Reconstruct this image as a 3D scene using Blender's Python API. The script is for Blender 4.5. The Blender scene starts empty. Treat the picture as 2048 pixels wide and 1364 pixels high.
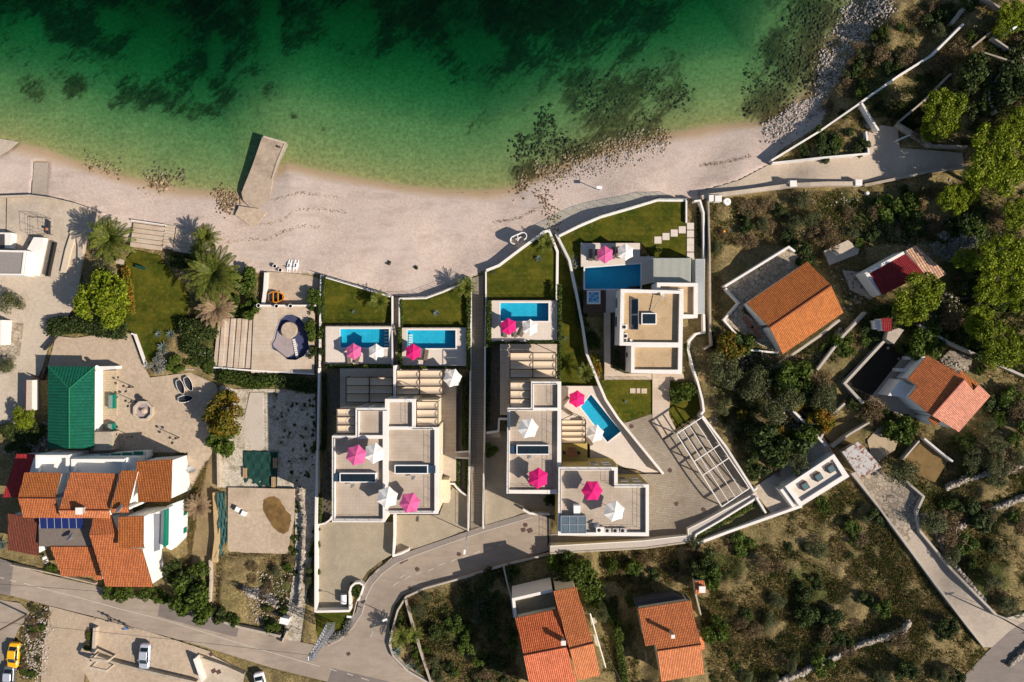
import bpy, bmesh, math, random
import numpy as np
from mathutils import Vector, Matrix
from mathutils.geometry import delaunay_2d_cdt, tessellate_polygon

# ------------------------------------------------------------------ camera, sky, sun, exposure
S = 0.085            # metres covered by one photo pixel at sea level
H = 135.4            # height of the drone
sc = bpy.context.scene
col = sc.collection
cam_d = bpy.data.cameras.new("Camera"); cam = bpy.data.objects.new("Camera", cam_d); col.objects.link(cam)
cam.location = (0, 0, H); cam.rotation_euler = (0, 0, 0)
cam_d.sensor_width = 36; cam_d.lens = 28; cam_d.clip_start = 1; cam_d.clip_end = 5000
sc.camera = cam
SUN_EL = 37.0; SUN_AZ = -24.0          # azimuth measured from +X towards +Y
w = bpy.data.worlds.new("World"); sc.world = w; w.use_nodes = True
wn = w.node_tree.nodes; wl = w.node_tree.links
bg = wn["Background"]; sky = wn.new("ShaderNodeTexSky"); sky.sky_type = 'NISHITA'; sky.sun_disc = False
sky.sun_elevation = math.radians(SUN_EL); sky.sun_rotation = math.radians(90 - SUN_AZ)
sky.air_density = 1.0; sky.dust_density = 0.6
wl.new(sky.outputs[0], bg.inputs[0]); bg.inputs[1].default_value = 0.068
sun_d = bpy.data.lights.new("Sun", 'SUN'); sun = bpy.data.objects.new("Sun", sun_d); col.objects.link(sun)
sun_d.energy = 4.9; sun_d.angle = math.radians(0.5); sun_d.color = (1.0, 0.89, 0.77)
_a = math.radians(SUN_AZ); _e = math.radians(SUN_EL)
sv = Vector((math.cos(_a)*math.cos(_e), math.sin(_a)*math.cos(_e), math.sin(_e)))
sun.rotation_euler = sv.to_track_quat('Z', 'Y').to_euler(); sun.location = sv*200
sc.view_settings.view_transform = 'Standard'; sc.view_settings.look = 'None'
sc.view_settings.gamma = 1; sc.view_settings.use_curve_mapping = False
sc.view_settings.exposure = 0.33
sc.cycles.max_bounces = 6; sc.cycles.transparent_max_bounces = 12; sc.cycles.volume_bounces = 0
sc.cycles.diffuse_bounces = 3
random.seed(7); rng = np.random.default_rng(7)

# ------------------------------------------------------------------ geometry helpers
def P(px, py, z):
    k = S*(1-z/H)
    return Vector(((px-1024)*k, (682-py)*k, z))
def poly_w(pts, z): return [P(a, b, z) for a, b in pts]

SHORE = [(-9000,240),(-400,262),(-100,272),(0,284),(40,290),(90,302),(160,330),(230,350),(300,368),(360,380),(480,392),(508,380),
 (538,352),(575,331),(640,346),(720,361),(800,374),(880,383),(960,386),(1030,378),(1050,362),(1090,346),(1150,322),(1220,300),
 (1290,282),(1350,268),(1420,256),(1480,250),(1520,246),(1555,228),(1590,205),(1615,185),(1632,150),(1640,110),(1668,70),(1690,40),
 (1712,0),(1760,-120),(1950,-700),(2600,-9000)]
SEAPOLY = SHORE + [(-9000,-9000)]
def inpoly(px, py, poly):
    px = np.asarray(px, float); py = np.asarray(py, float); r = np.zeros(px.shape, bool); n = len(poly)
    for i in range(n):
        x0, y0 = poly[i]; x1, y1 = poly[(i+1) % n]
        if y0 == y1: continue
        c = ((y0 > py) != (y1 > py)) & (px < (x1-x0)*(py-y0)/(y1-y0)+x0)
        r ^= c
    return r
def dist_line(px, py, pts):
    px = np.asarray(px, float); py = np.asarray(py, float); d = np.full(px.shape, 1e18)
    for (x0, y0), (x1, y1) in zip(pts[:-1], pts[1:]):
        dx, dy = x1-x0, y1-y0; L = dx*dx+dy*dy
        t = np.clip(((px-x0)*dx+(py-y0)*dy)/L, 0, 1)
        d = np.minimum(d, (px-x0-t*dx)**2+(py-y0-t*dy)**2)
    return np.sqrt(d)
CTRL = np.array([(50,350,.9),(300,420,1.1),(650,450,1.1),(900,500,1.2),(1150,400,1.1),(1000,440,1.1),(1400,300,1.),(1550,330,1.8),(750,545,1.4),
 (500,480,1.2),(480,560,1.6),(850,575,1.5),(1340,385,1.5),(1060,455,1.4),
 (100,430,1.7),(100,600,2.0),(300,550,2.0),(50,800,2.2),(320,800,2.4),(550,800,2.4),(550,900,2.5),(500,1050,3.2),(300,1000,2.6),(0,1000,2.8),
 (0,1150,4.2),(200,1210,4.2),(420,1250,4.4),(500,1150,4.2),(640,1290,4.6),(800,1350,5),(100,1300,4.6),(350,1340,4.8),(460,1120,3.6),(600,1100,3.4),(610,950,2.6),
 (700,600,2.3),(870,620,2.3),(1050,530,2.4),(1160,650,3.0),(750,720,3.3),(900,720,3.3),(960,600,2.0),(960,760,3.0),(960,900,3.8),(960,1040,4.4),
 (700,1100,4.1),(850,1060,4.3),(1000,1030,4.6),(720,1200,4.3),(1080,1050,4.8),(1300,1000,4.9),(1400,880,4.9),(1300,420,2.4),(1250,780,4.2),(1180,560,3.2),
 (900,1200,5.6),(1000,1300,6.6),(1200,1100,5.6),(1200,1300,7.5),(1450,1060,6.0),(1500,1200,8.0),(1600,1350,10),(1400,1350,9.5),(820,1250,5.0),
 (1450,450,3.2),(1450,700,4.8),(1550,600,4.8),(1650,400,3.4),(1700,520,5.4),(1700,250,3.6),(1800,80,4),(1700,120,1.6),(1650,210,1.2),(1760,200,4),(1850,320,4.5),
 (1750,330,3.2),(2000,200,8),(2000,500,8.5),(1850,600,7.5),(1600,850,6.5),(1750,700,7.2),(1750,850,7.5),(1950,750,9),(1700,950,7.5),(1850,1050,9),(2000,1200,11),
 (2040,900,11),(1850,1330,11.5),(2040,0,7),(1560,960,6.4)])
def hgt(px, py):
    """terrain height at the photo pixel (numpy arrays or numbers)"""
    px = np.atleast_1d(np.asarray(px, float)); py = np.atleast_1d(np.asarray(py, float))
    cx = np.clip(px, -200, 2250); cy = np.clip(py, -200, 1560)
    num = np.zeros(px.shape); den = np.zeros(px.shape)
    for x, y, z in CTRL:
        ww = 1/(((cx-x)**2+(cy-y)**2)+900.)**1.5
        num += ww*z; den += ww
    land = num/den
    d = dist_line(px, py, SHORE); sea = inpoly(px, py, SEAPOLY)
    t = np.clip(d/110., 0, 1); land = land*(t*(2-t))
    land = np.where((px > 1560) & (py < 230), np.maximum(land, np.minimum(d*0.03, land+.2)), land)
    dm = d
    sb = -(0.018*np.minimum(dm, 25)+0.011*np.clip(dm-25, 0, 110)+0.027*np.clip(dm-135, 0, 500))
    return np.where(sea, sb, land)
def hz(px, py): return float(hgt(px, py)[0])

ORG = {}
class MB:
    """collects faces (with optional UVs) and links them as one mesh object"""
    def __init__(s): s.v = []; s.f = []; s.uv = []
    def face(s, pts, uv=None):
        i = len(s.v); s.v += [Vector(p) for p in pts]; s.f.append(tuple(range(i, i+len(pts)))); s.uv.append(uv); return s
    def cap(s, pts, flip=False):
        tris = tessellate_polygon([[Vector((p[0], p[1], 0)) for p in pts]])
        i = len(s.v); s.v += [Vector(p) for p in pts]
        for t in tris:
            a, b, c = [pts[k] for k in t]
            up = ((b[0]-a[0])*(c[1]-a[1])-(b[1]-a[1])*(c[0]-a[0])) > 0
            t = t if up != flip else t[::-1]
            s.f.append(tuple(i+k for k in t)); s.uv.append(None)
        return s
    def prism(s, pts, z0, z1, bottom=False, top=True):
        """pts: xy outline; z0/z1: numbers or lists"""
        n = len(pts); A = sum(pts[i][0]*pts[(i+1) % n][1]-pts[(i+1) % n][0]*pts[i][1] for i in range(n))
        if A < 0: pts = pts[::-1]; z1 = z1[::-1] if isinstance(z1, list) else z1; z0 = z0[::-1] if isinstance(z0, list) else z0
        b = [Vector((p[0], p[1], z0[i] if isinstance(z0, list) else z0)) for i, p in enumerate(pts)]
        t = [Vector((p[0], p[1], z1[i] if isinstance(z1, list) else z1)) for i, p in enumerate(pts)]
        for i in range(n):
            j = (i+1) % n
            L = (b[j]-b[i]).length; hh = t[i].z-b[i].z
            s.face([b[i], b[j], t[j], t[i]], [(0, 0), (L, 0), (L, hh), (0, hh)])
        if top: s.cap(t)
        if bottom: s.cap(b, True)
        return s
    def box(s, c, sx, sy, sz, rot=0.0, base=True):
        """box centred at c in x,y; c.z is its base when base"""
        ca, sa = math.cos(rot), math.sin(rot); z0 = c[2] if base else c[2]-sz/2
        pts = [(c[0]+x*ca-y*sa, c[1]+x*sa+y*ca) for x, y in ((-sx/2, -sy/2), (sx/2, -sy/2), (sx/2, sy/2), (-sx/2, sy/2))]
        return s.prism(pts, z0, z0+sz, bottom=True)
    def tube(s, a, b, r0, r1=None, n=6, cap=True):
        a = Vector(a); b = Vector(b); r1 = r0 if r1 is None else r1
        d = (b-a); 
        if d.length < 1e-6: return s
        q = d.to_track_quat('Z', 'Y'); A = []; B = []
        for k in range(n):
            u = Vector((math.cos(2*math.pi*k/n), math.sin(2*math.pi*k/n), 0)); u.rotate(q)
            A.append(a+u*r0); B.append(b+u*r1)
        i = len(s.v); s.v += A+B
        for k in range(n):
            j = (k+1) % n; s.f.append((i+k, i+j, i+n+j, i+n+k)); s.uv.append(None)
        if cap:
            s.f.append(tuple(i+n+k for k in range(n))); s.uv.append(None)
            s.f.append(tuple(i+k for k in range(n))[::-1]); s.uv.append(None)
        return s
    def lathe(s, c, prof, n=16, sx=1, sy=1):
        """prof: (radius, z) from bottom to top"""
        i = len(s.v)
        for r, z in prof:
            for k in range(n):
                t = 2*math.pi*k/n; s.v.append(Vector((c[0]+r*sx*math.cos(t), c[1]+r*sy*math.sin(t), c[2]+z)))
        for m in range(len(prof)-1):
            for k in range(n):
                j = (k+1) % n; s.f.append((i+m*n+k, i+m*n+j, i+(m+1)*n+j, i+(m+1)*n+k)); s.uv.append(None)
        if prof[-1][0] > 1e-4: s.f.append(tuple(i+(len(prof)-1)*n+k for k in range(n))); s.uv.append(None)
        return s
    def strip(s, L, R):
        for k in range(len(L)-1): s.face([R[k], R[k+1], L[k+1], L[k]])
        return s
    def build(s, name, mat, parent=None, smooth=False, label=None, cat=None, group=None, kind=None, org=None):
        me = bpy.data.meshes.new(name)
        o0 = ORG[parent.name] if parent is not None else (Vector(org) if org is not None else Vector((0, 0, 0)))
        me.from_pydata([tuple(v-o0) for v in s.v], [], s.f)
        if any(u is not None for u in s.uv):
            ul = me.uv_layers.new(name="UVMap"); li = 0
            for fi, f in enumerate(s.f):
                u = s.uv[fi]
                for k in range(len(f)):
                    if u is not None: ul.data[li].uv = u[k]
                    li += 1
        if mat is not None: me.materials.append(mat)
        if smooth: me.polygons.foreach_set('use_smooth', [True]*len(me.polygons))
        me.update()
        o = bpy.data.objects.new(name, me); col.objects.link(o)
        if parent is not None: o.parent = parent
        elif org is not None: o.location = o0
        ORG[o.name] = o0
        tag(o, label, cat, group, kind)
        return o
def tag(o, label=None, cat=None, group=None, kind=None):
    if label: o['label'] = label
    if cat: o['category'] = cat
    if group: o['group'] = group
    if kind: o['kind'] = kind
    return o
def thing(name, loc, label, cat, group=None, rz=0.0):
    o = bpy.data.objects.new(name, None); col.objects.link(o); o.location = loc; o.empty_display_size = .5
    o.rotation_euler = (0, 0, rz); ORG[o.name] = Vector(loc); tag(o, label, cat, group); return o
CH = {}
def kids(o): return [c for c in bpy.data.objects if c.parent == o]
def copy_tree(root, loc, rz=0.0, scale=1.0, label=None, group=None, cat=None):
    if root.name not in CH: CH[root.name] = [(c, kids(c)) for c in kids(root)]
    r = root.copy(); col.objects.link(r); r.location = loc; r.rotation_euler = (0, 0, rz)
    r.scale = (scale,)*3 if not isinstance(scale, tuple) else scale
    if label: r['label'] = label
    if group: r['group'] = group
    elif 'group' in r: del r['group']
    if cat: r['category'] = cat
    for c, gs in CH[root.name]:
        k = c.copy(); col.objects.link(k); k.parent = r
        for g in gs:
            m = g.copy(); col.objects.link(m); m.parent = k
    return r
def offset_poly(pts, d):
    """inset a polygon (xy) by d"""
    n = len(pts); A = sum(pts[i][0]*pts[(i+1) % n][1]-pts[(i+1) % n][0]*pts[i][1] for i in range(n)); sg = 1 if A > 0 else -1
    out = []
    for i in range(n):
        p0 = Vector(pts[i-1][:2]); p1 = Vector(pts[i][:2]); p2 = Vector(pts[(i+1) % n][:2])
        e0 = (p1-p0).normalized(); e1 = (p2-p1).normalized()
        n0 = Vector((-e0.y, e0.x))*sg; n1 = Vector((-e1.y, e1.x))*sg
        m = n0+n1; m = m/max(0.3, m.length_squared)*2 if m.length > 1e-6 else n0
        out.append(p1+m*d)
    return out
def line_offset(P3, wd):
    """left/right rails of a polyline of 3-D points"""
    L = []; R = []; n = len(P3)
    for i in range(n):
        a = P3[max(0, i-1)]; b = P3[min(n-1, i+1)]
        e0 = (P3[i]-a).to_2d(); e1 = (b-P3[i]).to_2d()
        if e0.length < 1e-6: e0 = e1
        if e1.length < 1e-6: e1 = e0
        e0.normalize(); e1.normalize(); n0 = Vector((-e0.y, e0.x)); n1 = Vector((-e1.y, e1.x)); m = n0+n1
        m = m/max(0.5, m.length_squared)*2
        L.append(P3[i]+Vector((m.x, m.y, 0))*wd/2); R.append(P3[i]-Vector((m.x, m.y, 0))*wd/2)
    return L, R
def densify(pts, step=25, closed=False):
    out = []; q = list(pts)+([pts[0]] if closed else [])
    for a, b in zip(q[:-1], q[1:]):
        n = max(1, int(math.dist(a, b)//step))
        for k in range(n): out.append(tuple(a[j]+(b[j]-a[j])*k/n for j in range(len(a))))
    if not closed: out.append(q[-1])
    return out

PATCHES = []      # (polygon px, flat z or None) - the terrain sheet is let down under them
def slab(name, pts, z, th, mat, label=None, cat=None, kind='structure', parent=None, reg=True, group=None):
    if reg: PATCHES.append((pts, z))
    return MB().prism([p[:2] for p in poly_w(pts, z)], z-th, z).build(name, mat, parent, label=label, cat=cat, kind=kind, group=group)
def drape(name, pts, off, mat, label=None, cat=None, kind='structure', zf=None, step=14, reg=True):
    """sheet that follows the ground"""
    if reg: PATCHES.append((pts, None))
    zf = zf or hgt
    b = densify(pts, 18, True); n = len(b)
    xs = [p[0] for p in pts]; ys = [p[1] for p in pts]
    gx, gy = np.meshgrid(np.arange(min(xs)+step/2, max(xs), step), np.arange(min(ys)+step/2, max(ys), step))
    gx = gx.ravel(); gy = gy.ravel(); m = inpoly(gx, gy, pts) & (dist_line(gx, gy, list(pts)+[pts[0]]) > step*.35)
    vs = [Vector(p[:2]) for p in b]+[Vector((a, c)) for a, c in zip(gx[m], gy[m])]
    r = delaunay_2d_cdt(vs, [(i, (i+1) % n) for i in range(n)], [], 1, 1e-4)
    V = r[0]; X = np.array([v[0] for v in V]); Y = np.array([v[1] for v in V]); Z = np.asarray(zf(X, Y))+off
    mb = MB(); mb.v = [P(X[i], Y[i], Z[i]) for i in range(len(X))]
    for f in r[2]:
        a, c, d = [mb.v[k] for k in f[:3]]
        if (c-a).to_2d().cross((d-a).to_2d()) < 0: f = f[::-1]
        mb.f.append(tuple(f)); mb.uv.append(None)
    return mb.build(name, mat, label=label, cat=cat, kind=kind)
def wall(name, pts, ht, wd, mat, label, cat='wall', zt=None, group=None, parent=None, kind=None, down=1.2, closed=False, step=25):
    """wall whose top centre line runs through the photo pixels pts; (px,py) or (px,py,ztop)"""
    q = densify([tuple(p) for p in pts]+([tuple(pts[0])] if closed else []), step)
    C = []
    for p in q:
        g = hz(p[0], p[1]); z = p[2] if len(p) > 2 else (zt if zt is not None else g+ht)
        C.append(P(p[0], p[1], z))
    gb = [min(hz(p[0], p[1]), c.z)-down for p, c in zip(q, C)]
    L, R = line_offset(C, wd); mb = MB(); mb.strip(L, R)
    Lb = [Vector((v.x, v.y, g)) for v, g in zip(L, gb)]; Rb = [Vector((v.x, v.y, g)) for v, g in zip(R, gb)]
    mb.strip(Lb, L); mb.strip(R, Rb)
    mb.face([L[0], Lb[0], Rb[0], R[0]]); mb.face([R[-1], Rb[-1], Lb[-1], L[-1]])
    return mb.build(name, mat, parent, label=label, cat=cat, group=group, kind=kind)
# ------------------------------------------------------------------ materials
def lin(r, g, b): 
    f = lambda c: (c/255/12.92) if c/255 <= .04045 else ((c/255+.055)/1.055)**2.4
    return (f(r), f(g), f(b))
class NT:
    def __init__(s, name):
        s.m = bpy.data.materials.new(name); s.m.use_nodes = True; s.t = s.m.node_tree; s.n = s.t.nodes; s.l = s.t.links
        s.b = s.n['Principled BSDF']; s.out = s.n['Material Output']; s.pos = s.n.new('ShaderNodeNewGeometry')
    def put(s, sock, v):
        if hasattr(v, 'is_linked') or isinstance(v, bpy.types.NodeSocket): s.l.new(v, sock)
        elif isinstance(v, (tuple, list)) and len(v) == 3 and sock.type == 'RGBA': sock.default_value = (*v, 1)
        else: sock.default_value = v
    def vec(s, scale=(1, 1, 1), rot=0, src=None):
        mp = s.n.new('ShaderNodeMapping'); s.l.new(src or s.pos.outputs['Position'], mp.inputs[0])
        mp.inputs['Scale'].default_value = scale; mp.inputs['Rotation'].default_value = (0, 0, rot); return mp.outputs[0]
    def streak(s, ang, sx):
        return s.vec((sx, 1, 1), src=s.vec(rot=-ang))
    def noise(s, scale, detail=4, rough=.55, vec=None, dist=0):
        t = s.n.new('ShaderNodeTexNoise'); t.inputs['Scale'].default_value = scale; t.inputs['Detail'].default_value = detail
        t.inputs['Roughness'].default_value = rough; t.inputs['Distortion'].default_value = dist
        s.l.new(vec or s.pos.outputs['Position'], t.inputs['Vector']); return t.outputs[0]
    def voro(s, scale, vec=None, feat='F1', out='Distance', rand=1):
        t = s.n.new('ShaderNodeTexVoronoi'); t.feature = feat; t.inputs['Scale'].default_value = scale; t.inputs['Randomness'].default_value = rand
        s.l.new(vec or s.pos.outputs['Position'], t.inputs['Vector']); return t.outputs[out]
    def ramp(s, x, a, b, ca=(0, 0, 0), cb=(1, 1, 1)):
        r = s.n.new('ShaderNodeValToRGB'); r.color_ramp.elements[0].position = a; r.color_ramp.elements[1].position = b
        r.color_ramp.elements[0].color = (*ca, 1); r.color_ramp.elements[1].color = (*cb, 1); s.l.new(x, r.inputs[0]); return r.outputs[0]
    def mix(s, f, a, b, mode='MIX'):
        m = s.n.new('ShaderNodeMix'); m.data_type = 'RGBA'; m.blend_type = mode
        s.put(m.inputs[0], f); s.put(m.inputs[6], a); s.put(m.inputs[7], b); return m.outputs[2]
    def math(s, op, a, b=0.0, clamp=False):
        m = s.n.new('ShaderNodeMath'); m.operation = op; m.use_clamp = clamp; s.put(m.inputs[0], a); s.put(m.inputs[1], b); return m.outputs[0]
    def bump(s, hgt_, st=.5, d=.05):
        b = s.n.new('ShaderNodeBump'); b.inputs['Strength'].default_value = st; b.inputs['Distance'].default_value = d
        s.l.new(hgt_, b.inputs['Height']); s.l.new(b.outputs[0], s.b.inputs['Normal'])
    def rnd(s, out='Random Per Island'):
        return s.pos.outputs[out]
    def objrnd(s):
        o = s.n.new('ShaderNodeObjectInfo'); return o.outputs['Random']
    def sep(s, v):
        x = s.n.new('ShaderNodeSeparateXYZ'); s.l.new(v, x.inputs[0]); return x.outputs
    def attr(s, name):
        a = s.n.new('ShaderNodeAttribute'); a.attribute_name = name
        c = s.n.new('ShaderNodeSeparateColor'); s.l.new(a.outputs['Color'], c.inputs[0]); return c.outputs
    def fin(s, c, rough=.85, spec=.3, metal=0):
        s.put(s.b.inputs['Base Color'], c); s.put(s.b.inputs['Roughness'], rough); s.b.inputs['Specular IOR Level'].default_value = spec
        s.b.inputs['Metallic'].default_value = metal; return s.m
def plain(name, c, rough=.8, var=.12, scale=1.5, bump=0, spec=.3, metal=0, fine=8):
    t = NT(name); n1 = t.noise(scale, 5); n2 = t.noise(scale*fine, 2)
    f = t.math('ADD', t.math('MULTIPLY', n1, .65), t.math('MULTIPLY', n2, .35))
    cc = t.ramp(f, .3, .7, tuple(x*(1-var) for x in c), tuple(min(1, x*(1+var)) for x in c))
    if bump: t.bump(n2, bump, .04)
    return t.fin(cc, rough, spec, metal)
def dirty(name, c, stain, var=.1, amt=.5, scale=.35, rough=.85, bump=.2):
    """pale plaster or concrete with irregular weather stains"""
    t = NT(name); n = t.noise(scale, 7, .65); f = t.noise(scale*9, 3); g = t.noise(scale*34, 2)
    base = t.ramp(f, .3, .72, tuple(x*(1-var) for x in c), tuple(x*(1+var) for x in c))
    k = t.math('MULTIPLY', t.ramp(n, .5, .72), amt)
    cc = t.mix(k, base, stain); cc = t.mix(t.math('MULTIPLY', t.ramp(g, .45, .8), .25), cc, tuple(x*.6 for x in c))
    t.bump(g, bump, .03); return t.fin(cc, rough)
def pavers(name, c, c2, w_, h_, rot=0, mortar=.012, mcol=None, var=.12, stain=None, offset=0.0):
    t = NT(name); v = t.vec(rot=rot); b = t.n.new('ShaderNodeTexBrick'); t.l.new(v, b.inputs[0])
    b.offset = offset; b.inputs['Scale'].default_value = 1; b.inputs['Brick Width'].default_value = w_; b.inputs['Row Height'].default_value = h_
    b.inputs['Mortar Size'].default_value = mortar; b.inputs['Color1'].default_value = (*c, 1); b.inputs['Color2'].default_value = (*c2, 1)
    b.inputs['Mortar'].default_value = (*(mcol or tuple(x*.6 for x in c)), 1); b.inputs['Bias'].default_value = 0
    n = t.noise(.5, 6, .6); cc = t.mix(t.math('MULTIPLY', t.ramp(n, .42, .68), .75 if stain else .25), b.outputs[0], stain or tuple(x*.72 for x in c))
    g = t.noise(14, 2); cc = t.mix(.18, cc, t.ramp(g, .3, .7, (0, 0, 0), (1, 1, 1)), 'OVERLAY')
    t.bump(g, .25, .02); return t.fin(cc, .85)
def tiles(name, c, dark, cols=.26, rows=.40, faded=None):
    """roof tiles: barrel columns down the slope, courses along the eave; UV in metres"""
    t = NT(name); uv = t.n.new('ShaderNodeUVMap'); x = t.sep(uv.outputs[0])
    u = t.math('FRACT', t.math('DIVIDE', x[0], cols)); vv = t.math('FRACT', t.math('DIVIDE', x[1], rows))
    hu = t.math('SINE', t.math('MULTIPLY', u, math.pi))                       # barrel height
    gap = t.ramp(hu, .18, .62)
    row = t.ramp(vv, .0, .24)
    cell = t.n.new('ShaderNodeTexWhiteNoise'); cell.noise_dimensions = '2D'
    cb = t.n.new('ShaderNodeCombineXYZ'); t.l.new(t.math('FLOOR', t.math('DIVIDE', x[0], cols)), cb.inputs[0]); t.l.new(t.math('FLOOR', t.math('DIVIDE', x[1], rows)), cb.inputs[1])
    t.l.new(cb.outputs[0], cell.inputs['Vector'])
    base = t.mix(cell.outputs[0], tuple(q*.78 for q in c), tuple(min(1, q*1.2) for q in c))
    n = t.noise(.45, 6, .65); base = t.mix(t.math('MULTIPLY', t.ramp(n, .45, .75), .55), base, faded or tuple(q*.62 for q in c))
    base = t.mix(gap, dark, base); base = t.mix(t.math('ADD', t.math('MULTIPLY', row, .45), .55), dark, base)
    hh = t.math('ADD', hu, t.math('MULTIPLY', vv, -.5)); t.bump(hh, .9, .06)
    return t.fin(base, .8, .25)
def leafm(name, ca, cb, cc=None, trans=.25):
    t = NT(name); r = t.rnd(); o = t.objrnd(); n = t.noise(.55, 3)
    k = t.math('ADD', t.math('MULTIPLY', r, .6), t.math('MULTIPLY', n, .4))
    c = t.mix(t.ramp(k, .25, .75), ca, cb)
    if cc: c = t.mix(t.math('MULTIPLY', t.ramp(n, .5, .62), .8), c, cc)
    c = t.mix(t.math('MULTIPLY', o, .4), c, tuple(q*.55 for q in ca))
    m = t.fin(c, .6, .25)
    tr = t.n.new('ShaderNodeBsdfTranslucent'); t.l.new(c, tr.inputs[0]); mx = t.n.new('ShaderNodeMixShader'); mx.inputs[0].default_value = trans
    t.l.new(t.b.outputs[0], mx.inputs[1]); t.l.new(tr.outputs[0], mx.inputs[2]); t.l.new(mx.outputs[0], t.out.inputs[0]); return m
def glassy(name, c, rough=.08): return plain(name, c, rough, .05, spec=.6)

W_COPE = dirty('coping_white', (.78, .74, .69), (.5, .44, .36), .05, .25, .5)
W_PLAST = dirty('plaster_white', (.74, .71, .67), (.5, .45, .38), .05, .3, .5)
CREAM = dirty('plaster_cream', (.70, .61, .44), (.5, .42, .28), .05, .3, .5)
OCHRE = dirty('plaster_ochre', (.46, .34, .10), (.35, .25, .08), .08, .3, .6)
ROOF_T = pavers('roof_terrace_pavers', (.46, .38, .305), (.43, .36, .29), .5, .5, mcol=(.35, .29, .23), stain=(.34, .275, .21), mortar=.02)
ROOF_O = dirty('roof_gravel_ochre', (.47, .34, .20), (.30, .19, .09), .14, .55, .55)
DECK = pavers('pool_deck_stone', (.66, .58, .50), (.63, .55, .48), .6, .6, mcol=(.52, .46, .39), mortar=.012)
COBB = pavers('driveway_cobbles', (.42, .36, .265), (.37, .31, .225), .42, .26, rot=.8, mcol=(.27, .225, .16), mortar=.025, stain=(.30, .25, .18), offset=.5)
COBG = pavers('forecourt_cobbles', (.38, .325, .255), (.30, .255, .20), .55, .28, rot=-.1, mcol=(.19, .16, .125), mortar=.03, stain=(.24, .185, .13), offset=.5)
WALK = pavers('walkway_boards', (.29, .245, .185), (.25, .21, .16), 3., .26, mcol=(.12, .10, .08), mortar=.03)
WOOD = pavers('deck_wood', (.16, .09, .055), (.13, .07, .045), 3., .16, mcol=(.05, .03, .02), mortar=.02)
CONC = dirty('concrete_pale', (.50, .42, .33), (.30, .24, .17), .12, .6, .3)
CONCG = dirty('concrete_grey', (.42, .355, .285), (.25, .2, .16), .12, .5, .4)
PLAZA = dirty('plaza_sandy_concrete', (.47, .37, .27), (.31, .24, .17), .16, .75, .22)
TRAV = pavers('terrace_travertine', (.56, .46, .36), (.52, .43, .34), 1.2, .6, mcol=(.4, .32, .25), mortar=.02, stain=(.42, .31, .21))
def _flags():
    t = NT('stone_flags'); v = t.sep(t.voro(1.5, out='Color'))[0]; e = t.voro(1.5, feat='DISTANCE_TO_EDGE'); n = t.noise(.8, 5); g = t.mix(v, (.27,.22,.17), (.50,.42,.32))
    g = t.mix(t.ramp(e, .02, .07, (1,1,1), (0,0,0)), g, (.13,.11,.075)); g = t.mix(t.math('MULTIPLY', t.ramp(n, .45, .7), .5), g, (.25,.2,.14)); t.bump(e, .4, .03); return t.fin(g, .9)
STONEP = _flags()
KERB = dirty('kerb_stone', (.46, .41, .35), (.3, .26, .2), .06, .3, .6)
LAWN = None
BLACK = plain('metal_black', (.02, .02, .022), .5, .1)
DARKM = plain('metal_dark_brown', (.055, .028, .02), .6, .15)
STEEL = plain('metal_galvanised', (.36, .38, .42), .45, .15, metal=.4)
WHITE = plain('paint_white', (.80, .80, .79), .5, .04)
PALEG = plain('slats_pale_green', (.55, .57, .50), .6, .06)
PINK = plain('canvas_magenta', (.66, .012, .16), .85, .07, 2)
PINKF = plain('canvas_faded_pink', (.62, .11, .28), .85, .1, 2)
CANV = plain('canvas_white', (.80, .77, .72), .85, .05, 2)
BEIGE = plain('canvas_beige', (.66, .54, .40), .85, .06, 2)
TAUPE = plain('woven_taupe', (.17, .13, .10), .8, .15, 8)
CHARC = plain('cushion_charcoal', (.025, .027, .035), .8, .1)
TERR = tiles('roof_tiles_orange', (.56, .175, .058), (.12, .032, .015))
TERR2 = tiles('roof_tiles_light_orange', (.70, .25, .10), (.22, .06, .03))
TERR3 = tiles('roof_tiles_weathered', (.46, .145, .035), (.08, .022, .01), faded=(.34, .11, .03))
TERRB = tiles('roof_tiles_brown', (.20, .055, .03), (.035, .012, .01))
TERRR = tiles('roof_tiles_red', (.40, .03, .035), (.10, .008, .01))
TERRP = tiles('roof_tiles_pinkish', (.66, .29, .19), (.28, .09, .06))
GREENR = tiles('roof_sheet_green', (.002, .10, .058), (.001, .07, .04), .5, .35)
SHUT = plain('shutter_green', (.0, .17, .11), .6, .1)
GLASSD = glassy('glass_dark', (.012, .022, .03))
GLASSB = glassy('glass_blue', (.03, .06, .10))
SOLAR = glassy('solar_blue', (.012, .02, .11), .15)
NETG = plain('netting_dark_green', (.008, .045, .035), .9, .4, 1.2)
STONE = plain('rubble_stone', (.40, .36, .31), .95, .35, 2.5, bump=.5)
STONEW = dirty('stone_wall', (.42, .36, .28), (.22, .18, .13), .25, .6, .8, bump=.6)
ROCKW = plain('shore_rock_pale', (.50, .46, .42), .9, .3, 1.2, bump=.6)
ROCKB = plain('shore_rock_brown', (.24, .16, .085), .85, .4, 1.2, bump=.6)
BARK = plain('bark', (.10, .07, .05), .95, .3, 3)
BRANCHG = plain('bare_branches', (.25, .2, .17), .95, .3, 3)
YEL = plain('car_paint_yellow', (.80, .42, .01), .25, .03, spec=.6)
SILV = plain('car_paint_silver', (.55, .58, .66), .22, .03, spec=.6, metal=.3)
CARW = plain('car_paint_white', (.75, .75, .76), .22, .03, spec=.6)
CARG = plain('car_paint_grey', (.10, .11, .12), .25, .05, spec=.6)
RUBB = plain('rubber_black', (.015, .015, .015), .85, .1)
POOLB = None
TEALR = plain('bin_blue', (.02, .10, .28), .5, .1)
REDP = plain('flower_red', (.55, .02, .02), .6, .1)
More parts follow.
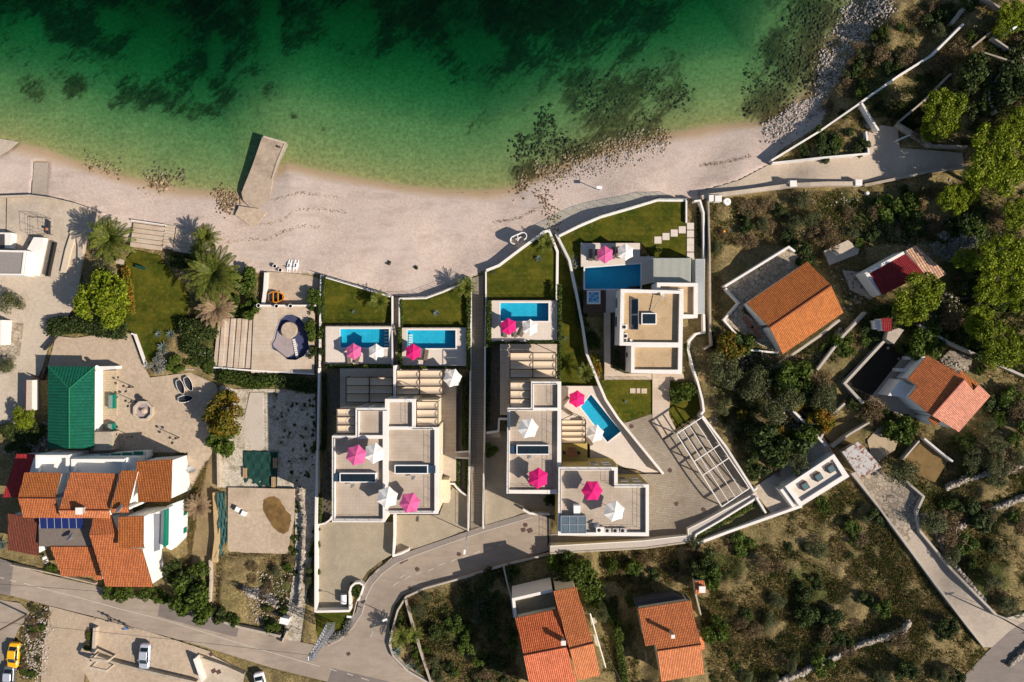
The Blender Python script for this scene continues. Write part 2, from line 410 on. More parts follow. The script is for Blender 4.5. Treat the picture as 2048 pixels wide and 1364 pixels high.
ORNG = plain('painted_orange', (.70, .26, .015), .5, .15, 3)
TERRAC = plain('clay_terracotta', (.5, .2, .1), .8, .15)
MH = plain('cast_iron_rust', (.10, .055, .045), .8, .3, 6)
L_PINE = leafm('leaves_pine', (.11, .155, .008), (.32, .38, .016))
L_OLV = leafm('leaves_olive', (.07, .085, .035), (.17, .18, .07))
L_DARK = leafm('leaves_dark_green', (.028, .048, .012), (.085, .115, .024))
L_GREEN = leafm('leaves_green', (.05, .09, .012), (.14, .19, .022))
L_YEL = leafm('leaves_yellowing', (.10, .115, .012), (.30, .21, .015), (.33, .15, .015))
L_BRN = leafm('leaves_dry_brown', (.13, .09, .045), (.30, .215, .11))
L_GREY = leafm('leaves_silver', (.20, .20, .18), (.36, .36, .32))
L_HEDGE = leafm('leaves_hedge', (.035, .065, .01), (.12, .16, .02))
L_PALM = leafm('fronds_palm', (.04, .06, .008), (.20, .22, .025), trans=.15)
L_DPALM = leafm('fronds_dead', (.30, .20, .11), (.50, .36, .22))
L_AGAVE = leafm('leaves_agave', (.13, .19, .17), (.30, .36, .31))
L_GRASS = leafm('grass_dry', (.20, .15, .055), (.44, .33, .14), (.14, .14, .03))

def _lawn():
    t = NT('lawn_grass'); a = t.noise(.35, 5, .6); b = t.noise(9, 3); c = t.noise(1.6, 4)
    g = t.ramp(a, .35, .68, (.032, .050, .004), (.095, .09, .009))
    g = t.mix(t.math('MULTIPLY', t.ramp(c, .5, .72), .6), g, (.15, .11, .02))
    st = t.ramp(t.noise(1.1, 1, vec=t.vec((.06, 1.3, 1), 1.45)), .42, .58, (.40, .40, .40), (.60, .60, .60)); g = t.mix(.45, g, st, 'OVERLAY'); g = t.mix(.5, g, t.ramp(b, .25, .75, (.15, .15, .15), (.85, .85, .85)), 'OVERLAY'); t.bump(b, .8, .06); return t.fin(g, .95, .1)
LAWN = _lawn()
def _pool(name, c, c2):
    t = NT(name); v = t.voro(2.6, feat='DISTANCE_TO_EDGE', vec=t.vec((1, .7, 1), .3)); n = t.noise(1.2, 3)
    g = t.mix(t.ramp(n, .3, .7), c, c2); g = t.mix(t.math('MULTIPLY', t.ramp(v, .0, .06, (1, 1, 1), (0, 0, 0)), .16), g, (.5, .85, .95)); return t.fin(g, .5)  # pale cell lines: caustic light painted into the lining colour
POOLB = _pool('pool_lining_blue', (.01, .36, .52), (.015, .42, .58))
POOLD = _pool('pool_lining_deep_blue', (.02, .47, .66), (.03, .52, .70))
POOLG = dirty('empty_pool_grey', (.36, .30, .30), (.22, .18, .19), .1, .6, .5)
POOLN = dirty('empty_pool_navy', (.05, .06, .13), (.03, .03, .07), .2, .4, .6)
def _clear(name, tint, bumps=.15, bscale=4, rmix=None):
    t = NT(name); t.n.remove(t.b)
    tr = t.n.new('ShaderNodeBsdfTransparent'); tr.inputs[0].default_value = (*tint, 1)
    gl = t.n.new('ShaderNodeBsdfGlossy'); gl.inputs['Roughness'].default_value = .12
    lw = t.n.new('ShaderNodeLayerWeight'); lw.inputs[0].default_value = .5
    fo = t.math('ADD', t.math('MULTIPLY', t.math('POWER', lw.outputs['Facing'], 5.0), .9), .022)
    bp = t.n.new('ShaderNodeBump'); bp.inputs['Strength'].default_value = bumps; bp.inputs['Distance'].default_value = .1
    nn = t.noise(bscale, 3); t.l.new(nn, bp.inputs['Height']); t.l.new(bp.outputs[0], gl.inputs['Normal'])
    mx = t.n.new('ShaderNodeMixShader'); t.l.new(fo, mx.inputs[0]); t.l.new(tr.outputs[0], mx.inputs[1]); t.l.new(gl.outputs[0], mx.inputs[2])
    t.l.new(mx.outputs[0], t.out.inputs[0]); return t
WATERP = _clear('pool_water', (.80, .95, .98)).m
_s = _clear('sea_water', (.98, 1, .99), .4, 1.3); _va = _s.n.new('ShaderNodeVolumeAbsorption')
_va.inputs['Color'].default_value = (.38, .81, .74, 1); _va.inputs['Density'].default_value = .60
_s.l.new(_va.outputs[0], _s.out.inputs['Volume']); SEAW = _s.m
GLASSC = _clear('glass_clear_green', (.72, .84, .80), .0).m
def _asph(name, c):
    t = NT(name); a = t.noise(.16, 6, .65); b = t.noise(25, 2); s_ = t.noise(1.4, 5, .6, vec=t.vec((.25, 1, 1), .32))
    g = t.ramp(a, .3, .7, tuple(x*.82 for x in c), tuple(x*1.15 for x in c)); g = t.mix(t.math('MULTIPLY', t.ramp(s_, .45, .72), .55), g, tuple(x*.68 for x in c))
    g = t.mix(.3, g, t.ramp(b, .25, .75), 'OVERLAY'); t.bump(b, .3, .02); return t.fin(g, .9)
ASPH = _asph('asphalt_worn', (.345, .28, .22)); ASPHD = _asph('asphalt_patch', (.20, .17, .15))
LINE = plain('road_marking', (.50, .45, .38), .8, .25, 6)
def _gravel():
    t = NT('gravel_lot'); v = t.voro(5, out='Color'); n = t.noise(.6, 5, .65); c = t.noise(7, 3)
    x = t.sep(v); g = t.mix(x[0], (.38, .32, .25), (.62, .56, .47)); g = t.mix(t.math('MULTIPLY', t.ramp(n, .5, .62), .6), g, (.17, .15, .07))
    g = t.mix(t.math('MULTIPLY', t.ramp(c, .56, .66), .7), g, (.15, .14, .07)); t.bump(c, .5, .05); return t.fin(g, .95, .1)
GRAV = _gravel()
# ------------------------------------------------------------------ ground sheets: lawns, decks, drives, roads
slab('lawn', [(644,551),(784,593),(784,645),(644,645)], 2.6, 1.8, LAWN, 'mown lawn below the two-umbrella pool deck', 'lawn')
slab('lawn', [(802,598),(852,596),(885,584),(920,569),(942,557),(942,653),(800,653)], 2.6, 1.8, LAWN, 'mown lawn with one round yellow shrub', 'lawn')
slab('lawn', [(974,540),(998,532),(1045,497),(1088,465),(1098,463),(1114,503),(1113,599),(974,599)], 3.0, 2, LAWN, 'pointed lawn in front of the middle pool', 'lawn')
slab('lawn', [(1118,473),(1160,452),(1201,435),(1263,417),(1315,401),(1372,401),(1372,514),(1308,514),(1281,484),(1162,484),(1162,540),(1160,575),(1139,520)], 3.3, 2.2, LAWN, 'large lawn with square stepping stones', 'lawn')
drape('lawn', [(1114,500),(1128,515),(1139,540),(1157,655),(1174,712),(1199,771),(1117,771)], .05, LAWN, 'narrow lawn strip between white walls', 'lawn')
slab('lawn', [(1200,760),(1303,760),(1303,828),(1240,846),(1213,800)], 4.4, 1.5, LAWN, 'small lawn with stepping slabs behind the grey villa', 'lawn')
slab('lawn', [(1338,764),(1400,764),(1404,826),(1352,858),(1338,820)], 4.45, 1.5, LAWN, 'shaded lawn beside the white carport frame', 'lawn')
drape('lawn', [(250,520),(270,500),(318,510),(345,545),(372,575),(380,600),(372,640),(345,665),(322,690),(318,735),(292,735),(262,665),(240,640),(245,590),(238,560)], .05, LAWN, 'garden lawn among palms on the left', 'lawn')
drape('lawn', [(633,1223),(700,1223),(705,1235),(672,1276),(636,1284)], .06, LAWN, 'grass corner under the steel pylon', 'lawn')
# beach-side stepping stones of the big lawn
for i, (x, y) in enumerate([(1316,480),(1332,473),(1348.5,466),(1364.5,459.5)]):
    slab('stepping_stone', [(x-7,y-7),(x+7,y-7),(x+7,y+7),(x-7,y+7)], 3.38, .2, DECK, 'square pale stepping slab, number of diagonal row climbing the big lawn'.replace('number', ('lowest left','second','third','highest right')[i]), 'stepping stone', kind=None, group='diagonal stepping slabs on the big lawn')
for i, y in enumerate([452.5,468,483.5,496.5,512]):
    slab('stepping_stone', [(1374,y-7),(1388,y-7),(1388,y+6.5),(1374,y+6.5)], 3.38+.0*i, .2, DECK, ('topmost','second','third','fourth','lowest')[i]+' square slab of the straight path beside the blue-shaded wall', 'stepping stone', kind=None, group='straight slab path on the big lawn')
for i, (x, y, s_) in enumerate([(1265.5,781.5,5.5),(1277,781.5,3.5),(1288.5,782,5.5)]):
    slab('stepping_stone', [(x-s_,y-5),(x+s_,y-5),(x+s_,y+5),(x-s_,y+5)], 4.5, .2, TRAV, ('left large','small middle','right large')[i]+' slab on the small lawn behind the grey villa', 'stepping stone', kind=None, group='slabs on the small lawn')
# pool decks (with holes for the pools: built as frames round each pool)
def deck_with_pool(name, outer, pool, z, mat, lab, depth=1.5, th=2.4, lining=None, plab='', deep=None, reg=True):
    """paved deck with a rectangular hole, the pool basin and its water"""
    if reg: PATCHES.append((outer, z-th))
    O = [p[:2] for p in poly_w(outer, z)]; Q = [p[:2] for p in poly_w(pool, z)]
    r = delaunay_2d_cdt([Vector(p) for p in O+Q], [(i, (i+1) % len(O)) for i in range(len(O))]+[(len(O)+i, len(O)+(i+1) % len(Q)) for i in range(len(Q))], [], 1, 1e-5)
    mb = MB(); V = [Vector((v[0], v[1], z)) for v in r[0]]
    qx = [p[0] for p in Q]; 
    for f in r[2]:
        cx = sum(V[k].x for k in f)/3; cy = sum(V[k].y for k in f)/3
        if inpoly([cx], [cy], [tuple(p) for p in Q])[0]: continue
        a, b, c = [V[k] for k in f[:3]]
        mb.face([a, b, c] if (b-a).to_2d().cross((c-a).to_2d()) > 0 else [a, c, b])
    mb.prism(O, z-th, z, top=False)
    mb.build(name, mat, label=lab, cat='terrace', kind='structure')
    t = thing('swimming_pool', Vector((sum(p[0] for p in Q)/len(Q), sum(p[1] for p in Q)/len(Q), z-depth)), plab, 'swimming pool')
    b = MB(); n = len(Q); A = sum(Q[i][0]*Q[(i+1) % n][1]-Q[(i+1) % n][0]*Q[i][1] for i in range(n)); Q2 = Q if A > 0 else Q[::-1]
    for i in range(n):
        p, q = Q2[i], Q2[(i+1) % n]; b.face([(q[0], q[1], z-depth), (p[0], p[1], z-depth), (p[0], p[1], z), (q[0], q[1], z)])
    b.cap([(p[0], p[1], z-depth) for p in Q2]); b.build('basin', lining or POOLB, t)
    MB().cap([(p[0], p[1], z-.12) for p in Q2]).build('pool_water', WATERP, t)
    C = MB(); inn = offset_poly(Q2, -.22)
    for i in range(n):
        j = (i+1) % n; C.face([(Q2[i][0], Q2[i][1], z+.03), (inn[i][0], inn[i][1], z+.03), (inn[j][0], inn[j][1], z+.03), (Q2[j][0], Q2[j][1], z+.03)])
        C.face([(inn[i][0], inn[i][1], z-.05), (inn[j][0], inn[j][1], z-.05), (inn[j][0], inn[j][1], z+.03), (inn[i][0], inn[i][1], z+.03)][::-1])
    C.build('rim', W_COPE, t)
    return t
p1 = deck_with_pool('pool_deck', [(651,652),(786,652),(786,728),(651,728)], [(681,658),(778,658),(778,695),(681,695)], 3.7, DECK, 'paved deck with a pool, a faded pink and a white umbrella', plab='rectangular pool left of the narrow grey steps')
p2 = deck_with_pool('pool_deck', [(804,655),(937,655),(937,732),(804,732)], [(815,660.5),(911,660.5),(911,696.5),(815,696.5)], 3.7, DECK, 'paved deck with one pink umbrella and two loungers', plab='rectangular pool right of the narrow grey steps with one pink umbrella')
p3 = deck_with_pool('pool_deck', [(974,600),(1113,600),(1113,684),(974,684)], [(1001,606),(1097,606),(1097,642),(1001,642)], 4.0, DECK, 'paved deck right of the long walkway', plab='rectangular pool right of the long plank walkway')
p4 = deck_with_pool('pool_deck', [(1117,772),(1199,772),(1212,801),(1236,838),(1325,946),(1296,948),(1270,938),(1180,925),(1180,887),(1122,887),(1117,830)], [(1182,789),(1241.5,863),(1215,884),(1161.5,814)], 4.6, DECK, 'wedge-shaped paved deck along the slanting white wall', plab='slanting pool beside the diagonal white wall')
p5 = deck_with_pool('pool_deck', [(1162,486),(1280,486),(1280,513),(1308,513),(1308,565),(1245,578),(1245,625),(1212,625),(1212,579),(1167,579),(1167,533),(1162,533)], [(1170,536),(1281,528),(1281,577.5),(1170,577.5)], 4.2, DECK, 'paved terrace round the deep blue pool of the grey villa', depth=1.9, lining=POOLD, plab='deep blue pool with a slanting upper edge beside the hot tub')
for t_, Q, dr in ((p1, (767,659,777,694), 0), (p2, (816,668,824,692), 0)):
    z = 3.7; b = MB()
    for k in range(5):
        y = Q[1]+(Q[3]-Q[1])*(k+.5)/5; a = P(Q[0], y, z); c = P(Q[2], y, z); b.box(((a.x+c.x)/2, a.y, z-1.1+.0), abs(c.x-a.x), .3, .25)
    b.build('pool_steps', W_COPE, t_)
slab('wood_deck', [(1167,580),(1211,580),(1211,626),(1167,626)], 4.1, 1.6, WOOD, 'dark plank deck round the hot tub', 'deck')
slab('path', [(1305,745),(1340,745),(1340,800),(1338,831),(1353.5,861),(1327,881),(1305,847)], 4.6, 1.4, TRAV, 'pale slab path from the grey villa down to the forecourt', 'path')
slab('terrace', [(1209,625),(1221,625),(1221,735),(1250,747),(1368,747),(1368,760),(1209,760)], 4.5, 1.6, TRAV, 'pale terrace wrapped round the rear of the grey villa', 'terrace')
slab('planting_bed', [(1222,625),(1250,625),(1250,747),(1222,735)], 4.25, 1.2, plain('soil_dark', (.06,.05,.03), .95, .3, 2, .4), 'dark planting bed against the grey villa', 'planting bed')
# villa surrounds
slab('terrace', [(680,737),(790,737),(790,800),(680,818),(680,740)], 4.5, 1.6, CONC, 'shaded terrace under the left canvas pergola', 'terrace')
slab('terrace', [(790,738),(912,738),(912,905),(877,905),(790,800)], 4.6, 1.6, TRAV, 'side terrace with a white umbrella beside the cream wall', 'terrace')
slab('terrace', [(1000,688),(1114,688),(1114,760),(1016,830),(1000,830)], 4.7, 1.6, TRAV, 'shaded terrace under the two-bay canvas pergola', 'terrace')
SOIL = plain('soil_beds', (.14,.11,.075), .95, .35, 2, .4)
drape('planting_bed', [(651,735),(679,735),(679,818),(664,830),(664,870),(650,870),(640,1045),(660,1045),(655,900)], .05, SOIL, 'narrow planted strip along the left villa', 'planting bed')
drape('planting_bed', [(912,800),(938,740),(938,990),(926,990),(912,960)], .06, SOIL, 'planted strip along the plank walkway', 'planting bed')
drape('planting_bed', [(973,690),(1000,690),(1000,860),(973,860)], .05, SOIL, 'shaded bed right of the plank walkway', 'planting bed')
slab('terrace', [(877,905),(912,905),(912,962),(889,965),(884,930)], 4.6, 1.5, CONC, 'pale landing beside the cream wall', 'terrace')
drape('walkway', [(945,556),(967,549),(967,1057),(941,1063)], .10, WALK, 'long ribbed walkway running down to the beach', 'walkway')
drape('walkway', [(786,594),(797,594),(797,657),(797,737),(786,737)], .12, WALK, 'narrow grey steps between the two left pools', 'steps')
drape('driveway', [(638,1046),(665,1044),(786,1044),(787,1108),(762,1122),(735,1143),(722,1163),(700,1164),(695,1190),(695,1220),(637,1220)], .06, COBB, 'cobbled drive of the left villa', 'driveway')
drape('driveway', [(791,1030),(878,1030),(890,1000),(905,975),(938,990),(938,1058),(850,1092),(791,1106)], .06, COBB, 'cobbled drive beside the cream side wall', 'driveway')
drape('driveway', [(970,862),(1013,862),(1013,986),(1115,988),(1116,1030),(1060,1032),(970,1054)], .06, COBB, 'cobbled drive right of the plank walkway', 'driveway')
drape('forecourt', [(1243,848),(1303,828),(1327,881),(1353,864),(1403,830),(1500,978),(1444,1014),(1378,1052),(1392,1072),(1290,1082),(1100,1094),(1100,1068),(1180,1060),(1180,935),(1236,935),(1280,948),(1327,948)], .06, COBG, 'weathered cobbled forecourt under the white frame', 'forecourt')
# roads
drape('road', [(-200,1075),(0,1117),(35,1132),(90,1148),(185,1170),(287,1195),(353,1211),(420,1232),(482,1254),(568,1277),(634,1291),(672,1285),(700,1300),(800,1330),(900,1375),(1200,1500),(1100,1600),(657,1364),(544,1336),(400,1291),(195,1235),(98,1211),(18,1190),(-200,1150)], .05, ASPH, 'worn two-lane asphalt road', 'road')
drape('road', [(1100,1034),(1062,1030),(965,1056),(935,1063),(850,1092),(785,1122),(745,1152),(722,1187),(712,1225),(690,1258),(668,1278),(640,1290),(700,1306),(800,1332),(845,1352),(815,1330),(785,1300),(778,1250),(790,1210),(806,1190),(850,1174),(930,1152),(1010,1128),(1100,1100)], .058, ASPH, 'curving side road up to the villas', 'road')
drape('road_patch', [(-60,1103),(0,1118),(27,1125),(20,1192),(-60,1172)], .062, ASPHD, 'dark resurfaced patch at the left road end', 'road')
drape('road_patch', [(320,1205),(360,1213),(420,1233),(478,1255),(473,1274),(400,1256),(316,1232)], .062, ASPHD, 'dark resurfaced patch near the bushes', 'road')
drape('road_patch', [(664,1336),(780,1364),(830,1400),(700,1400),(655,1364)], .062, ASPHD, 'dark resurfaced patch by the frame bottom', 'road')
def stripe(name, pts, wd, off, mat, lab, cat='road marking', kind='structure', group=None):
    q = densify(pts, 12); C = [P(x, y, hz(x, y)+off) for x, y in q]; L, R = line_offset(C, wd)
    return MB().strip(L, R).build(name, mat, label=lab, cat=cat, kind=kind, group=group)
stripe('pavement', [(1066,1029),(1030,1040),(965,1059),(935,1069),(880,1088),(830,1105),(785,1124),(757,1144),(738,1168),(727,1190),(718,1225),(700,1252),(675,1275),(650,1288)], 1.0, .15, plain('pavement_grey', (.24,.205,.18), .9, .15, 2), 'narrow grey pavement along the side road', 'pavement')
def kerb(name, pts, lab, wd=.16, h_=.17, mat=None): return wall(name, pts, h_, wd, mat or KERB, lab, 'kerb', kind='structure', down=.3, step=14)
kerb('kerb', [(1066,1034),(1030,1045),(965,1064),(935,1074),(880,1093),(832,1110),(790,1128),(763,1148),(744,1171),(733,1193),(724,1227),(705,1256),(679,1280),(655,1292)], 'pale kerb along the outer curve of the side road')
kerb('kerb', [(636,1288),(652,1285),(672,1277),(692,1259),(706,1232),(713,1205),(722,1180),(740,1155),(784,1116)], 'pale kerb round the planted corner')
# markings
def dash(pts): return [stripe('lane_marking', [a, b], .13, .075, LINE, 'pale dash of the centre line', group='centre line dashes') for a, b in pts]
dash([((0,1155),(8,1157)),((20,1160),(32,1163)),((47,1166),(82,1176)),((520,1337),(532,1339)),((694,1347),(706,1351)),((722,1356),(738,1361)),((660,1338),(673,1342))])
stripe('centre_line', [(82,1176),(150,1193),(240,1218),(330,1240),(400,1262),(480,1287),(560,1310),(640,1333)], .12, .075, LINE, 'thin worn centre line of the main road')
dash([((1007,1087),(996,1091)),((983,1094),(972,1099)),((960,1102),(948,1107)),((936,1110),(925,1115)),((913,1118),(902,1123)),((890,1126),(878,1130)),((867,1137),(855,1142)),((843,1144),(831,1149)),((820,1152),(808,1160)),((798,1163),(786,1172)),((808,1128+22),(800,1156))])
dash([((764,1218),(759,1228)),((754,1237),(748,1255)),((746,1262),(741,1275))])
# left car park
drape('parking_area', [(192,1236),(300,1264),(421,1303),(415,1364),(412,1400),(200,1400),(160,1330),(178,1290),(182,1250)], .045, PLAZA, 'dusty asphalt parking bays', 'parking area')
for i, x in enumerate([(233,1280,231,1302),(263,1281,259,1330),(319,1302,316,1335),(347,1310,343,1352)]): stripe('bay_marking', [(x[0],x[1]),(x[2],x[3])], .1, .065, LINE, 'thin pale parking bay line', group='parking bay lines')
drape('road', [(-200,1190),(0,1200),(40,1206),(60,1225),(35,1262),(20,1300),(10,1400),(-200,1400)], .04, ASPH, 'grey lane behind the yellow car', 'road')
drape('path', [(98,1212),(190,1236),(180,1262),(172,1310),(165,1400),(80,1400),(85,1300),(95,1250)], .045, dirty('track_gravel', (.42,.33,.24), (.28,.21,.14), .15, .6, .4), 'gravel track beside the overgrown bank', 'path')
drape('yard', [(395,1320),(420,1308),(490,1345),(480,1400),(395,1400)], .07, CONC, 'pale concrete yard at the lower edge', 'yard')
# left quarter: promenade, plaza, lot
drape('promenade', [(-200,395),(0,395),(80,393),(140,402),(180,420),(205,445),(175,480),(168,520),(150,610),(95,700),(85,735),(60,790),(50,850),(-200,850)], .06, CONC, 'pale concrete promenade on the left', 'promenade')
drape('beach_ramp', [(68,324),(96,325),(94,392),(63,392)], .07, CONCG, 'grey concrete ramp down to the water', 'ramp')
drape('beach_slab', [(-200,270),(0,277),(38,284),(20,300),(0,312),(-200,320)], .15, CONC, 'broken concrete slab at the shore on the left', 'slab')
drape('plaza', [(112,672),(150,676),(230,664),(262,668),(292,740),(300,755),(380,745),(432,768),(440,820),(420,850),(425,905),(375,990),(375,905),(180,905),(190,735),(95,733)], .06, PLAZA, 'sandy concrete plaza with a fountain', 'plaza')
drape('paved_yard', [(0,645),(48,645),(40,710),(20,730),(0,725)], .07, STONEP, 'stone-flagged yard at the left edge', 'yard')
drape('gravel_lot', [(440,770),(470,778),(600,778),(630,760),(633,1045),(600,1290),(566,1275),(590,1130),(590,975),(560,975),(440,975)], .05, GRAV, 'white gravel lot between the plaza and the villas', 'lot')
slab('path', [(500,785),(526,785),(526,905),(488,905),(488,840)], 2.65, .4, dirty('lot_concrete', (.5,.44,.37), (.36,.3,.24), .1, .5, .5), 'pale concrete strip on the gravel lot', 'path', reg=False)
slab('concrete_slab', [(456,975),(589,978),(588,1040),(574,1108),(455,1104)], 3.5, 1.3, PLAZA, 'raised concrete slab with a brown damp stain', 'slab')
_t = NT('damp_stain'); _c = _t.ramp(_t.noise(.7, 5), .35, .7, (.11,.065,.02), (.26,.15,.05)); DAMP = _t.fin(_c, .7)
st = [(527,1000),(536,994),(549,992),(560,999),(572,1020),(581,1030),(582,1042),(578,1062),(567,1068),(556,1064),(547,1055),(540,1045),(532,1032),(525,1018)]
MB().cap([P(x+random.uniform(-1,1), y, 3.506) for x, y in densify(st, 4, True)]).build('damp_patch', DAMP, label='brown damp patch on the concrete slab', cat='stain', kind='structure')
slab('terrace', [(437,636),(506,638),(502,738),(426,736)], 2.7, 1, TRAV, 'stepped travertine terrace left of the empty pool', 'terrace')
for i, x in enumerate((441,459,472,482,496)):
    slab('terrace_step', [(x+3,637),(x+10,637),(x+4,736),(x-5,736)], 2.9+.0*i, .4, TRAV, ('leftmost','second','middle','fourth','rightmost')[i]+' long travertine step left of the empty pool', 'step', kind='structure', reg=False)
# empty kidney pool terrace
KID = [(553,660),(560,640),(572,630),(585,629),(600,636),(611,652),(616,675),(618,697),(608,712),(592,720),(575,719),(566,711),(556,703),(545,698),(543,688),(549,678)]
PATCHES.append(([(508,612),(628,612),(628,746),(502,746)], 1.2))
def kidney():
    z = 3.1; O = [p[:2] for p in poly_w([(508,611),(628,611),(628,746),(502,746)], z)]; Q = [tuple(p[:2]) for p in poly_w(KID, z)]
    n = len(O); r = delaunay_2d_cdt([Vector(p) for p in O+Q], [(i, (i+1) % n) for i in range(n)]+[(n+i, n+(i+1) % len(Q)) for i in range(len(Q))], [], 1, 1e-5)
    mb = MB(); V = [Vector((v[0], v[1], z)) for v in r[0]]
    for f in r[2]:
        c = sum((V[k] for k in f), Vector())/3
        if inpoly([c.x], [c.y], Q)[0]: continue
        a, b, d = [V[k] for k in f[:3]]; mb.face([a, b, d] if (b-a).to_2d().cross((d-a).to_2d()) > 0 else [a, d, b])
    mb.prism(O, z-1.8, z, top=False); mb.build('terrace', TRAV, label='travertine terrace round the empty kidney-shaped pool', cat='terrace', kind='structure')
    t = thing('empty_pool', P(582,675,1.5), 'empty dark kidney-shaped pool with a round island', 'swimming pool')
    b = MB(); Q2 = Q[::-1] if sum(Q[i][0]*Q[(i+1) % len(Q)][1]-Q[(i+1) % len(Q)][0]*Q[i][1] for i in range(len(Q))) < 0 else Q
    for i in range(len(Q2)):
        p, q = Q2[i], Q2[(i+1) % len(Q2)]; b.face([(q[0], q[1], z-.8), (p[0], p[1], z-.8), (p[0], p[1], z+.04), (q[0], q[1], z+.04)])
    inn = offset_poly(Q2, -.14)
    b.cap([(p[0], p[1], z-.8) for p in Q2]); b.build('basin', POOLN, t)
    f = MB(); f.cap([P(x, y, z-.77) for x, y in [(550,662),(575,660),(596,690),(590,706),(574,716),(548,694),(545,688),(549,678)]]); f.build('basin_floor', POOLG, t)
    c = MB()
    for i in range(len(Q2)):
        j = (i+1) % len(Q2); c.face([(Q2[i][0], Q2[i][1], z+.05), (inn[i][0], inn[i][1], z+.05), (inn[j][0], inn[j][1], z+.05), (Q2[j][0], Q2[j][1], z+.05)])
    c.build('rim', TRAV, t)
    i_ = MB(); i_.lathe(P(580,660,z-.78), [(1.35,0),(1.35,.7),(1.25,.78)], 24); i_.build('island', PLAZA, t)
    s_ = MB()
    for k in range(9):
        a = P(588+k*.8, 680+k*4.2, z-.76+.01*k); s_.box(a, .45, .28, .12, .3)
    s_.build('stepping_blocks', W_COPE, t)
kidney()
slab('terrace', [(528,552),(533,543),(600,548),(640,556),(640,608),(522,608),(524,580)], 1.75, .6, PLAZA, 'beach terrace holding the orange boat', 'terrace')
# terraced beach seats
for i in range(5):
    y0 = 446+i*9.5; x0 = 266-i*1.5
    slab('beach_terrace', [(x0+1,y0),(x0+64,y0+8.5),(x0+63,y0+17),(x0,y0+9)], 1.5+i*.22, 1.2, TRAV, ('lowest','second','third','fourth','highest')[i]+' planked beach terrace step left of the small stairs', 'terrace', reg=(i == 0))
    slab('beach_terrace', [(x0+87,y0+9),(x0+145,y0+17),(x0+140,y0+26),(x0+85,y0+18)], 1.5+i*.2, 1.2, TRAV, ('lowest','second','third','fourth','highest')[i]+' planked beach terrace step right of the small stairs', 'terrace', reg=(i == 0))
for i in range(8):
    y0 = 449+i*5.8; slab('stair_step', [(331-i*.8,y0),(350-i*.8,y0+3),(349-i*.8,y0+9.5),(330-i*.8,y0+6.5)], 1.35+i*.15, .8, TRAV, 'pale step of the small stairs between the beach terraces', 'step', kind='structure', reg=False)
# right: lanes and terraces
drape('path', [(1705,946),(1745,930),(1777,952),(1812,963),(1848,993),(1833,1024),(1842,1064),(1904,1139),(1994,1231),(2013,1238),(2060,1229),(2060,1300),(1969,1294),(1935,1251),(1873,1170),(1811,1086)], .06, CONCG, 'concrete lane climbing down to the road at the lower right', 'lane')
drape('path', [(1713,948),(1745,932),(1777,952),(1812,963),(1847,993),(1832,1024),(1841,1064),(1815,1084),(1760,1015)], .068, STONEP, 'stone-flagged upper part of the lane', 'lane')
drape('road', [(1975,1303),(2020,1262),(2070,1228),(2200,1200),(2200,1450),(1925,1450),(1930,1350)], .07, ASPHD, 'dark asphalt road in the lower right corner', 'road')
drape('path', [(1540,328),(1560,325),(1660,316),(1733,309),(1737,262),(1762,250),(1795,255),(1800,296),(1860,300),(1925,306),(1930,332),(1860,342),(1790,355),(1720,366),(1640,366),(1560,376),(1400,392),(1400,384),(1480,360)], .05, dirty('path_sandy', (.50,.41,.32), (.36,.28,.2), .12, .5, .4), 'sandy path between the walls above the beach', 'path')
drape('forecourt', [(1378,1052),(1444,1014),(1500,980),(1545,950),(1575,905),(1640,862),(1668,908),(1574,972),(1605,1012),(1545,1030),(1515,992),(1392,1070)], .07, CONC, 'pale ramp leading to the small white annexe', 'ramp')
slab('terrace', [(1452,575),(1577,497),(1612,523),(1492,604),(1483,622),(1538,660),(1560,700),(1520,690),(1447,642),(1475,606)], 5.3, 1.5, STONEP, 'flagstone terrace of the large brown-tiled house', 'terrace')
slab('terrace', [(1648,502),(1696,480),(1719,498),(1716,508),(1660,530)], 5.6, 1.2, CONC, 'small square concrete terrace above the brown-tiled house', 'terrace')
drape('yard', [(1684,540),(1728,545),(1762,588),(1740,600),(1700,580)], .07, CONCG, 'concrete yard of the red-roofed cottage', 'yard')
drape('field', [(1688,752),(1770,675),(1812,705),(1735,802),(1700,778)], .06, plain('soil_black', (.02,.017,.012), .95, .4, 1, .5), 'dark dug garden plot within stone walls', 'garden plot')
drape('yard', [(1735,802),(1812,705),(1850,712),(1815,795),(1850,840),(1800,830)], .07, CONCG, 'concrete yard left of the orange-roofed house', 'yard')
drape('yard', [(1880,720),(1900,700),(1945,715),(1940,740),(1915,745)], .07, STONEP, 'flagged yard behind the orange-roofed house', 'yard')
drape('yard', [(1735,880),(1760,850),(1800,870),(1790,900),(1745,930)], .07, dirty('yard_sandy', (.42,.33,.22), (.25,.2,.12), .2, .6, .8), 'sandy yard beside the whitewashed shed roof', 'yard')
drape('garden', [(1805,922),(1848,878),(1900,915),(1870,965),(1835,950)], .06, plain('soil_orange', (.22,.14,.055), .95, .3, .6, .4), 'brown earth garden inside stone walls', 'garden')
drape('garden', [(1588,810),(1640,845),(1730,845),(1705,888),(1665,888)], .06, plain('soil_olive', (.19,.14,.06), .95, .3, .6, .4), 'brown garden plot above the white annexe', 'garden')
drape('garden', [(415,770),(440,775),(440,975),(430,1235),(400,1240),(375,1170),(385,1090),(400,990),(420,905)], .04, plain('soil_ochre', (.24,.175,.09), .95, .35, .5, .4), 'dry ochre garden strip', 'garden')

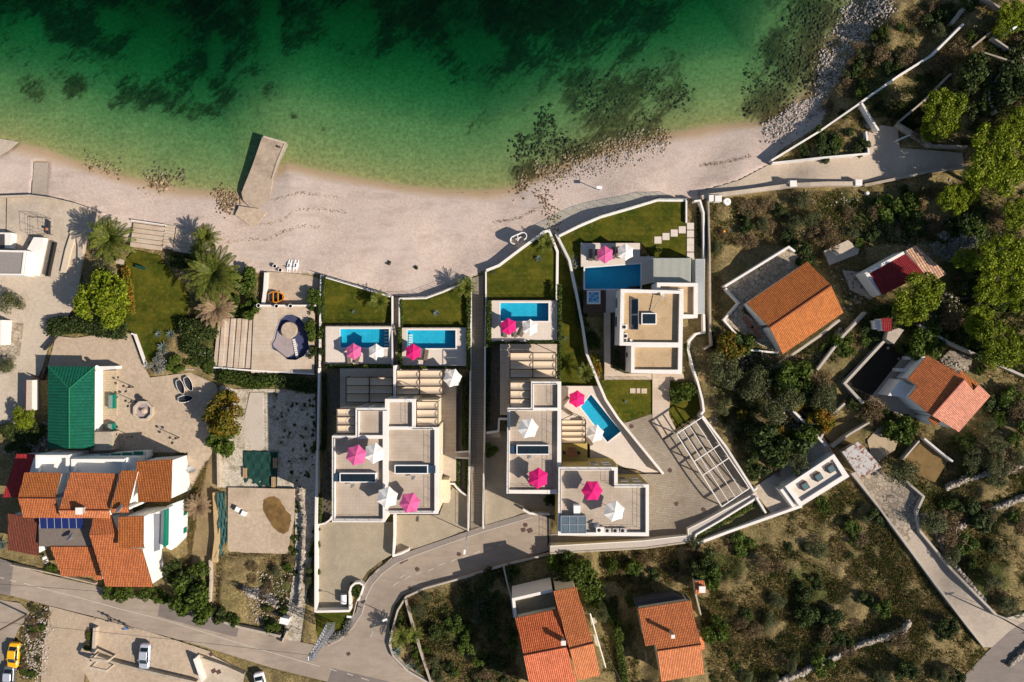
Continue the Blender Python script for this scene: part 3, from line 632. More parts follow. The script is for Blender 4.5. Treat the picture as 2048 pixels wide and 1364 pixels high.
# ------------------------------------------------------------------ terrain sheet
BEACH = SHORE[1:27] + [(1640,190),(1655,215),(1640,250),(1560,300),(1540,330),(1400,400),(1372,396),(1315,395),(1263,412),(1201,430),(1118,470),(1098,461),(1087,462),(1045,494),(998,530),(968,540),(940,556),(885,580),(852,593),(790,592),(643,548),(530,545),(470,545),(440,520),(400,500),(330,490),(262,490),(205,450),(150,405),(80,390),(-400,392)]
GREEN_BLOBS = [(1500,760,90,70),(1700,430,110,60),(1840,640,90,80),(1950,560,90,160),(1600,900,60,60),(900,1250,60,80),(1440,1130,70,40),(1620,1180,60,60),(1960,1150,70,90),(1850,1000,60,40),(560,1180,60,40),(1740,160,60,80),(430,640,70,120),(1780,860,60,60)]
WEED = [(70,180,38,42,1.),(150,165,34,40,1.),(545,185,34,26,1.),(588,230,11,9,1),(646,258,8,6,1),(1130,300,90,45,.95),(1240,230,110,55,1.),(1330,190,60,60,1.),(1530,190,45,55,1.1),(1580,110,75,90,1.25),(1610,30,80,70,1.25),(1530,200,60,60,1.2),(1640,60,40,60,1.1),(1400,90,60,60,.5),
        (240,355,14,8,.9),(330,330,26,26,.42),(360,300,20,24,.3),(60,150,90,60,.3),(1075,335,60,34,1.25),(1150,305,70,26,1.2),(1240,275,70,22,1.2)]
SANDY = [(300,90,52,75),(230,40,40,30),(640,140,70,55),(800,150,110,50),(540,60,22,70),(700,50,60,45),(1440,150,60,75),(1440,50,90,70),(60,60,30,30),(430,110,18,45),(940,90,40,30),(700,200,150,40)]
def vnoise(x, y, s, seed):
    g = np.random.default_rng(seed).uniform(-1, 1, (256, 256)); u = x/s; v = y/s
    i = np.floor(u).astype(int); j = np.floor(v).astype(int); fu = u-i; fv = v-j; fu = fu*fu*(3-2*fu); fv = fv*fv*(3-2*fv)
    a = g[i % 256, j % 256]; b = g[(i+1) % 256, j % 256]; c = g[i % 256, (j+1) % 256]; d = g[(i+1) % 256, (j+1) % 256]
    return (a*(1-fu)+b*fu)*(1-fv)+(c*(1-fu)+d*fu)*fv
def build_terrain():
    def axis(a, b, st, far):
        o = list(np.arange(a, b+.1, st)); x = a; s_ = st
        while x > far[0]: s_ *= 1.45; x -= s_; o.insert(0, x)
        x = b; s_ = st
        while x < far[1]: s_ *= 1.45; x += s_; o.append(x)
        return np.array(o)
    ax = axis(-40, 2090, 5, (-9000, 11000)); ay = axis(-40, 1404, 5, (-7000, 9000))
    X, Y = np.meshgrid(ax, ay); nx, ny = len(ax), len(ay); X = X.ravel(); Y = Y.ravel()
    Z = np.zeros(X.shape)
    for i in range(0, len(X), 40000): Z[i:i+40000] = hgt(X[i:i+40000], Y[i:i+40000])
    d = dist_line(X, Y, SHORE); sea = inpoly(X, Y, SEAPOLY); beach = inpoly(X, Y, BEACH) & ~sea
    # small relief
    rr = vnoise(X, Y, 90, 1)*.5+vnoise(X, Y, 38, 2)*.35+vnoise(X, Y, 15, 3)*.22
    Z0 = Z.copy(); Z = Z+np.where(beach | sea, rr*.12*np.clip(d/40, 0, 1), rr*np.clip(d/80, 0, 1))
    for poly, z in PATCHES:
        m = inpoly(X, Y, poly)
        Z = np.where(m, np.minimum(Z, (z-.3) if z is not None else Z0-.35), Z)
        m2 = ~m & (dist_line(X, Y, list(poly)+[poly[0]]) < 7); Z = np.where(m2, np.minimum(Z, Z0), Z)
    Z = np.where(sea, np.minimum(Z, -0.01), Z)
    k = S*(1-Z/H); V = np.stack([(X-1024)*k, (682-Y)*k, Z], 1)
    ii = (np.arange(ny-1)[:, None]*nx+np.arange(nx-1)[None, :]).ravel()
    F = np.stack([ii, ii+nx, ii+nx+1, ii+1], 1)
    me = bpy.data.meshes.new('terrain'); me.from_pydata(V.tolist(), [], F.tolist())
    me.polygons.foreach_set('use_smooth', np.ones(len(F), bool))
    # masks
    bz = np.zeros(X.shape); wr = np.where(beach, 1., 0.)
    wr = np.maximum(wr, np.where(sea, 1., 0.))
    # soften the landward edge of the beach
    db = dist_line(X, Y, BEACH+[BEACH[0]]); wr = np.where(~sea, np.clip(.5+np.where(beach, 1, -1)*db/14, 0, 1), 1.)
    g = np.full(X.shape, .33)
    for x, y, rx, ry in GREEN_BLOBS: g = np.maximum(g, .9*np.exp(-((X-x)/rx)**2-((Y-y)/ry)**2))
    weed = np.clip((d-165-25*vnoise(X, Y, 60, 71))/60, 0, 1)*.98
    sx = lambda a, b, w_: np.clip((X-a)/w_, 0, 1)*np.clip((b-X)/w_, 0, 1)
    weed = np.maximum(weed, np.clip((d-70)/60, 0, 1)*np.clip(.25+.5*vnoise(X, Y, 34, 74), 0, .5)); weed = np.maximum(weed, sx(990, 1420, 90)*np.clip((d-15)/50, 0, 1)*(.72+.35*vnoise(X, Y, 30, 73)))
    weed = np.maximum(weed, sx(-200, 575, 60)*np.clip((d-105-30*vnoise(X, Y, 50, 75)+.0*X)/45, 0, 1)*(.80+.3*vnoise(X, Y, 24, 76))*np.where(X > 230, 1, .75))
    weed = np.maximum(weed, sx(900, 1420, 60)*np.clip((d-150)/80, 0, 1)*.95)
    for x, y, rx, ry, a in WEED: weed = np.maximum(weed, a*np.exp(-(((X-x)/rx)**2+((Y-y)/ry)**2)**1.3*.8))
    for x, y, rx, ry in SANDY: weed = weed*(1-.85*np.exp(-(((X-x)/rx)**2+((Y-y)/ry)**2)**1.6))
    weed = np.where(weed > .3, weed*(.86+.30*vnoise(X, Y, 45, 72)), weed)
    ca = me.color_attributes.new('mask', 'FLOAT_COLOR', 'POINT')
    arr = np.stack([wr, np.clip(g, 0, 1), np.clip(np.where(sea, weed, weed*np.clip(1-d/18, 0, 1)*(X > 1000)), 0, 1), np.ones(X.shape)], 1).astype(np.float32)
    ca.data.foreach_set('color', arr.ravel())
    t = NT('terrain_ground'); m = t.attr('mask'); pz = t.sep(t.pos.outputs['Position'])[2]
    # pebble beach
    v = t.voro(4.2, out='Color'); vx = t.sep(v)[0]; n1 = t.noise(.12, 5, .6); n2 = t.noise(6, 3); n3 = t.noise(.55, 5, .62, vec=t.vec((.35, 1, 1), .12))
    peb = t.mix(vx, (.50,.395,.33), (.63,.51,.435)); peb = t.mix(t.math('MULTIPLY', t.ramp(n1, .4, .65), .5), peb, (.57,.485,.43))
    peb = t.mix(t.math('MULTIPLY', t.ramp(n3, .5, .7), .5), peb, (.37,.285,.23))
    peb = t.mix(t.math('MULTIPLY', t.ramp(n2, .62, .74), .5), peb, (.30,.23,.18))
    a0 = t.noise(1.6, 8, .75); wet = t.ramp(t.math('ADD', pz, t.math('MULTIPLY', t.math('SUBTRACT', n3, .5), .3)), .08, .42, (1,1,1), (0,0,0))
    peb = t.mix(wet, peb, (.43,.31,.19)); sb_ = t.ramp(pz, -.35/1, .0); under = t.math('MULTIPLY', t.math('SUBTRACT', -.03, pz), 6., True); sandc = t.mix(t.ramp(a0, .35, .65), (.22,.205,.075), (.46,.385,.16)); peb = t.mix(under, peb, sandc)
    # tide lines
    # seaweed
    sv_ = t.streak(.85, .38); a1 = t.noise(.42, 8, .70, vec=sv_, dist=.4); a2 = t.noise(1.0, 8, .78)
    a3 = t.noise(1.9, 5, .7, vec=t.streak(.85, .5)); wf = t.math('ADD', t.math('ADD', t.math('MULTIPLY', a1, .45), t.math('MULTIPLY', a2, .25)), t.math('MULTIPLY', a3, .30))
    thr = t.math('SUBTRACT', .605, t.math('MULTIPLY', m[2], .21)); wm = t.math('MULTIPLY', t.math('SUBTRACT', wf, thr), 13., True); wm = t.math('MULTIPLY', wm, t.ramp(m[2], .02, .12))
    weedc = t.mix(t.ramp(a2, .4, .65), (.040,.034,.014), (.16,.12,.04))
    peb = t.mix(t.math('MULTIPLY', m[2], .38), peb, (.13,.125,.05)); peb = t.mix(wm, peb, weedc)
    # scrub land
    s1 = t.noise(.35, 7, .7); s2 = t.noise(3.2, 5, .7); s3 = t.noise(11, 3, .7)
    dry = t.mix(t.ramp(s2, .35, .68), (.12,.09,.035), (.37,.28,.13)); grn = t.mix(t.ramp(s2, .35, .7), (.04,.05,.012), (.12,.125,.03))
    gm = t.ramp(t.math('ADD', t.math('MULTIPLY', m[1], .55), t.math('MULTIPLY', s1, .6)), .46, .66)
    land = t.mix(gm, dry, grn); land = t.mix(t.math('MULTIPLY', t.ramp(s3, .62, .7), .7), land, (.42,.36,.28)); land = t.mix(.35, land, t.ramp(s3, .25, .75), 'OVERLAY')
    e = t.ramp(t.math('ADD', m[0], t.math('MULTIPLY', t.math('SUBTRACT', s2, .5), .9)), .42, .58)
    c = t.mix(e, land, peb); hh = t.math('ADD', t.math('MULTIPLY', n2, .5), t.math('MULTIPLY', s3, .7)); t.bump(hh, .8, .12)
    t.fin(c, .95, .15); me.materials.append(t.m); me.update()
    o = bpy.data.objects.new('terrain', me); col.objects.link(o); tag(o, 'beach, dry slope and sandy seabed of the bay', 'ground', kind='structure')
build_terrain()
# the sea: surface with a closed body of water under it
def sea():
    mb = MB(); k = S; x0, x1, y0, y1 = (-9500-1024)*k, (11500-1024)*k, (682-500)*k, (682+9500)*k
    mb.prism([(x0,y0),(x1,y0),(x1,y1),(x0,y1)], -16, 0.0, bottom=True); mb.build('sea', SEAW, label='clear green sea over sand and seagrass', cat='sea', kind='structure')
sea()
# ------------------------------------------------------------------ white villas with flat roofs
def wxy(pts, z): return [tuple(p[:2]) for p in poly_w(pts, z)]
def window(t, a, b, u, z, w_, h_, frame=None, pane=None, out=.05, name='window'):
    """window on the wall running from a to b (world xy, outward side to the right of a->b); u: metres along"""
    a = Vector(a[:2]); b = Vector(b[:2]); e = (b-a).normalized(); n = Vector((e.y, -e.x))
    def q(s, zz, d): p = a+e*s+n*d; return Vector((p.x, p.y, zz))
    f = MB(); fw = .09
    for s0, s1, z0, z1 in ((u-fw, u, z-fw, z+h_+fw), (u+w_, u+w_+fw, z-fw, z+h_+fw), (u, u+w_, z+h_, z+h_+fw), (u, u+w_, z-fw, z)):
        A = [q(s0, z0, out), q(s1, z0, out), q(s1, z1, out), q(s0, z1, out)]; B = [q(s0, z0, -.02), q(s1, z0, -.02), q(s1, z1, -.02), q(s0, z1, -.02)]
        f.face(A); f.face([A[3], A[2], B[2], B[3]]); f.face([B[0], B[1], A[1], A[0]]); f.face([A[1], B[1], B[2], A[2]]); f.face([B[0], A[0], A[3], B[3]])
    fr = f.build(name, frame or W_COPE, t)
    p = MB(); p.face([q(u, z, .012), q(u+w_, z, .012), q(u+w_, z+h_, .012), q(u, z+h_, .012)])
    p.face([q(u+w_/2-.025, z, .03), q(u+w_/2+.025, z, .03), q(u+w_/2+.025, z+h_, .03), q(u+w_/2-.025, z+h_, .03)]); p.build('pane', pane or GLASSD, fr)
def rail(t, pts, z, h_=.95, mat=None, name='railing', step=1.5, r=.022):
    m = MB(); 
    for a, b in zip(pts[:-1], pts[1:]):
        a = Vector(a[:2]); b = Vector(b[:2]); L = (b-a).length; n = max(1, int(L/step))
        for zz in (z+h_, z+h_*.55): m.tube((a.x, a.y, zz), (b.x, b.y, zz), r, n=4)
        for k in range(n+1):
            p = a+(b-a)*k/n; m.tube((p.x, p.y, z), (p.x, p.y, z+h_), r, n=4)
    return m.build(name, mat or BLACK, t)
def villa_block(t, poly, cells, z, zb, wallm, pt=.42, ph=.62, roofm=None, rails=True, wname='wall'):
    """one flat-roofed volume: outer wall to zb, parapet ring, roof terraces in the cells"""
    O = wxy(poly, z); C = [wxy(c, z) for c in cells]
    MB().prism([Vector(p) for p in offset_poly(O, .02)], zb, z-ph-.25, top=True).build(wname, wallm, t)
    allp = list(O); edges = [(i, (i+1) % len(O)) for i in range(len(O))]
    for c in C:
        k = len(allp); allp += c; edges += [(k+i, k+(i+1) % len(c)) for i in range(len(c))]
    r = delaunay_2d_cdt([Vector(p) for p in allp], edges, [], 1, 1e-5)
    m = MB()
    for f in r[2]:
        p = [r[0][k] for k in f]; cx = sum(q[0] for q in p)/3; cy = sum(q[1] for q in p)/3
        if any(inpoly([cx], [cy], c)[0] for c in C): continue
        a, b, d = [Vector((q[0], q[1], z)) for q in p[:3]]; m.face([a, b, d] if (b-a).to_2d().cross((d-a).to_2d()) > 0 else [a, d, b])
    m.prism(O, z-ph-.25, z, top=False)
    for c in C:
        A = sum(c[i][0]*c[(i+1) % len(c)][1]-c[(i+1) % len(c)][0]*c[i][1] for i in range(len(c)))
        if A > 0: c = c[::-1]
        for i in range(len(c)):
            p, q = c[i], c[(i+1) % len(c)]; m.face([(p[0], p[1], z-ph), (q[0], q[1], z-ph), (q[0], q[1], z), (p[0], p[1], z)])
    m.build('parapet', W_COPE, t)
    rf = MB()
    for c in C: rf.cap([Vector((p[0], p[1], z-ph)) for p in c])
    rf.build('roof_terrace', roofm or ROOF_T, t)
def pergola(t, x0, y0, x1, y1, z, mat, nb=3, bays=2, zb=None, legs=True, wave=True, name='pergola', frame=None):
    """canopy: dark frame, cross bars and sagging cloth between them"""
    fr = MB(); a = P(x0, y0, z); b = P(x1, y1, z); X0, Y0, X1, Y1 = a.x, a.y, b.x, b.y
    bx = [X0+(X1-X0)*k/bays for k in range(bays+1)]; by = [Y0+(Y1-Y0)*k/nb for k in range(nb+1)]
    for x in bx: fr.tube((x, Y0, z), (x, Y1, z), .075, n=4)
    for y in by: fr.tube((X0, y, z+.03), (X1, y, z+.03), .065, n=4)
    if legs:
        for x in bx:
            for y in (Y0, Y1): fr.tube((x, y, z), (x, y, (zb or z-2.5)), .07, n=4)
    p = fr.build(name, frame or DARKM, t)
    c = MB(); n = 8
    for i in range(bays):
        xa, xb = bx[i]+.1, bx[i+1]-.1
        for j in range(nb):
            ya, yb = by[j]-.05, by[j+1]+.05
            for k in range(n):
                s0, s1 = k/n, (k+1)/n; f = lambda s: z-.05-.38*math.sin(math.pi*s)
                g0, g1 = (.10*math.sin(math.pi*s0), .10*math.sin(math.pi*s1)) if wave else (0, 0)
                c.face([(xa, ya+(yb-ya)*s0, f(s0)), (xa, ya+(yb-ya)*s1, f(s1)), (xb-g1*0-.12+g1*1.6, ya+(yb-ya)*s1, f(s1)), (xb-.12+g0*1.6, ya+(yb-ya)*s0, f(s0))][::-1])
    c.build('canopy_cloth', mat, p, smooth=True)
    return p
def hatch(t, x0, y0, x1, y1, zf, h_=.9, n=3, side=0.0):
    """raised roof hatch: white frame with dark sloping glass; side = width (px) of a blue porch on its left (<0: right)"""
    a = P(x0, y1, zf+h_); b = P(x1, y0, zf+h_); m = MB(); wd = .14
    m.prism([(a.x, a.y), (b.x, a.y), (b.x, b.y), (a.x, b.y)], zf, zf+h_-.12, top=True)
    for q in ((a.x, a.y, b.x, a.y+wd), (a.x, b.y-wd, b.x, b.y), (a.x, a.y+wd, a.x+wd, b.y-wd), (b.x-wd, a.y+wd, b.x, b.y-wd)):
        m.prism([(q[0], q[1]), (q[2], q[1]), (q[2], q[3]), (q[0], q[3])], zf+h_-.12, zf+h_, top=True)
    s_ = m.build('roof_hatch', WHITE, t); g = MB(); zz = zf+h_-.06
    g.face([(a.x+wd, a.y+wd, zz), (b.x-wd, a.y+wd, zz), (b.x-wd, b.y-wd, zz+.02), (a.x+wd, b.y-wd, zz+.02)]); g.build('glass', GLASSD, s_)
    for k in range(1, n): d = MB(); x = a.x+(b.x-a.x)*k/n; d.box((x, (a.y+b.y)/2, zz+.02), .05, (b.y-a.y)-2*wd, .05); d.build('glazing_bar', BLACK, s_)
    if side:
        xe, xs = (a.x, a.x+side*.08) if side < 0 else (b.x, b.x+side*.08)
        q = MB(); q.prism([(xe, a.y+.1), (xs, a.y+.1), (xs, b.y-.1), (xe, b.y-.1)], zf, zf+h_*.7); q.build('porch_glass', GLASSB, s_)
def dish(loc, r, az, name='satellite_dish', mat=None, label='', parent=None, post=.7):
    t = thing(name, loc, label, 'satellite dish'); 
    m = MB(); m.tube(loc, loc+Vector((0, 0, post)), .04); m.build('mast', STEEL, t)
    b = MB(); pr = [(0.01, 0), (r*.4, r*.05), (r*.75, r*.17), (r, r*.32)]; b.lathe((0, 0, 0), pr, 16); R = Matrix.Rotation(az, 3, 'Z') @ Matrix.Rotation(math.radians(55), 3, 'Y')
    b.v = [R @ v+loc+Vector((0, 0, post)) for v in b.v]; b.f = b.f[:-1]; b.uv = b.uv[:-1]; b.f += [f[::-1] for f in b.f]; b.uv += [None]*len(b.uv); b.build('reflector', mat or WHITE, t)
    c = MB(); d = R @ Vector((0, 0, 1)); c.tube(loc+Vector((0, 0, post-r*.6)), loc+Vector((0, 0, post))+d*r*.8, .02, n=4); c.build('feed_arm', STEEL, t)
    return t
VA = thing('villa', P(770,930,3.9), 'cream and white twin villa with stepped flat roofs, left of the plank walkway', 'villa')
ZA = 13.4
villa_block(VA, [(664,871),(711,871),(711,815.5),(770,815.5),(770,798),(831,798),(831,854.5),(877,854.5),(876,1028),(775.5,1028),(769.5,1044.5),(664,1044.5)],
  [[(718,822),(765.5,822),(765.5,870.5),(718,870.5)],[(670,877.5),(765.5,877.5),(765.5,1038),(670,1038)],[(777,804.5),(824,804.5),(824,853),(777,853)],[(776,859.5),(869,859.5),(869,1022),(776,1022)]], ZA, 3.6, CREAM)
MB().prism(wxy([(673,817.5),(711.2,817.5),(711.2,871.2),(673,871.2)], 10.4), 3.8, 10.4).build('lower_storey', CREAM, VA)
MB().prism(wxy([(831,800),(876,800),(876,856),(831,856)], 10.4), 3.8, 10.4).build('lower_storey', CREAM, VA)
pergola(VA, 673, 817.6, 710.5, 867, 12.7, BEIGE, 3, 1, 10.4); pergola(VA, 832.4, 803, 876, 852, 12.7, BEIGE, 3, 1, 10.4)
pergola(VA, 692, 754.5, 785, 804, 7.2, BEIGE, 3, 2, 4.5); pergola(VA, 792.5, 740.6, 885, 789, 7.6, BEIGE, 3, 2, 4.6)
MB().prism(wxy([(786.5,731),(791,731),(791,798),(786.5,798)], 8.4), 4, 8.4).build('party_wall', W_PLAST, VA)
za = ZA-.62
rail(VA, [(p.x, p.y) for p in poly_w([(668,876),(716,876),(716,820.5),(774,820.5)], ZA)], za, 1.25); rail(VA, [(p.x, p.y) for p in poly_w([(668,876),(668,1040),(764,1040)], ZA)], za, 1.25)
rail(VA, [(p.x, p.y) for p in poly_w([(820,803),(820,853)], ZA)], za, 1.25); rail(VA, [(p.x, p.y) for p in poly_w([(826,857),(866,857),(866,1024),(780,1024)], ZA)], za, 1.25)
hatch(VA, 679, 946, 752, 965, za, .9, 3, -12); hatch(VA, 789, 930, 856, 948, za, .9, 3, 14)
# windows on the cream side and the seaward fronts
e0 = P(876,1028,ZA); e1 = P(877,854.5,ZA)
for u, z in ((1.2,9.9),(5.2,9.9),(8.6,9.9),(1.2,6.9),(5.2,6.9),(8.6,6.6)): window(VA, e0, e1, u, z, .55, 1.0)
MB().prism([(e0.x, e0.y+.5), (e0.x+1.2, e0.y+.5), (e0.x+1.2, e0.y+4.2), (e0.x, e0.y+4.2)], 4, 7.4).build('side_porch', CREAM, VA)
for (a, b), us in ((((831,798),(770,798)), (.7,2.9)), (((770,815.5),(711,815.5)), (.8,2.8))):
    A = P(*a, ZA); B = P(*b, ZA)
    for u in us:
        for z in (10.2, 7.8): window(VA, A, B, u, z, 1.3, 1.5)
dish(P(708,971,za), .42, 2.2, label='small white dish beside the hatch of the left villa roof', parent=None); dish(P(829,955,za), .42, 2.2, label='small white dish beside the rear hatch of the left villa')
VB = thing('villa', P(1066,880,4.3), 'tall white and ochre villa with two roof terraces, right of the plank walkway', 'villa')
ZB = 13.6
villa_block(VB, [(1062,763),(1122.5,763),(1122.5,930),(1115,940),(1115,988),(1013,987),(1015,815.5),(1062,815.5)],
  [[(1068,769),(1115,769),(1115,815.5),(1068,815.5)],[(1020.5,821.5),(1115,821.5),(1114,980),(1019,980)]], ZB, 4.2, CREAM)
ZC = 14.6
villa_block(VB, [(1117,934.5),(1235.5,934.5),(1235.5,968.5),(1298,969),(1298,1072.5),(1116,1071)],
  [[(1123,941),(1228.5,941),(1228.5,975),(1291.5,975),(1291.5,1065),(1123,1065)]], ZC, 4.6, OCHRE)
MB().prism(wxy([(1020,764.5),(1062,764.5),(1062,816),(1020,816)], 10.6), 4.5, 10.6).build('lower_storey', CREAM, VB)
MB().prism(wxy([(1122,886),(1175,886),(1175,934),(1122,934)], 8.4), 4.5, 8.0).build('lower_storey', OCHRE, VB)
MB().prism(wxy([(1176,930),(1235,930),(1235,936),(1176,936)], 10.4), 4.5, 10.4).build('bay_front', OCHRE, VB)
pergola(VB, 1020, 705.5, 1111.5, 755, 8.2, BEIGE, 3, 2, 4.7); pergola(VB, 1020, 764.5, 1061, 814.5, 12.9, BEIGE, 3, 1, 10.6); pergola(VB, 1123, 840, 1171, 886, 8.6, BEIGE, 4, 1, 4.6)
zb = ZB-.62; zc = ZC-.62
rail(VB, [(p.x, p.y) for p in poly_w([(1017,985),(1017,819),(1065,819),(1065,767),(1113,767),(1113,815)], ZB)], zb, 1.25)
rail(VB, [(p.x, p.y) for p in poly_w([(1018,977),(1104,977),(1104,824)], ZB)], zb, 1.25)
rail(VB, [(p.x, p.y) for p in poly_w([(1121,1030),(1121,938),(1222,938),(1222,971),(1286,971),(1286,1060),(1215,1060)], ZC)], zc, 1.25)
hatch(VB, 1033, 890, 1099, 909.5, zb, .9, 3, -12)
gx = MB(); a = P(1122,1066,zc+1.1); b = P(1172,1032,zc+1.1); gx.prism([(a.x,a.y),(b.x,a.y),(b.x,b.y),(a.x,b.y)], zc, zc+1.1); gc = gx.build('stair_glasshouse', plain('glass_grey', (.11,.15,.18), .15, .15), VB)
gb = MB()
for k in range(4): x = a.x+(b.x-a.x)*k/3; gb.box((x,(a.y+b.y)/2,zc+1.1), .09, b.y-a.y, .06)
for k in range(3): y = a.y+(b.y-a.y)*k/2; gb.box(((a.x+b.x)/2,y,zc+1.12), b.x-a.x, .09, .06)
gb.build('glazing_bar', STEEL, gc)
st_ = MB()
for k in range(6): c = P(1154,1013+k*3.6,zc+1.4-.2*k); st_.box((c.x,c.y,zc), 1.0, .3, 1.4-.2*k+.05)
st_.build('roof_stair', WHITE, VB)
w0 = P(1235.5,934.5,ZC); w1 = P(1117,934.5,ZC)
for u in (.8, 2.7): 
    for z in (11.4, 9.2): window(VB, w0, w1, u, z, 1.1, 1.2)
w0 = P(1298,969,ZC); w1 = P(1235.5,968.5,ZC)
for u in (.8, 2.8):
    for z in (11.2, 8.6): window(VB, w0, w1, u, z, 1.2, 1.4)
dish(P(1059,913,zb), .42, 2.2, label='small white dish beside the hatch of the tall middle villa'); dish(P(1193,1049,zc), .5, 2.2, label='dish standing in front of the row of air-conditioning units')
def acbox(px, py, z, wd, dp, hh, label, g=None):
    c = P(px, py, z+hh); t = thing('air_conditioner', Vector((c.x, c.y, z)), label, 'air conditioner', g)
    MB().box((c.x, c.y, z+.06), wd, dp, hh-.06).build('casing', W_COPE, t)
    g_ = MB(); g_.lathe((c.x-wd*.15, c.y+dp/2*.0, z+hh), [(.28*min(1,dp/.5),.012)], 12); g_.build('fan_grille', BLACK, t)
    f = MB(); 
    for s_ in (-1, 1): f.box((c.x+s_*wd*.35, c.y, z), .06, dp*.9, .06)
    f.build('foot', BLACK, t)
acbox(1200.5, 1060.5, zc, 1.25, .9, .9, 'large white air-conditioning unit left of three small ones on the ochre villa roof')
for x, l in ((1216,'leftmost'),(1232,'middle'),(1247,'rightmost')): acbox(x, 1061.5, zc, .98, .62, .55, l+' of the three small air-conditioning units on the ochre villa roof', 'small air-conditioning units in a row')
# table with chairs on the shaded terrace of villa B
def dining(px, py, z, label):
    c = P(px, py, z); t = thing('dining_table', c, label, 'table'); m = MB(); m.box((c.x, c.y, z+.7), 1.5, .95, .05); m.build('tabletop', plain('wood_table', (.26,.1,.05), .6, .2), t)
    for sx in (-1, 1):
        for sy in (-1, 1): MB().tube((c.x+sx*.65, c.y+sy*.38, z), (c.x+sx*.65, c.y+sy*.38, z+.7), .04, n=4).build('leg', WOOD, t)
dining(1143.5, 906, 8.0, 'brown wooden dining table on the small shaded terrace')
def chair(px, py, z, rz, label, g, mat):
    t = thing('chair', (0,0,0), label, 'chair', g); m = MB(); m.box((0,0,.42), .45, .45, .05); m.build('seat', mat, t); m = MB(); m.box((-.21,0,.46), .05, .45, .45); m.build('backrest', mat, t)
    for sx in (-1, 1):
        for sy in (-1, 1): MB().tube((sx*.19, sy*.19, 0), (sx*.19, sy*.19, .42), .025, n=4).build('leg', BLACK, t)
    t.location = P(px, py, z); t.rotation_euler.z = rz; return t
WBR = plain('chair_wood_red', (.32,.12,.07), .6, .15)
for x, y, r, l in ((1138,896,-1.57,'left chair on the upper side of the brown dining table'),(1147.5,896,-1.57,'right chair on the upper side of the brown dining table'),(1128,905,0,'dark chair at the left end of the brown dining table'),(1157,905,3.14,'dark chair at the right end of the brown dining table')):
    chair(x, y, 8.0, r, l, 'chairs round the terrace dining table', WBR if y < 900 else CHARC)
# villa C
VC = thing('villa', P(1310,665,4.4), 'grey-white villa with gravelled ochre roofs beside the deep blue pool', 'villa')
ZV = 10.6
villa_block(VC, [(1241.5,578),(1367,581.5),(1364,748),(1262,746),(1262.5,691.5),(1239,691)],
  [[(1249,585),(1359,587.5),(1357,685),(1247,684)],[(1269,694.5),(1357,695),(1356,739.5),(1269,739)]], ZV, 4.3, W_PLAST, roofm=ROOF_O, ph=.75)
villa_block(VC, [(1314,565),(1396,566),(1395.5,636),(1366.5,636),(1366.5,581.5),(1314,580)], [[(1321,572),(1388,573),(1387.5,629),(1367,629),(1367,578),(1321,578)]], 9.6, 4.3, W_PLAST, roofm=ROOF_O, ph=.7)
zv = ZV-.75
hatch(VC, 1283, 626, 1313, 649, zv, .7, 1)
so = MB()
for k, (ya, yb) in enumerate(((598,628.5),(630,659))):
    A = P(1262,yb,zv+.2); B = P(1275,ya,zv+.2); so.face([(A.x,A.y,zv+.15),(B.x,A.y,zv+.95),(B.x,B.y,zv+.95),(A.x,B.y,zv+.15)])
    so.face([(A.x,A.y,zv),(B.x,A.y,zv),(B.x,A.y,zv+.95),(A.x,A.y,zv+.15)]); so.face([(B.x,A.y,zv),(B.x,B.y,zv),(B.x,B.y,zv+.95),(B.x,A.y,zv+.95)]); so.face([(B.x,B.y,zv),(A.x,B.y,zv),(A.x,B.y,zv+.15),(B.x,B.y,zv+.95)])
so.build('solar_collectors', GLASSD, VC)
fr_ = MB()
for ya, yb in ((598,628.5),(630,659)):
    A = P(1262,yb,zv+.2); B = P(1275,ya,zv+.2)
    for p, q in (((A.x,A.y,.2),(B.x,A.y,1.)),((B.x,A.y,1.),(B.x,B.y,1.)),((B.x,B.y,1.),(A.x,B.y,.2)),((A.x,B.y,.2),(A.x,A.y,.2))): fr_.tube((p[0],p[1],zv+p[2]),(q[0],q[1],zv+q[2]), .05, n=4)
fr_.build('collector_frame', STEEL, VC)
mt = thing('antenna_mast', P(1302,626,zv), 'slanting aerial mast on the ochre gravel roof', 'aerial'); m = MB(); A = P(1302,624,zv+.2); B = P(1322,594,zv+.9); m.tube(A, B, .06, .04); 
for k in range(7): q = A+(B-A)*k/6; m.box(q, .2, .08, .08, .6)
m.build('mast', STEEL, mt)
dish(P(1322,592,zv), .55, .7, label='white dish at the upper end of the grey villa roof')
acbox(1250, 654, zv, .8, .8, .8, 'white box unit at the left parapet of the grey villa roof'); acbox(1252, 672, zv, .5, .9, .6, 'grey air unit below the white box on the grey villa roof'); acbox(1259, 681, zv, .9, .4, .5, 'flat grey unit at the lower left parapet of the grey villa roof')
A = P(1262.5,691.5,ZV); B = P(1262,746,ZV)
window(VC, A, B, 1.1, 5.2, .8, 2.0); A = P(1241.5,578,ZV); B = P(1239,691,ZV)
for u in (1.2, 4.2): window(VC, A, B, u, 4.9, 1.6, 2.2)
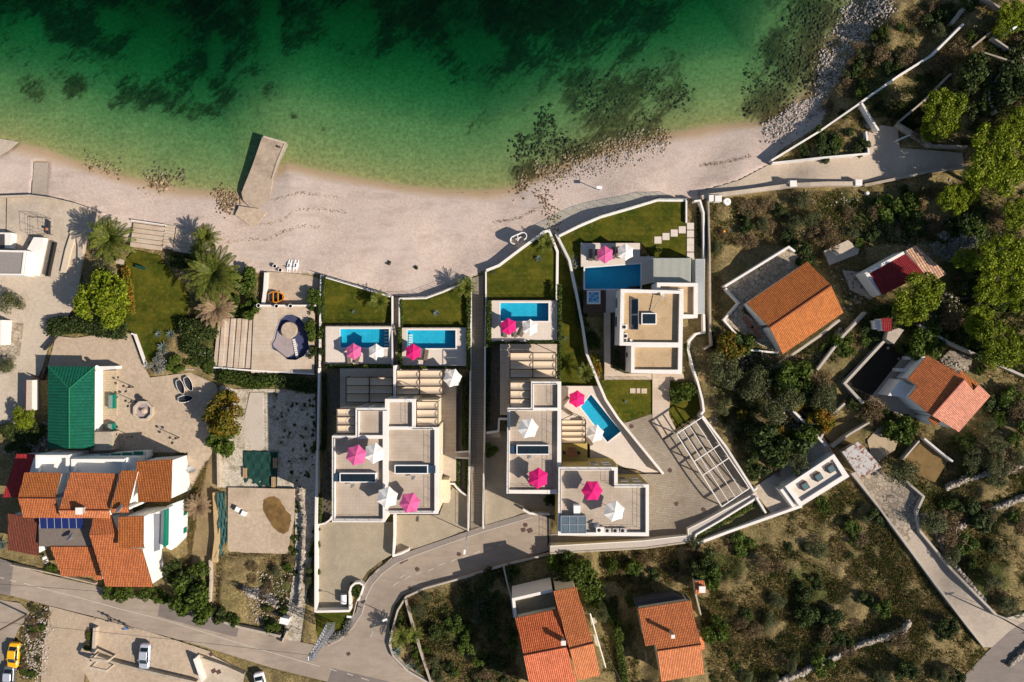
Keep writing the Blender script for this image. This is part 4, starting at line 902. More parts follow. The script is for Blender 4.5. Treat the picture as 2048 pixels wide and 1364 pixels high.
# slatted pergola and grey side roof of villa C
SL = thing('slatted_pergola', P(1344,541,4.3), 'pale slatted pergola beside the deep blue pool', 'pergola')
a = P(1307,516.5,7.6); b = P(1382,565,7.6); m = MB(); n = 33
for k in range(n):
    x = a.x+(b.x-a.x)*(k+.5)/n; m.box((x,(a.y+b.y)/2,7.45), .10, a.y-b.y, .14)
m.build('slats', PALEG, SL)
m = MB()
for y in (a.y, b.y): m.box(((a.x+b.x)/2, y, 7.25), b.x-a.x, .14, .18)
m.build('beam', W_COPE, SL)
for x in (a.x+.1, b.x-.1): MB().tube((x,a.y,4.2),(x,a.y,7.3), .08, n=4).build('post', W_COPE, SL)
m = MB(); q = wxy([(1391,518),(1410,518),(1409,627),(1395,627)], 7.4); m.prism(q, 4.3, 7.4); rib = MB()
SR = thing('lean_to_roof', P(1400,572,4.3), 'long grey corrugated lean-to roof along the right side of the grey villa', 'lean-to'); m.build('wall', W_PLAST, SR)
a = P(1391,519,7.5); b = P(1409.5,627,7.5)
for k in range(40): y = a.y+(b.y-a.y)*(k+.5)/40; rib.box(((a.x+b.x)/2,y,7.42), b.x-a.x, .17, .07)
rib.build('corrugated_sheet', plain('sheet_grey', (.40,.42,.42), .5, .06), SR)
# jacuzzi
JZ = thing('hot_tub', P(1187.5,594.5,4.1), 'square white hot tub with rippling water on the dark deck', 'hot tub'); a = P(1174,608,4.75); b = P(1201,581,4.75); m = MB(); z = 4.75
m.prism([(a.x,a.y),(b.x,a.y),(b.x,b.y),(a.x,b.y)], 4.1, z, top=False); inn = .28
for q in ((a.x,a.y,b.x,a.y+inn),(a.x,b.y-inn,b.x,b.y),(a.x,a.y+inn,a.x+inn,b.y-inn),(b.x-inn,a.y+inn,b.x,b.y-inn)): m.prism([(q[0],q[1]),(q[2],q[1]),(q[2],q[3]),(q[0],q[3])], z-.3, z)
m.build('shell', WHITE, JZ); m = MB(); m.cap([Vector((a.x+inn,a.y+inn,z-.1)),Vector((b.x-inn,a.y+inn,z-.1)),Vector((b.x-inn,b.y-inn,z-.1)),Vector((a.x+inn,b.y-inn,z-.1))]); _t = NT('spa_water'); _v = _t.voro(2.2); m.build('spa_water', _t.fin(_t.mix(_t.ramp(_v, .2, .6), (.04,.22,.42), (.30,.55,.68)), .15), JZ)
# white annexe at the right with three roof lights
AX = thing('annexe', P(1635,960,6.5), 'small white flat-roofed annexe with three roof lights', 'building'); ZX = 9.6
villa_block(AX, [(1570,973),(1668,908),(1699,953),(1600,1014)], [[(1580,975),(1665,918),(1685,951),(1603,1003)]], ZX, 5.8, W_PLAST, roofm=dirty('roof_white_stained', (.66,.60,.52), (.5,.36,.2), .06, .35, .9), ph=.55)
MB().prism(wxy([(1560,980),(1569,975),(1592,1011),(1586,1016)], 9.0), 5.8, 9.0).build('side_wing', W_COPE, AX)
for x, y in ((1610,972),(1637,954),(1662,937)):
    c = P(x, y, ZX-.1); m = MB(); m.box((c.x,c.y,ZX-.55), 1.15, 1.15, .6, .56); s_ = m.build('roof_light', DARKM, AX); m = MB(); m.box((c.x,c.y,ZX+.05), .9, .9, .04, .56); m.build('glass', plain('glass_teal', (.10,.17,.19), .1, .1), s_)
# ------------------------------------------------------------------ tile-roofed houses
def plane_of(pts):
    c = sum(pts, Vector())/len(pts); n = Vector()
    for i in range(len(pts)):
        a, b = pts[i], pts[(i+1) % len(pts)]; n += Vector(((a.y-b.y)*(a.z+b.z), (a.z-b.z)*(a.x+b.x), (a.x-b.x)*(a.y+b.y)))
    if n.z < 0: n = -n
    n.normalize(); return c, n
def roofplane(t, pts, mat, th=.16, name='roof', udir=None):
    """sloping tiled plane from (px,py,z) corners; the first edge gives the eave direction unless the slope is clear"""
    W = [P(*p) for p in pts]; c, n = plane_of(W)
    W = [Vector((p.x, p.y, c.z-((p.x-c.x)*n.x+(p.y-c.y)*n.y)/n.z)) for p in W]
    u = udir.normalized() if udir is not None else (Vector((-n.y, n.x, 0)).normalized() if math.hypot(n.x, n.y) > .03 else (W[1]-W[0]).normalized())
    v = n.cross(u)
    A = sum(W[i].x*W[(i+1) % len(W)].y-W[(i+1) % len(W)].x*W[i].y for i in range(len(W)))
    if A < 0: W = W[::-1]
    m = MB(); tr = tessellate_polygon([[Vector((p.x, p.y, 0)) for p in W]])
    for f in tr:
        q = [W[k] for k in f]
        if (q[1]-q[0]).to_2d().cross((q[2]-q[0]).to_2d()) < 0: q = q[::-1]
        m.face(q, [((p-c).dot(u), (p-c).dot(v)) for p in q])
    for i in range(len(W)):
        a, b = W[i], W[(i+1) % len(W)]; d = Vector((0, 0, -th)); m.face([a+d, b+d, b, a], [(0, .15)]*4)
    o = m.build(name, mat, t); return o, W, c, n
def body(t, W, c, n, zb, mat, inset=.3, th=.2, name='wall'):
    q = offset_poly([(p.x, p.y) for p in W], inset)
    zs = [c.z-((p.x-c.x)*n.x+(p.y-c.y)*n.y)/n.z-th for p in q]
    return MB().prism([Vector(p) for p in q], zb, zs, top=True).build(name, mat, t)
def shed(t, pts, mat, zb, wm, inset=.3, **k):
    o, W, c, n = roofplane(t, pts, mat, **k); body(t, W, c, n, zb, wm, inset); return o
def ridge(t, a, b, mat, r=.13):
    return MB().tube(P(*a)+Vector((0,0,.02)), P(*b)+Vector((0,0,.02)), r, n=6).build('ridge_tiles', mat, t)
def chimney(t, px, py, z, s=.55, h_=1.2, zb=None):
    c = P(px, py, z); m = MB(); m.box((c.x,c.y,(zb or z-h_-1)), s, s, z-(zb or z-h_-1)); o = m.build('chimney', CONCG, t); m = MB(); m.box((c.x,c.y,z+.0), s+.16, s+.16, .08); m.build('cap', W_COPE, o)
    return o
# --- large apartment house, lower left
AH = thing('apartment_house', P(190,1040,3.6), 'large white holiday house under a jumble of orange tiled roofs with solar panels', 'house')
WP = dirty('render_white', (.80,.79,.75), (.55,.5,.42), .03, .2, .4)
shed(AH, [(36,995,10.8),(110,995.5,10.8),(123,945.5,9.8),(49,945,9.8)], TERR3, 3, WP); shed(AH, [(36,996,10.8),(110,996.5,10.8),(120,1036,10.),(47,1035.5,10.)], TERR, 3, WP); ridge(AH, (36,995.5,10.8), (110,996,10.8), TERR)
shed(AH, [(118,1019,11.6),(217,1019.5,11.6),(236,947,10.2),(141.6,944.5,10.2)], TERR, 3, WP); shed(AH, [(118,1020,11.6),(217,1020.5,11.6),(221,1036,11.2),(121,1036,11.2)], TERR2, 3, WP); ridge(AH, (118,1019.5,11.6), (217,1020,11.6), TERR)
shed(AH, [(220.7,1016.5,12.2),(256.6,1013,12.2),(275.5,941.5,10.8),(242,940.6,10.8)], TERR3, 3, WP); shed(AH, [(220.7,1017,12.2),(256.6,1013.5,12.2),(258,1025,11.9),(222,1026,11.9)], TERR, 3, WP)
shed(AH, [(272,923,9.2),(344,918,9.2),(342,1003,11.4),(276,1004.5,11.4)], TERR3, 2.5, WP)
shed(AH, [(16,1027,7.6),(76,1037,7.6),(77,1112,6.9),(15.4,1099.7,6.9)], TERRB, 3.6, WP)
shed(AH, [(33,908,6.4),(68,908,6.4),(69,965,7.2),(38,994,7.6),(5,995,7.6)], TERRR, 2.5, WP)
shed(AH, [(186,1037,10.0),(222,1030,10.0),(237,1068,11.0),(178.6,1069,11.0)], TERR, 3, WP)
shed(AH, [(178.6,1069.5,11.0),(237,1068,11.0),(236,1096,10.7),(284,1098,10.5),(306,1174,9.4),(211.5,1173,9.4)], TERR, 3, WP)
shed(AH, [(100.6,1093.5,8.2),(184,1093.5,8.2),(203,1153,7.2),(123,1153,7.2)], TERR, 3.6, WP)
shed(AH, [(188,1153,7.0),(204,1153,7.0),(204,1160,6.8),(188,1160,6.8)], TERR, 3.6, WP, inset=.1)
shed(AH, [(237,1034,11.6),(287,1031.5,11.6),(286.4,1095.6,11.9),(236,1096.6,11.9)], TERR3, 3, WP)
# balcony boxes on the seaward side
def balcony(t, x0, y0, x1, y1, z, zb, depth=2.4, wm=None):
    a = P(x0, y1, z); b = P(x1, y0, z); wd = .45; m = MB()
    for q in ((a.x,a.y,a.x+wd,b.y),(b.x-wd,a.y,b.x,b.y),(a.x+wd,b.y-wd,b.x-wd,b.y)): m.prism([(q[0],q[1]),(q[2],q[1]),(q[2],q[3]),(q[0],q[3])], zb, z)
    m.prism([(a.x+wd,a.y),(b.x-wd,a.y),(b.x-wd,b.y-wd),(a.x+wd,b.y-wd)], zb, z-depth); o = m.build('balcony', wm or WP, t)
    g = MB(); g.face([(a.x+wd,a.y+.02,z-depth+.01),(b.x-wd,a.y+.02,z-depth+.01),(b.x-wd,b.y-wd,z-depth+.01),(a.x+wd,b.y-wd,z-depth+.01)]); g.build('balcony_floor', plain('balcony_floor_grey', (.20,.20,.22), .8, .1), o)
    return o
balcony(AH, 71, 910, 137, 945, 8.8, 2.5); balcony(AH, 142, 918, 248, 945, 8.8, 2.5); 
MB().prism(wxy([(68,915),(275,915),(275,1010),(40,1010)], 7.8), 2.5, 7.8).build('wall', WP, AH)
MB().prism(wxy([(150,911),(292,903),(292,916),(150,918)], 5.2), 2.5, 5.2).build('terrace_front', WP, AH)
a = P(152,917,5.35); b = P(288,905,5.35); m = MB(); 
for k in range(6): m.box((a.x+(b.x-a.x)*(k+.5)/6, a.y+(b.y-a.y)*(k+.5)/6, 5.2), (b.x-a.x)/6-.35, .5, .25)
m.build('planter_boxes', SHUT, AH)
# east side with balconies and green shutters
MB().prism(wxy([(287,1033),(331,1019),(326,1091),(300,1112),(287,1098)], 8.8), 3, 8.6).build('side_wing', WP, AH)
m = MB(); m.prism(wxy([(306,1028),(321,1028),(319,1100),(307,1104)], 8.8), 8.6, 8.63); m.build('side_wing_floor', plain('floor_bluegrey', (.22,.23,.26), .7, .1), AH)
MB().prism(wxy([(331,1019),(334,1018),(333,1092),(329,1094)], 9.0), 8.2, 9.5).build('railing_panel', SHUT, AH)
MB().prism(wxy([(334,1012),(366,1000),(362,1080),(343,1100),(334,1095)], 5.4), 3, 5.6).build('side_wing_low', WP, AH)
ea = P(344,1003,9.2); eb = P(344,918,9.2)
for u, z in ((.8,7.3),(.9,4.2),(3.2,5.6)): window(AH, ea+Vector((-.28,0,0)), eb+Vector((-.28,0,0)), u, z, .9, 1.2, frame=SHUT, pane=SHUT)
q0 = P(333,1095,5.6)+Vector((2.2,0,0))
ea = P(362,1080,5.6); eb = P(366,1000,5.6)
for u, z in ((.9,3.6),(3.9,3.9),(5.6,3.9)): window(AH, ea, eb, u, z, .7, 1.0, frame=SHUT, pane=SHUT)
ea = P(306,1174,9.4)+Vector((-.3,.3,0)); eb = P(284,1098,9.4)+Vector((-.3,0,0)); window(AH, ea, eb, 4.2, 6.6, 1.0, 1.1, frame=W_COPE)
# solar panels on the roof terrace
MB().prism(wxy([(77,1038),(186,1034),(186,1092),(78,1093)], 8.0), 3, 8.0).build('solar_terrace', plain('terrace_grey_brown', (.17,.14,.12), .9, .2), AH)
for k in range(6):
    x0 = 78.5+k*14.6; m = MB(); A = P(x0,1029.5,10.0); B = P(x0+13.4,1029.5,10.0); C = P(x0+14.8,1057,8.9); D = P(x0+1.6,1057,8.9); m.face([D,C,B,A]); d = Vector((0,0,-.09))
    for p, q in ((A,B),(B,C),(C,D),(D,A)): m.face([p,q,q+d,p+d])
    pn = m.build('solar_panel', SOLAR, AH); m = MB(); m.tube(A, D, .04, n=4); m.build('panel_frame', STEEL, pn)
m = MB()
for x in (82,122,165): c = P(x,1031,8); m.tube(c, Vector((c.x,c.y,9.9)), .05, n=4)
c = P(80,1033,9.6); d = P(166,1033,9.6); m.tube(c, d, .05, n=4); m.build('panel_stand', STEEL, AH)
chimney(AH, 158, 1022, 12.6, .9, 1.4)
for (x, y, z, l) in ((146,1074,8.0,'white dish on the dark terrace below the solar panels'),(245,1017,11.9,'white dish on the ridge of the narrow roof beside the tall one')): dish(P(x,y,z), .75, 2.3, label=l)
dish(P(384,940,2.8), .8, 1.2, label='large round white dish at ground level right of the white side wall', post=.6)
# --- green-roofed restaurant
GH = thing('restaurant', P(140,815,2.4), 'building with a dark green sheet-metal hip roof beside the plaza', 'building')
zr, zeav = 7.2, 5.6; rg = (138,777,zr)
shed(GH, [(96.5,732.4,zeav),(189,733.4,zeav),(138,777,zr)], GREENR, 2.2, W_PLAST, inset=.3)
shed(GH, [(96.5,732.4,zeav),(138,777,zr),(138,897,zr),(95.5,896.6,zeav)], GREENR, 2.2, W_PLAST, inset=.3); shed(GH, [(138,777,zr),(189,733.4,zeav),(188,896.6,zeav),(138,897,zr)], GREENR, 2.2, W_PLAST, inset=.3)
GR2 = plain('ridge_green', (.01,.17,.08), .5, .05)
for a, b in (((138,777,zr),(138,897,zr)),((96.5,732.4,zeav),(138,777,zr)),((189,733.4,zeav),(138,777,zr))): MB().tube(P(*a), P(*b), .09, n=5).build('ridge_cap', GR2, GH)
MB().prism(wxy([(188,733),(232,732),(232,738),(197,741),(197,896),(188,896)], 4.3), 2.2, 4.3).build('side_wall', W_PLAST, GH)
MB().prism(wxy([(188,864),(222,864),(225,900),(188,902)], 5.2), 2.2, 5.2).build('stone_wing', STONEW, GH)
MB().tube(P(194,734,2.4), P(194,734,4.9), .32, .28, n=12).build('chimney', W_COPE, GH)
slab('paved_yard', [(197,741),(233,741),(233,832),(216,832),(198,850)], 2.9, .5, pavers('yard_stone_light', (.52,.42,.29), (.44,.35,.24), .5, .4, mcol=(.3,.24,.17), mortar=.03, offset=.5, stain=(.40,.31,.2)), 'stone-paved apron beside the green-roofed restaurant', 'yard', kind='structure')
def hatchbox(px, py, lab):
    t = thing('ventilation_box', P(px,py,2.9), lab, 'box'); a = P(px-6.5,py+14,3.7); b = P(px+6.5,py-14,3.7); m = MB(); m.prism([(a.x,a.y),(b.x,a.y),(b.x,b.y),(a.x,b.y)], 2.9, 3.7); m.build('casing', SHUT, t)
    m = MB(); m.prism([(a.x+.12,a.y+.12),(b.x-.3,a.y+.12),(b.x-.3,b.y-.12),(a.x+.12,b.y-.12)], 3.7, 3.74); m.build('lid', plain('lid_glass_grey', (.22,.27,.24), .3, .2), t)
hatchbox(222, 803, 'green glazed box in sun on the stone apron'); hatchbox(221, 861, 'green glazed box in shade by the corner of the restaurant')
# small canopy / stall left of the restaurant
t = thing('garden_shed', P(57,790,2.3), 'narrow pale-roofed shed with a dark red edge left of the green roof', 'shed'); shed(t, [(52,760,4.4),(63,760,4.4),(63,822,4.4),(51,822,4.4)], CONC, 2.2, W_PLAST, inset=.05); m = MB(); m.tube(P(52,760,4.4), P(51,822,4.4), .08, n=4); m.build('roof_edge', TERRR, t)
# --- white house at the left edge
LH = thing('house', P(20,525,1.9), 'white house with a flat grey roof at the left edge', 'house')
MB().prism(wxy([(-40,499),(51,501),(45,551),(-40,550)], 5.2), 1.6, 5.0).build('wall', W_PLAST, LH)
m = MB(); O = wxy([(-40,499),(51,501),(45,551),(-40,550)], 5.2); I = offset_poly(O, .3)
for i in range(4):
    j = (i+1) % 4; m.prism([O[i], O[j], tuple(I[j]), tuple(I[i])], 4.8, 5.2)
m.build('parapet', W_COPE, LH); MB().cap([Vector((p.x,p.y,5.02)) for p in I]).build('roof', plain('roof_grey_felt', (.26,.235,.22), .9, .15, 3), LH)
MB().prism(wxy([(51,501),(66,474),(86,475),(71,551),(46,551)], 3.2), 1.6, 3.0).build('front_wall', W_COPE, LH)
MB().prism(wxy([(-40,464),(21,465),(19,496),(-40,496)], 3.4), 1.6, 3.2).build('front_porch', W_PLAST, LH)
m = MB(); m.prism(wxy([(-40,468),(8,468),(8,496),(-40,496)], 3.4), 3.2, 3.25); m.build('porch_floor', plain('porch_dark', (.06,.055,.06), .8, .2), LH)
MB().prism(wxy([(-30,640),(2,640),(0,690),(-30,690)], 5), 1.8, 4.8).build('rear_wing', W_PLAST, LH)
# --- brown-tiled house
R1 = thing('house', P(1590,615,5.0), 'large house under a weathered brown-orange gable roof', 'house'); z0, z1 = 8.6, 10.4
shed(R1, [(1493,606,z0),(1615,523,z0),(1662,571,z1),(1539,655,z1)], TERR3, 4.6, WP); shed(R1, [(1539.5,655.5,z1),(1662,571.5,z1),(1687,625,z0),(1566,708,z0)], tiles('roof_tiles_brown_orange', (.56,.19,.05), (.14,.04,.015)), 4.6, WP)
ridge(R1, (1539,655,z1), (1662,571,z1), TERR2)
wall('terrace_wall', [(1450,573),(1578,494),(1590,503)], 0, .35, W_COPE, 'white parapet wall along the upper side of the flagstone terrace', zt=6.2, down=.5)
wall('terrace_wall', [(1452,577),(1478,606),(1448,640),(1500,700),(1556,706)], 0, .3, W_COPE, 'low white wall along the left side of the flagstone terrace', zt=5.7, down=.8)
for x, y, l in ((1497,645,'upper'),(1512,664,'lower')):
    t = thing('bench', P(x,y,5.3), l+' reddish wooden bench beside the brown-tiled house', 'bench', 'benches on the flagstone terrace'); m = MB(); m.box(P(x,y,5.7), .5, 2.4, .08, .62); m.build('seat', WBR, t)
    for dy in (-.9,.9): c = P(x,y,5.3)+Vector((-dy*math.sin(.62),dy*math.cos(.62),0)); m = MB(); m.box(c, .4, .1, .4, .62); m.build('leg', WBR, t)
# --- red-roofed cottage
R2 = thing('cottage', P(1790,548,6.5), 'cottage with a dark red roof half hidden under a pine', 'house'); shed(R2, [(1739,546,9.2),(1810,506,9.2),(1850,548,10.2),(1765,590,10.2)], tiles('roof_tiles_dark_red', (.27,.02,.025), (.10,.008,.01), .3, .5), 6, WP)
shed(R2, [(1812,501,8.8),(1832,491,8.8),(1894,547,9.4),(1862,566,9.4)], tiles('roof_tiles_mixed', (.62,.42,.28), (.30,.07,.03), .4, .55), 6, WP)
MB().prism(wxy([(1728,546),(1806,503),(1809,508),(1738,547),(1766,590),(1760,590)], 9.3), 6, 9.4).build('parapet', W_COPE, R2)
# --- orange-roofed house on the right
R3 = thing('house', P(1880,785,8.2), 'house with orange and pinkish roof planes above the dug garden', 'house'); z0, z1 = 12.4, 14.4
shed(R3, [(1858,711,z0),(1916,747,13.1),(1929,758,z1),(1864,831,z1),(1815,794,z0),(1833,772,z0),(1818,758,z0)], TERR, 7.4, WP); shed(R3, [(1929.5,758.5,z1),(1947,781,13.7),(1957,769,13.6),(1981,792,12.9),(1918,864,12.9),(1864.5,831.5,z1)], TERRP, 7.4, WP)
shed(R3, [(1916,746,12.8),(1922,741,12.8),(1958,767,12.4),(1947,780,13.4),(1930,757,13.9)], TERR3, 7.4, WP, inset=.15); ridge(R3, (1929,758,z1), (1864,831,z1), TERRP)
MB().prism(wxy([(1776,791),(1802,759),(1815,768),(1833,772),(1815,795)], 11.0), 7.2, 11.0).build('flat_wing', W_PLAST, R3)
shed(R3, [(1856,838,11.8),(1864,832,12.2),(1882,842,12.2),(1868,852,11.8)], TERR3, 7.4, WP, inset=.1)
for x0, y0, x1, y1 in ((1816,716,1852,716),(1796,740,1826,741)): wall('yard_wall', [(x0,y0),(x1,y1)], 1.9, .5, W_PLAST, ('upper' if y0 < 730 else 'lower')+' short white wall projecting left of the orange-roofed house')
# --- lower-centre house
B3 = thing('house', P(1110,1290,6.2), 'house with bright orange-red roofs and a walled roof terrace, cut by the lower edge', 'house'); z1, z0 = 15.6, 13.6
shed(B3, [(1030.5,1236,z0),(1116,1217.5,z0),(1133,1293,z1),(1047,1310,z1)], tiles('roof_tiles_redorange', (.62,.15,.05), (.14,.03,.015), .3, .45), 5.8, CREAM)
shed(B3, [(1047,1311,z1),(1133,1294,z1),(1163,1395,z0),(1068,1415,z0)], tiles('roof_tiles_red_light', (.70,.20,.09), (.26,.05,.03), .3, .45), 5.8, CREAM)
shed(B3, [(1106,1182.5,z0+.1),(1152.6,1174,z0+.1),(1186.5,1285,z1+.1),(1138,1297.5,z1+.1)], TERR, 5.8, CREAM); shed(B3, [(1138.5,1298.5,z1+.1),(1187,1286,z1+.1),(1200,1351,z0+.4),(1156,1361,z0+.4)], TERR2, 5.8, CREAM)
ridge(B3, (1047,1310.5,z1), (1133,1293.5,z1), TERR); ridge(B3, (1138,1298,z1+.1), (1187,1285.5,z1+.1), TERR); chimney(B3, 1127, 1286, 16.6)
MB().prism(wxy([(1030,1200),(1106,1183),(1114,1218),(1032,1237)], 11.4), 5.8, 11.3).build('roof_terrace', plain('terrace_olive_grey', (.22,.19,.13), .9, .2), B3)
m = MB(); q = line_offset([P(1031,1236,12.2),P(1027,1199,12.2),P(1105,1181,12.2)], .45); m.strip(*q); lo = [[Vector((v.x,v.y,6)) for v in s_] for s_ in q]; m.strip(lo[0], q[0]); m.strip(q[1], lo[1]); m.build('parapet', W_COPE, B3)
m = MB(); m.tube(P(1180,1227,9.5), P(1211,1335,9.5), .12, n=4); m.build('gutter', W_COPE, B3)
slab('terrace', [(1180,1235),(1192,1235),(1214,1335),(1200,1340)], 7.2, 1.2, CONC, 'narrow pale terrace right of the lower house', 'terrace')
# --- second lower house
B4 = thing('house', P(1345,1270,7.2), 'small orange-roofed house with a slim chimney in the scrub', 'house'); z1, z0 = 13.2, 11.4
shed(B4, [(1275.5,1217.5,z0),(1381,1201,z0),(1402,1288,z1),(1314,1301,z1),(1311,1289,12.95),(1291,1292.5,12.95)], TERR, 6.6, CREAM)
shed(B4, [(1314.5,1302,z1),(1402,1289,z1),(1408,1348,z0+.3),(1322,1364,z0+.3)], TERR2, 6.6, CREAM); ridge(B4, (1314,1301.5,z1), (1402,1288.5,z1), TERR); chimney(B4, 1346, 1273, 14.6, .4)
MB().prism(wxy([(1268,1204),(1350,1191),(1381,1201),(1275,1218)], 9.4), 6.6, 9.4).build('flat_roof', plain('roof_dark_slate', (.07,.07,.08), .8, .2), B4)
shed(B4, [(1398,1265,9.6),(1405,1264,9.4),(1410,1298.5,9.4),(1403,1301,9.6)], TERR2, 6.6, CREAM, inset=.1)
MB().prism(wxy([(1290,1292),(1306,1290),(1316,1330),(1296,1334)], 9.0), 6.6, 7.2).build('porch', CONCG, B4)
t = thing('barbecue_hut', P(1400,1175,7), 'tiny tiled barbecue hut with a square chimney', 'barbecue'); shed(t, [(1389.5,1162,9.6),(1408,1161,9.6),(1414,1185.6,9.2),(1391.5,1188.7,9.2)], TERR, 6.2, WP, inset=.15); chimney(t, 1404.5, 1179, 10.3, .85, .6, 8.5)
# --- shed with a whitewashed roof, small garden buildings
t = thing('shed', P(1722,918,7.3), 'open shed with a stained whitewashed roof and rust-red vine', 'shed'); _t = NT('whitewash_vine'); _n = _t.noise(1.1, 6, .7, dist=.5); shed(t, [(1684,904,10.0),(1718,882,10.0),(1763,934,10.2),(1722,958,10.2)], _t.fin(_t.mix(_t.ramp(_n, .52, .57), (.48,.46,.44), (.22,.09,.045)), .9), 6.5, STONEW, inset=.5)
t = thing('outhouse', P(1775,650,8), 'small red-roofed outhouse with a white side roof', 'shed'); shed(t, [(1763,636,10.2),(1783,636,10.2),(1784,662,10.4),(1766,663,10.4)], bpy.data.materials['roof_tiles_dark_red'], 7.4, WP, inset=.1); MB().prism(wxy([(1750,641),(1764,640),(1765,659),(1751,658)], 9.4), 7.4, 9.4).build('side_roof', W_PLAST, t)
t = thing('shed', P(1790,665,8), 'grey flat-topped shed beside the red outhouse', 'shed'); MB().prism(wxy([(1776,664),(1798,656),(1808,660),(1788,688),(1773,678)], 9.6), 7.4, 9.6).build('roof', CONCG, t)
# ------------------------------------------------------------------ walls and fences
def W(pts, ht, wd, lab, mat=None, **k): return wall(k.pop('name', 'garden_wall'), pts, ht, wd*.85, mat or W_COPE, lab, **k)
W([(641,551),(784,593.5)], 0, .42, 'white retaining wall between the beach and the leftmost lawn', zt=2.9)
W([(799,597),(852,595.5),(885,583.5),(920,568.5),(943,556)], 0, .45, 'curved white retaining wall below the lawn with the yellow shrub', zt=2.9)
W([(972.5,541),(998,531),(1045,495.5),(1088,464),(1098,461),(1115,503),(1114,600)], 0, .5, 'pointed white retaining wall round the middle lawn', zt=3.35)
W([(1114.5,601),(1114,686)], 0, .35, 'white wall right of the middle pool deck', zt=4.2)
W([(1118,472),(1160,451.5),(1201,434),(1263,416),(1315,400),(1373,400.5)], 0, .5, 'long white retaining wall in front of the largest lawn', zt=3.6)
W([(1112.5,467),(1139,520),(1152,580),(1166,655),(1174,708),(1185,735),(1199.5,771),(1212,800),(1236.5,837),(1327,948)], 1.5, .45, 'long white boundary wall slanting down to the cobbled forecourt')
W([(1373,401),(1373,445)], 0, .3, 'short white wall left of the small beach stairs', zt=3.9); W([(1389,402),(1400.5,401),(1407.5,425),(1408,517)], 0, .35, 'white wall enclosing the clipped shrubs by the beach stairs', zt=3.9)
W([(1408,628),(1409,665),(1392,668),(1379,682),(1377,700),(1384,730),(1396,765),(1405,800),(1408,822),(1400,832)], 1.2, .4, 'curving white wall right of the grey villa')
W([(1417,397),(1420,520),(1421,660),(1424,690),(1408,698)], 1.3, .32, 'stone-topped alley wall right of the grey villa', mat=STONEW)
W([(642,552),(640,640),(639,735)], 1.0, .32, 'white wall left of the leftmost pool'); W([(638,736),(635,900)], 1.5, .38, 'white wall beside the left villa planting'); W([(634,901),(631.5,1050),(631,1225)], 1.5, .45, 'stepped white wall along the left cobbled drive')
W([(632,1223.5),(699,1222)], 1.5, .42, 'white wall closing the lower end of the left drive'); W([(699.5,1221),(699,1184),(702,1174),(710,1167),(719,1166),(727,1171)], 1.3, .35, 'white wall hooked round the planted corner by the bins'); W([(727,1172),(722,1188),(716,1202)], .9, .3, 'short white wall on the pavement side of the planted corner')
W([(635,1050),(650,1047),(660,1040),(664,1033)], 1.0, .3, 'curved white wall below the left villa corner')
W([(788.5,1029),(788.5,1070),(786.5,1112)], 1.4, .36, 'white wall dividing the two cobbled drives'); W([(785,1113),(802,1107.5),(818,1100)], 1.2, .4, 'short thick white wall at the mouth of the two drives')
W([(942,556),(942,650),(940.5,760)], 1.0, .3, 'white wall left of the plank walkway, beach half'); W([(940.5,761),(939,900),(936,1062)], 1.3, .32, 'white wall left of the plank walkway, road half')
W([(972,541),(972,600),(970,690)], 1.0, .3, 'white wall right of the plank walkway, beach half'); W([(970,691),(969,860),(966,1058)], 1.3, .32, 'white wall right of the plank walkway, road half')
W([(784,592),(784.5,735)], 1.2, .25, 'thin white wall left of the narrow grey steps'); W([(798.5,597),(798.5,656)], 1.2, .25, 'thin white wall right of the narrow grey steps')
W([(889,967),(908,968),(912,974),(922,984),(934,992)], 1.0, .3, 'curved white wall at the foot of the side stairs'); W([(998,838),(1016,838)], 1.5, .4, 'short white wall left of the tall villa'); W([(973,866),(997,863),(998,838)], 1.4, .35, 'white wall stepping round the shaded bed')
W([(1046,1019),(1060,1027),(1100,1029)], 1.2, .4, 'white wall at the end of the right cobbled drive')
for p, l in (([(911,905),(939,903)],'upper'),([(911,915),(939,917)],'lower')): W(p, .8, .3, l+' white cheek wall of the side stairs'.replace('  ',' '), name='stair_wall')
for i in range(6): slab('stair_step', [(912+i*4.6,906),(916.6+i*4.6,906),(916.6+i*4.6,914),(912+i*4.6,914)], 4.75-.14*i, .5, TRAV, 'narrow tread of the side stairs left of the plank walkway', 'step', reg=(i == 0))
for i in range(6): slab('stair_step', [(973+i*4.6,866),(977.6+i*4.6,866),(977.6+i*4.6,875),(973+i*4.6,875)], 4.0+.13*i, .5, TRAV, 'narrow tread of the side stairs right of the plank walkway', 'step', reg=(i == 0))
drape('footway', [(1100,1092),(1290,1081),(1377,1071),(1376,1058),(1412,1040),(1470,1008),(1513,985),(1520,996),(1440,1042),(1394,1068),(1388,1082),(1290,1096),(1100,1106)], 1.6, dirty('footway_beige', (.47,.42,.37), (.36,.31,.26), .05, .3, .4), 'smooth beige footway above the retaining wall of the forecourt', 'footway', zf=lambda x, y: hgt(x, y)*0+5.2)
W([(1100,1092.5),(1290,1081.5),(1377,1071.5),(1376,1058.5),(1412,1040.5),(1513,985.5)], 0, .14, 'low kerb-like edge of the beige footway', zt=6.86, down=2.6)
W([(1100,1107),(1290,1096.5),(1388,1083)], 0, .3, 'low rubble-topped wall below the beige footway', mat=STONEW, zt=6.9, down=2)
W([(1388,1082),(1393,1069),(1440,1042),(1513.5,996)], 0, .3, 'white wall on the upper side of the long planter', zt=7.2, down=2); W([(1396,1087),(1460,1063),(1550,1031),(1604,1012)], 1.2, .5, 'broad white outer wall below the long planter', down=2); W([(1513,995),(1532,1026)], 1.2, .35, 'short white cross wall at the end of the long planter')
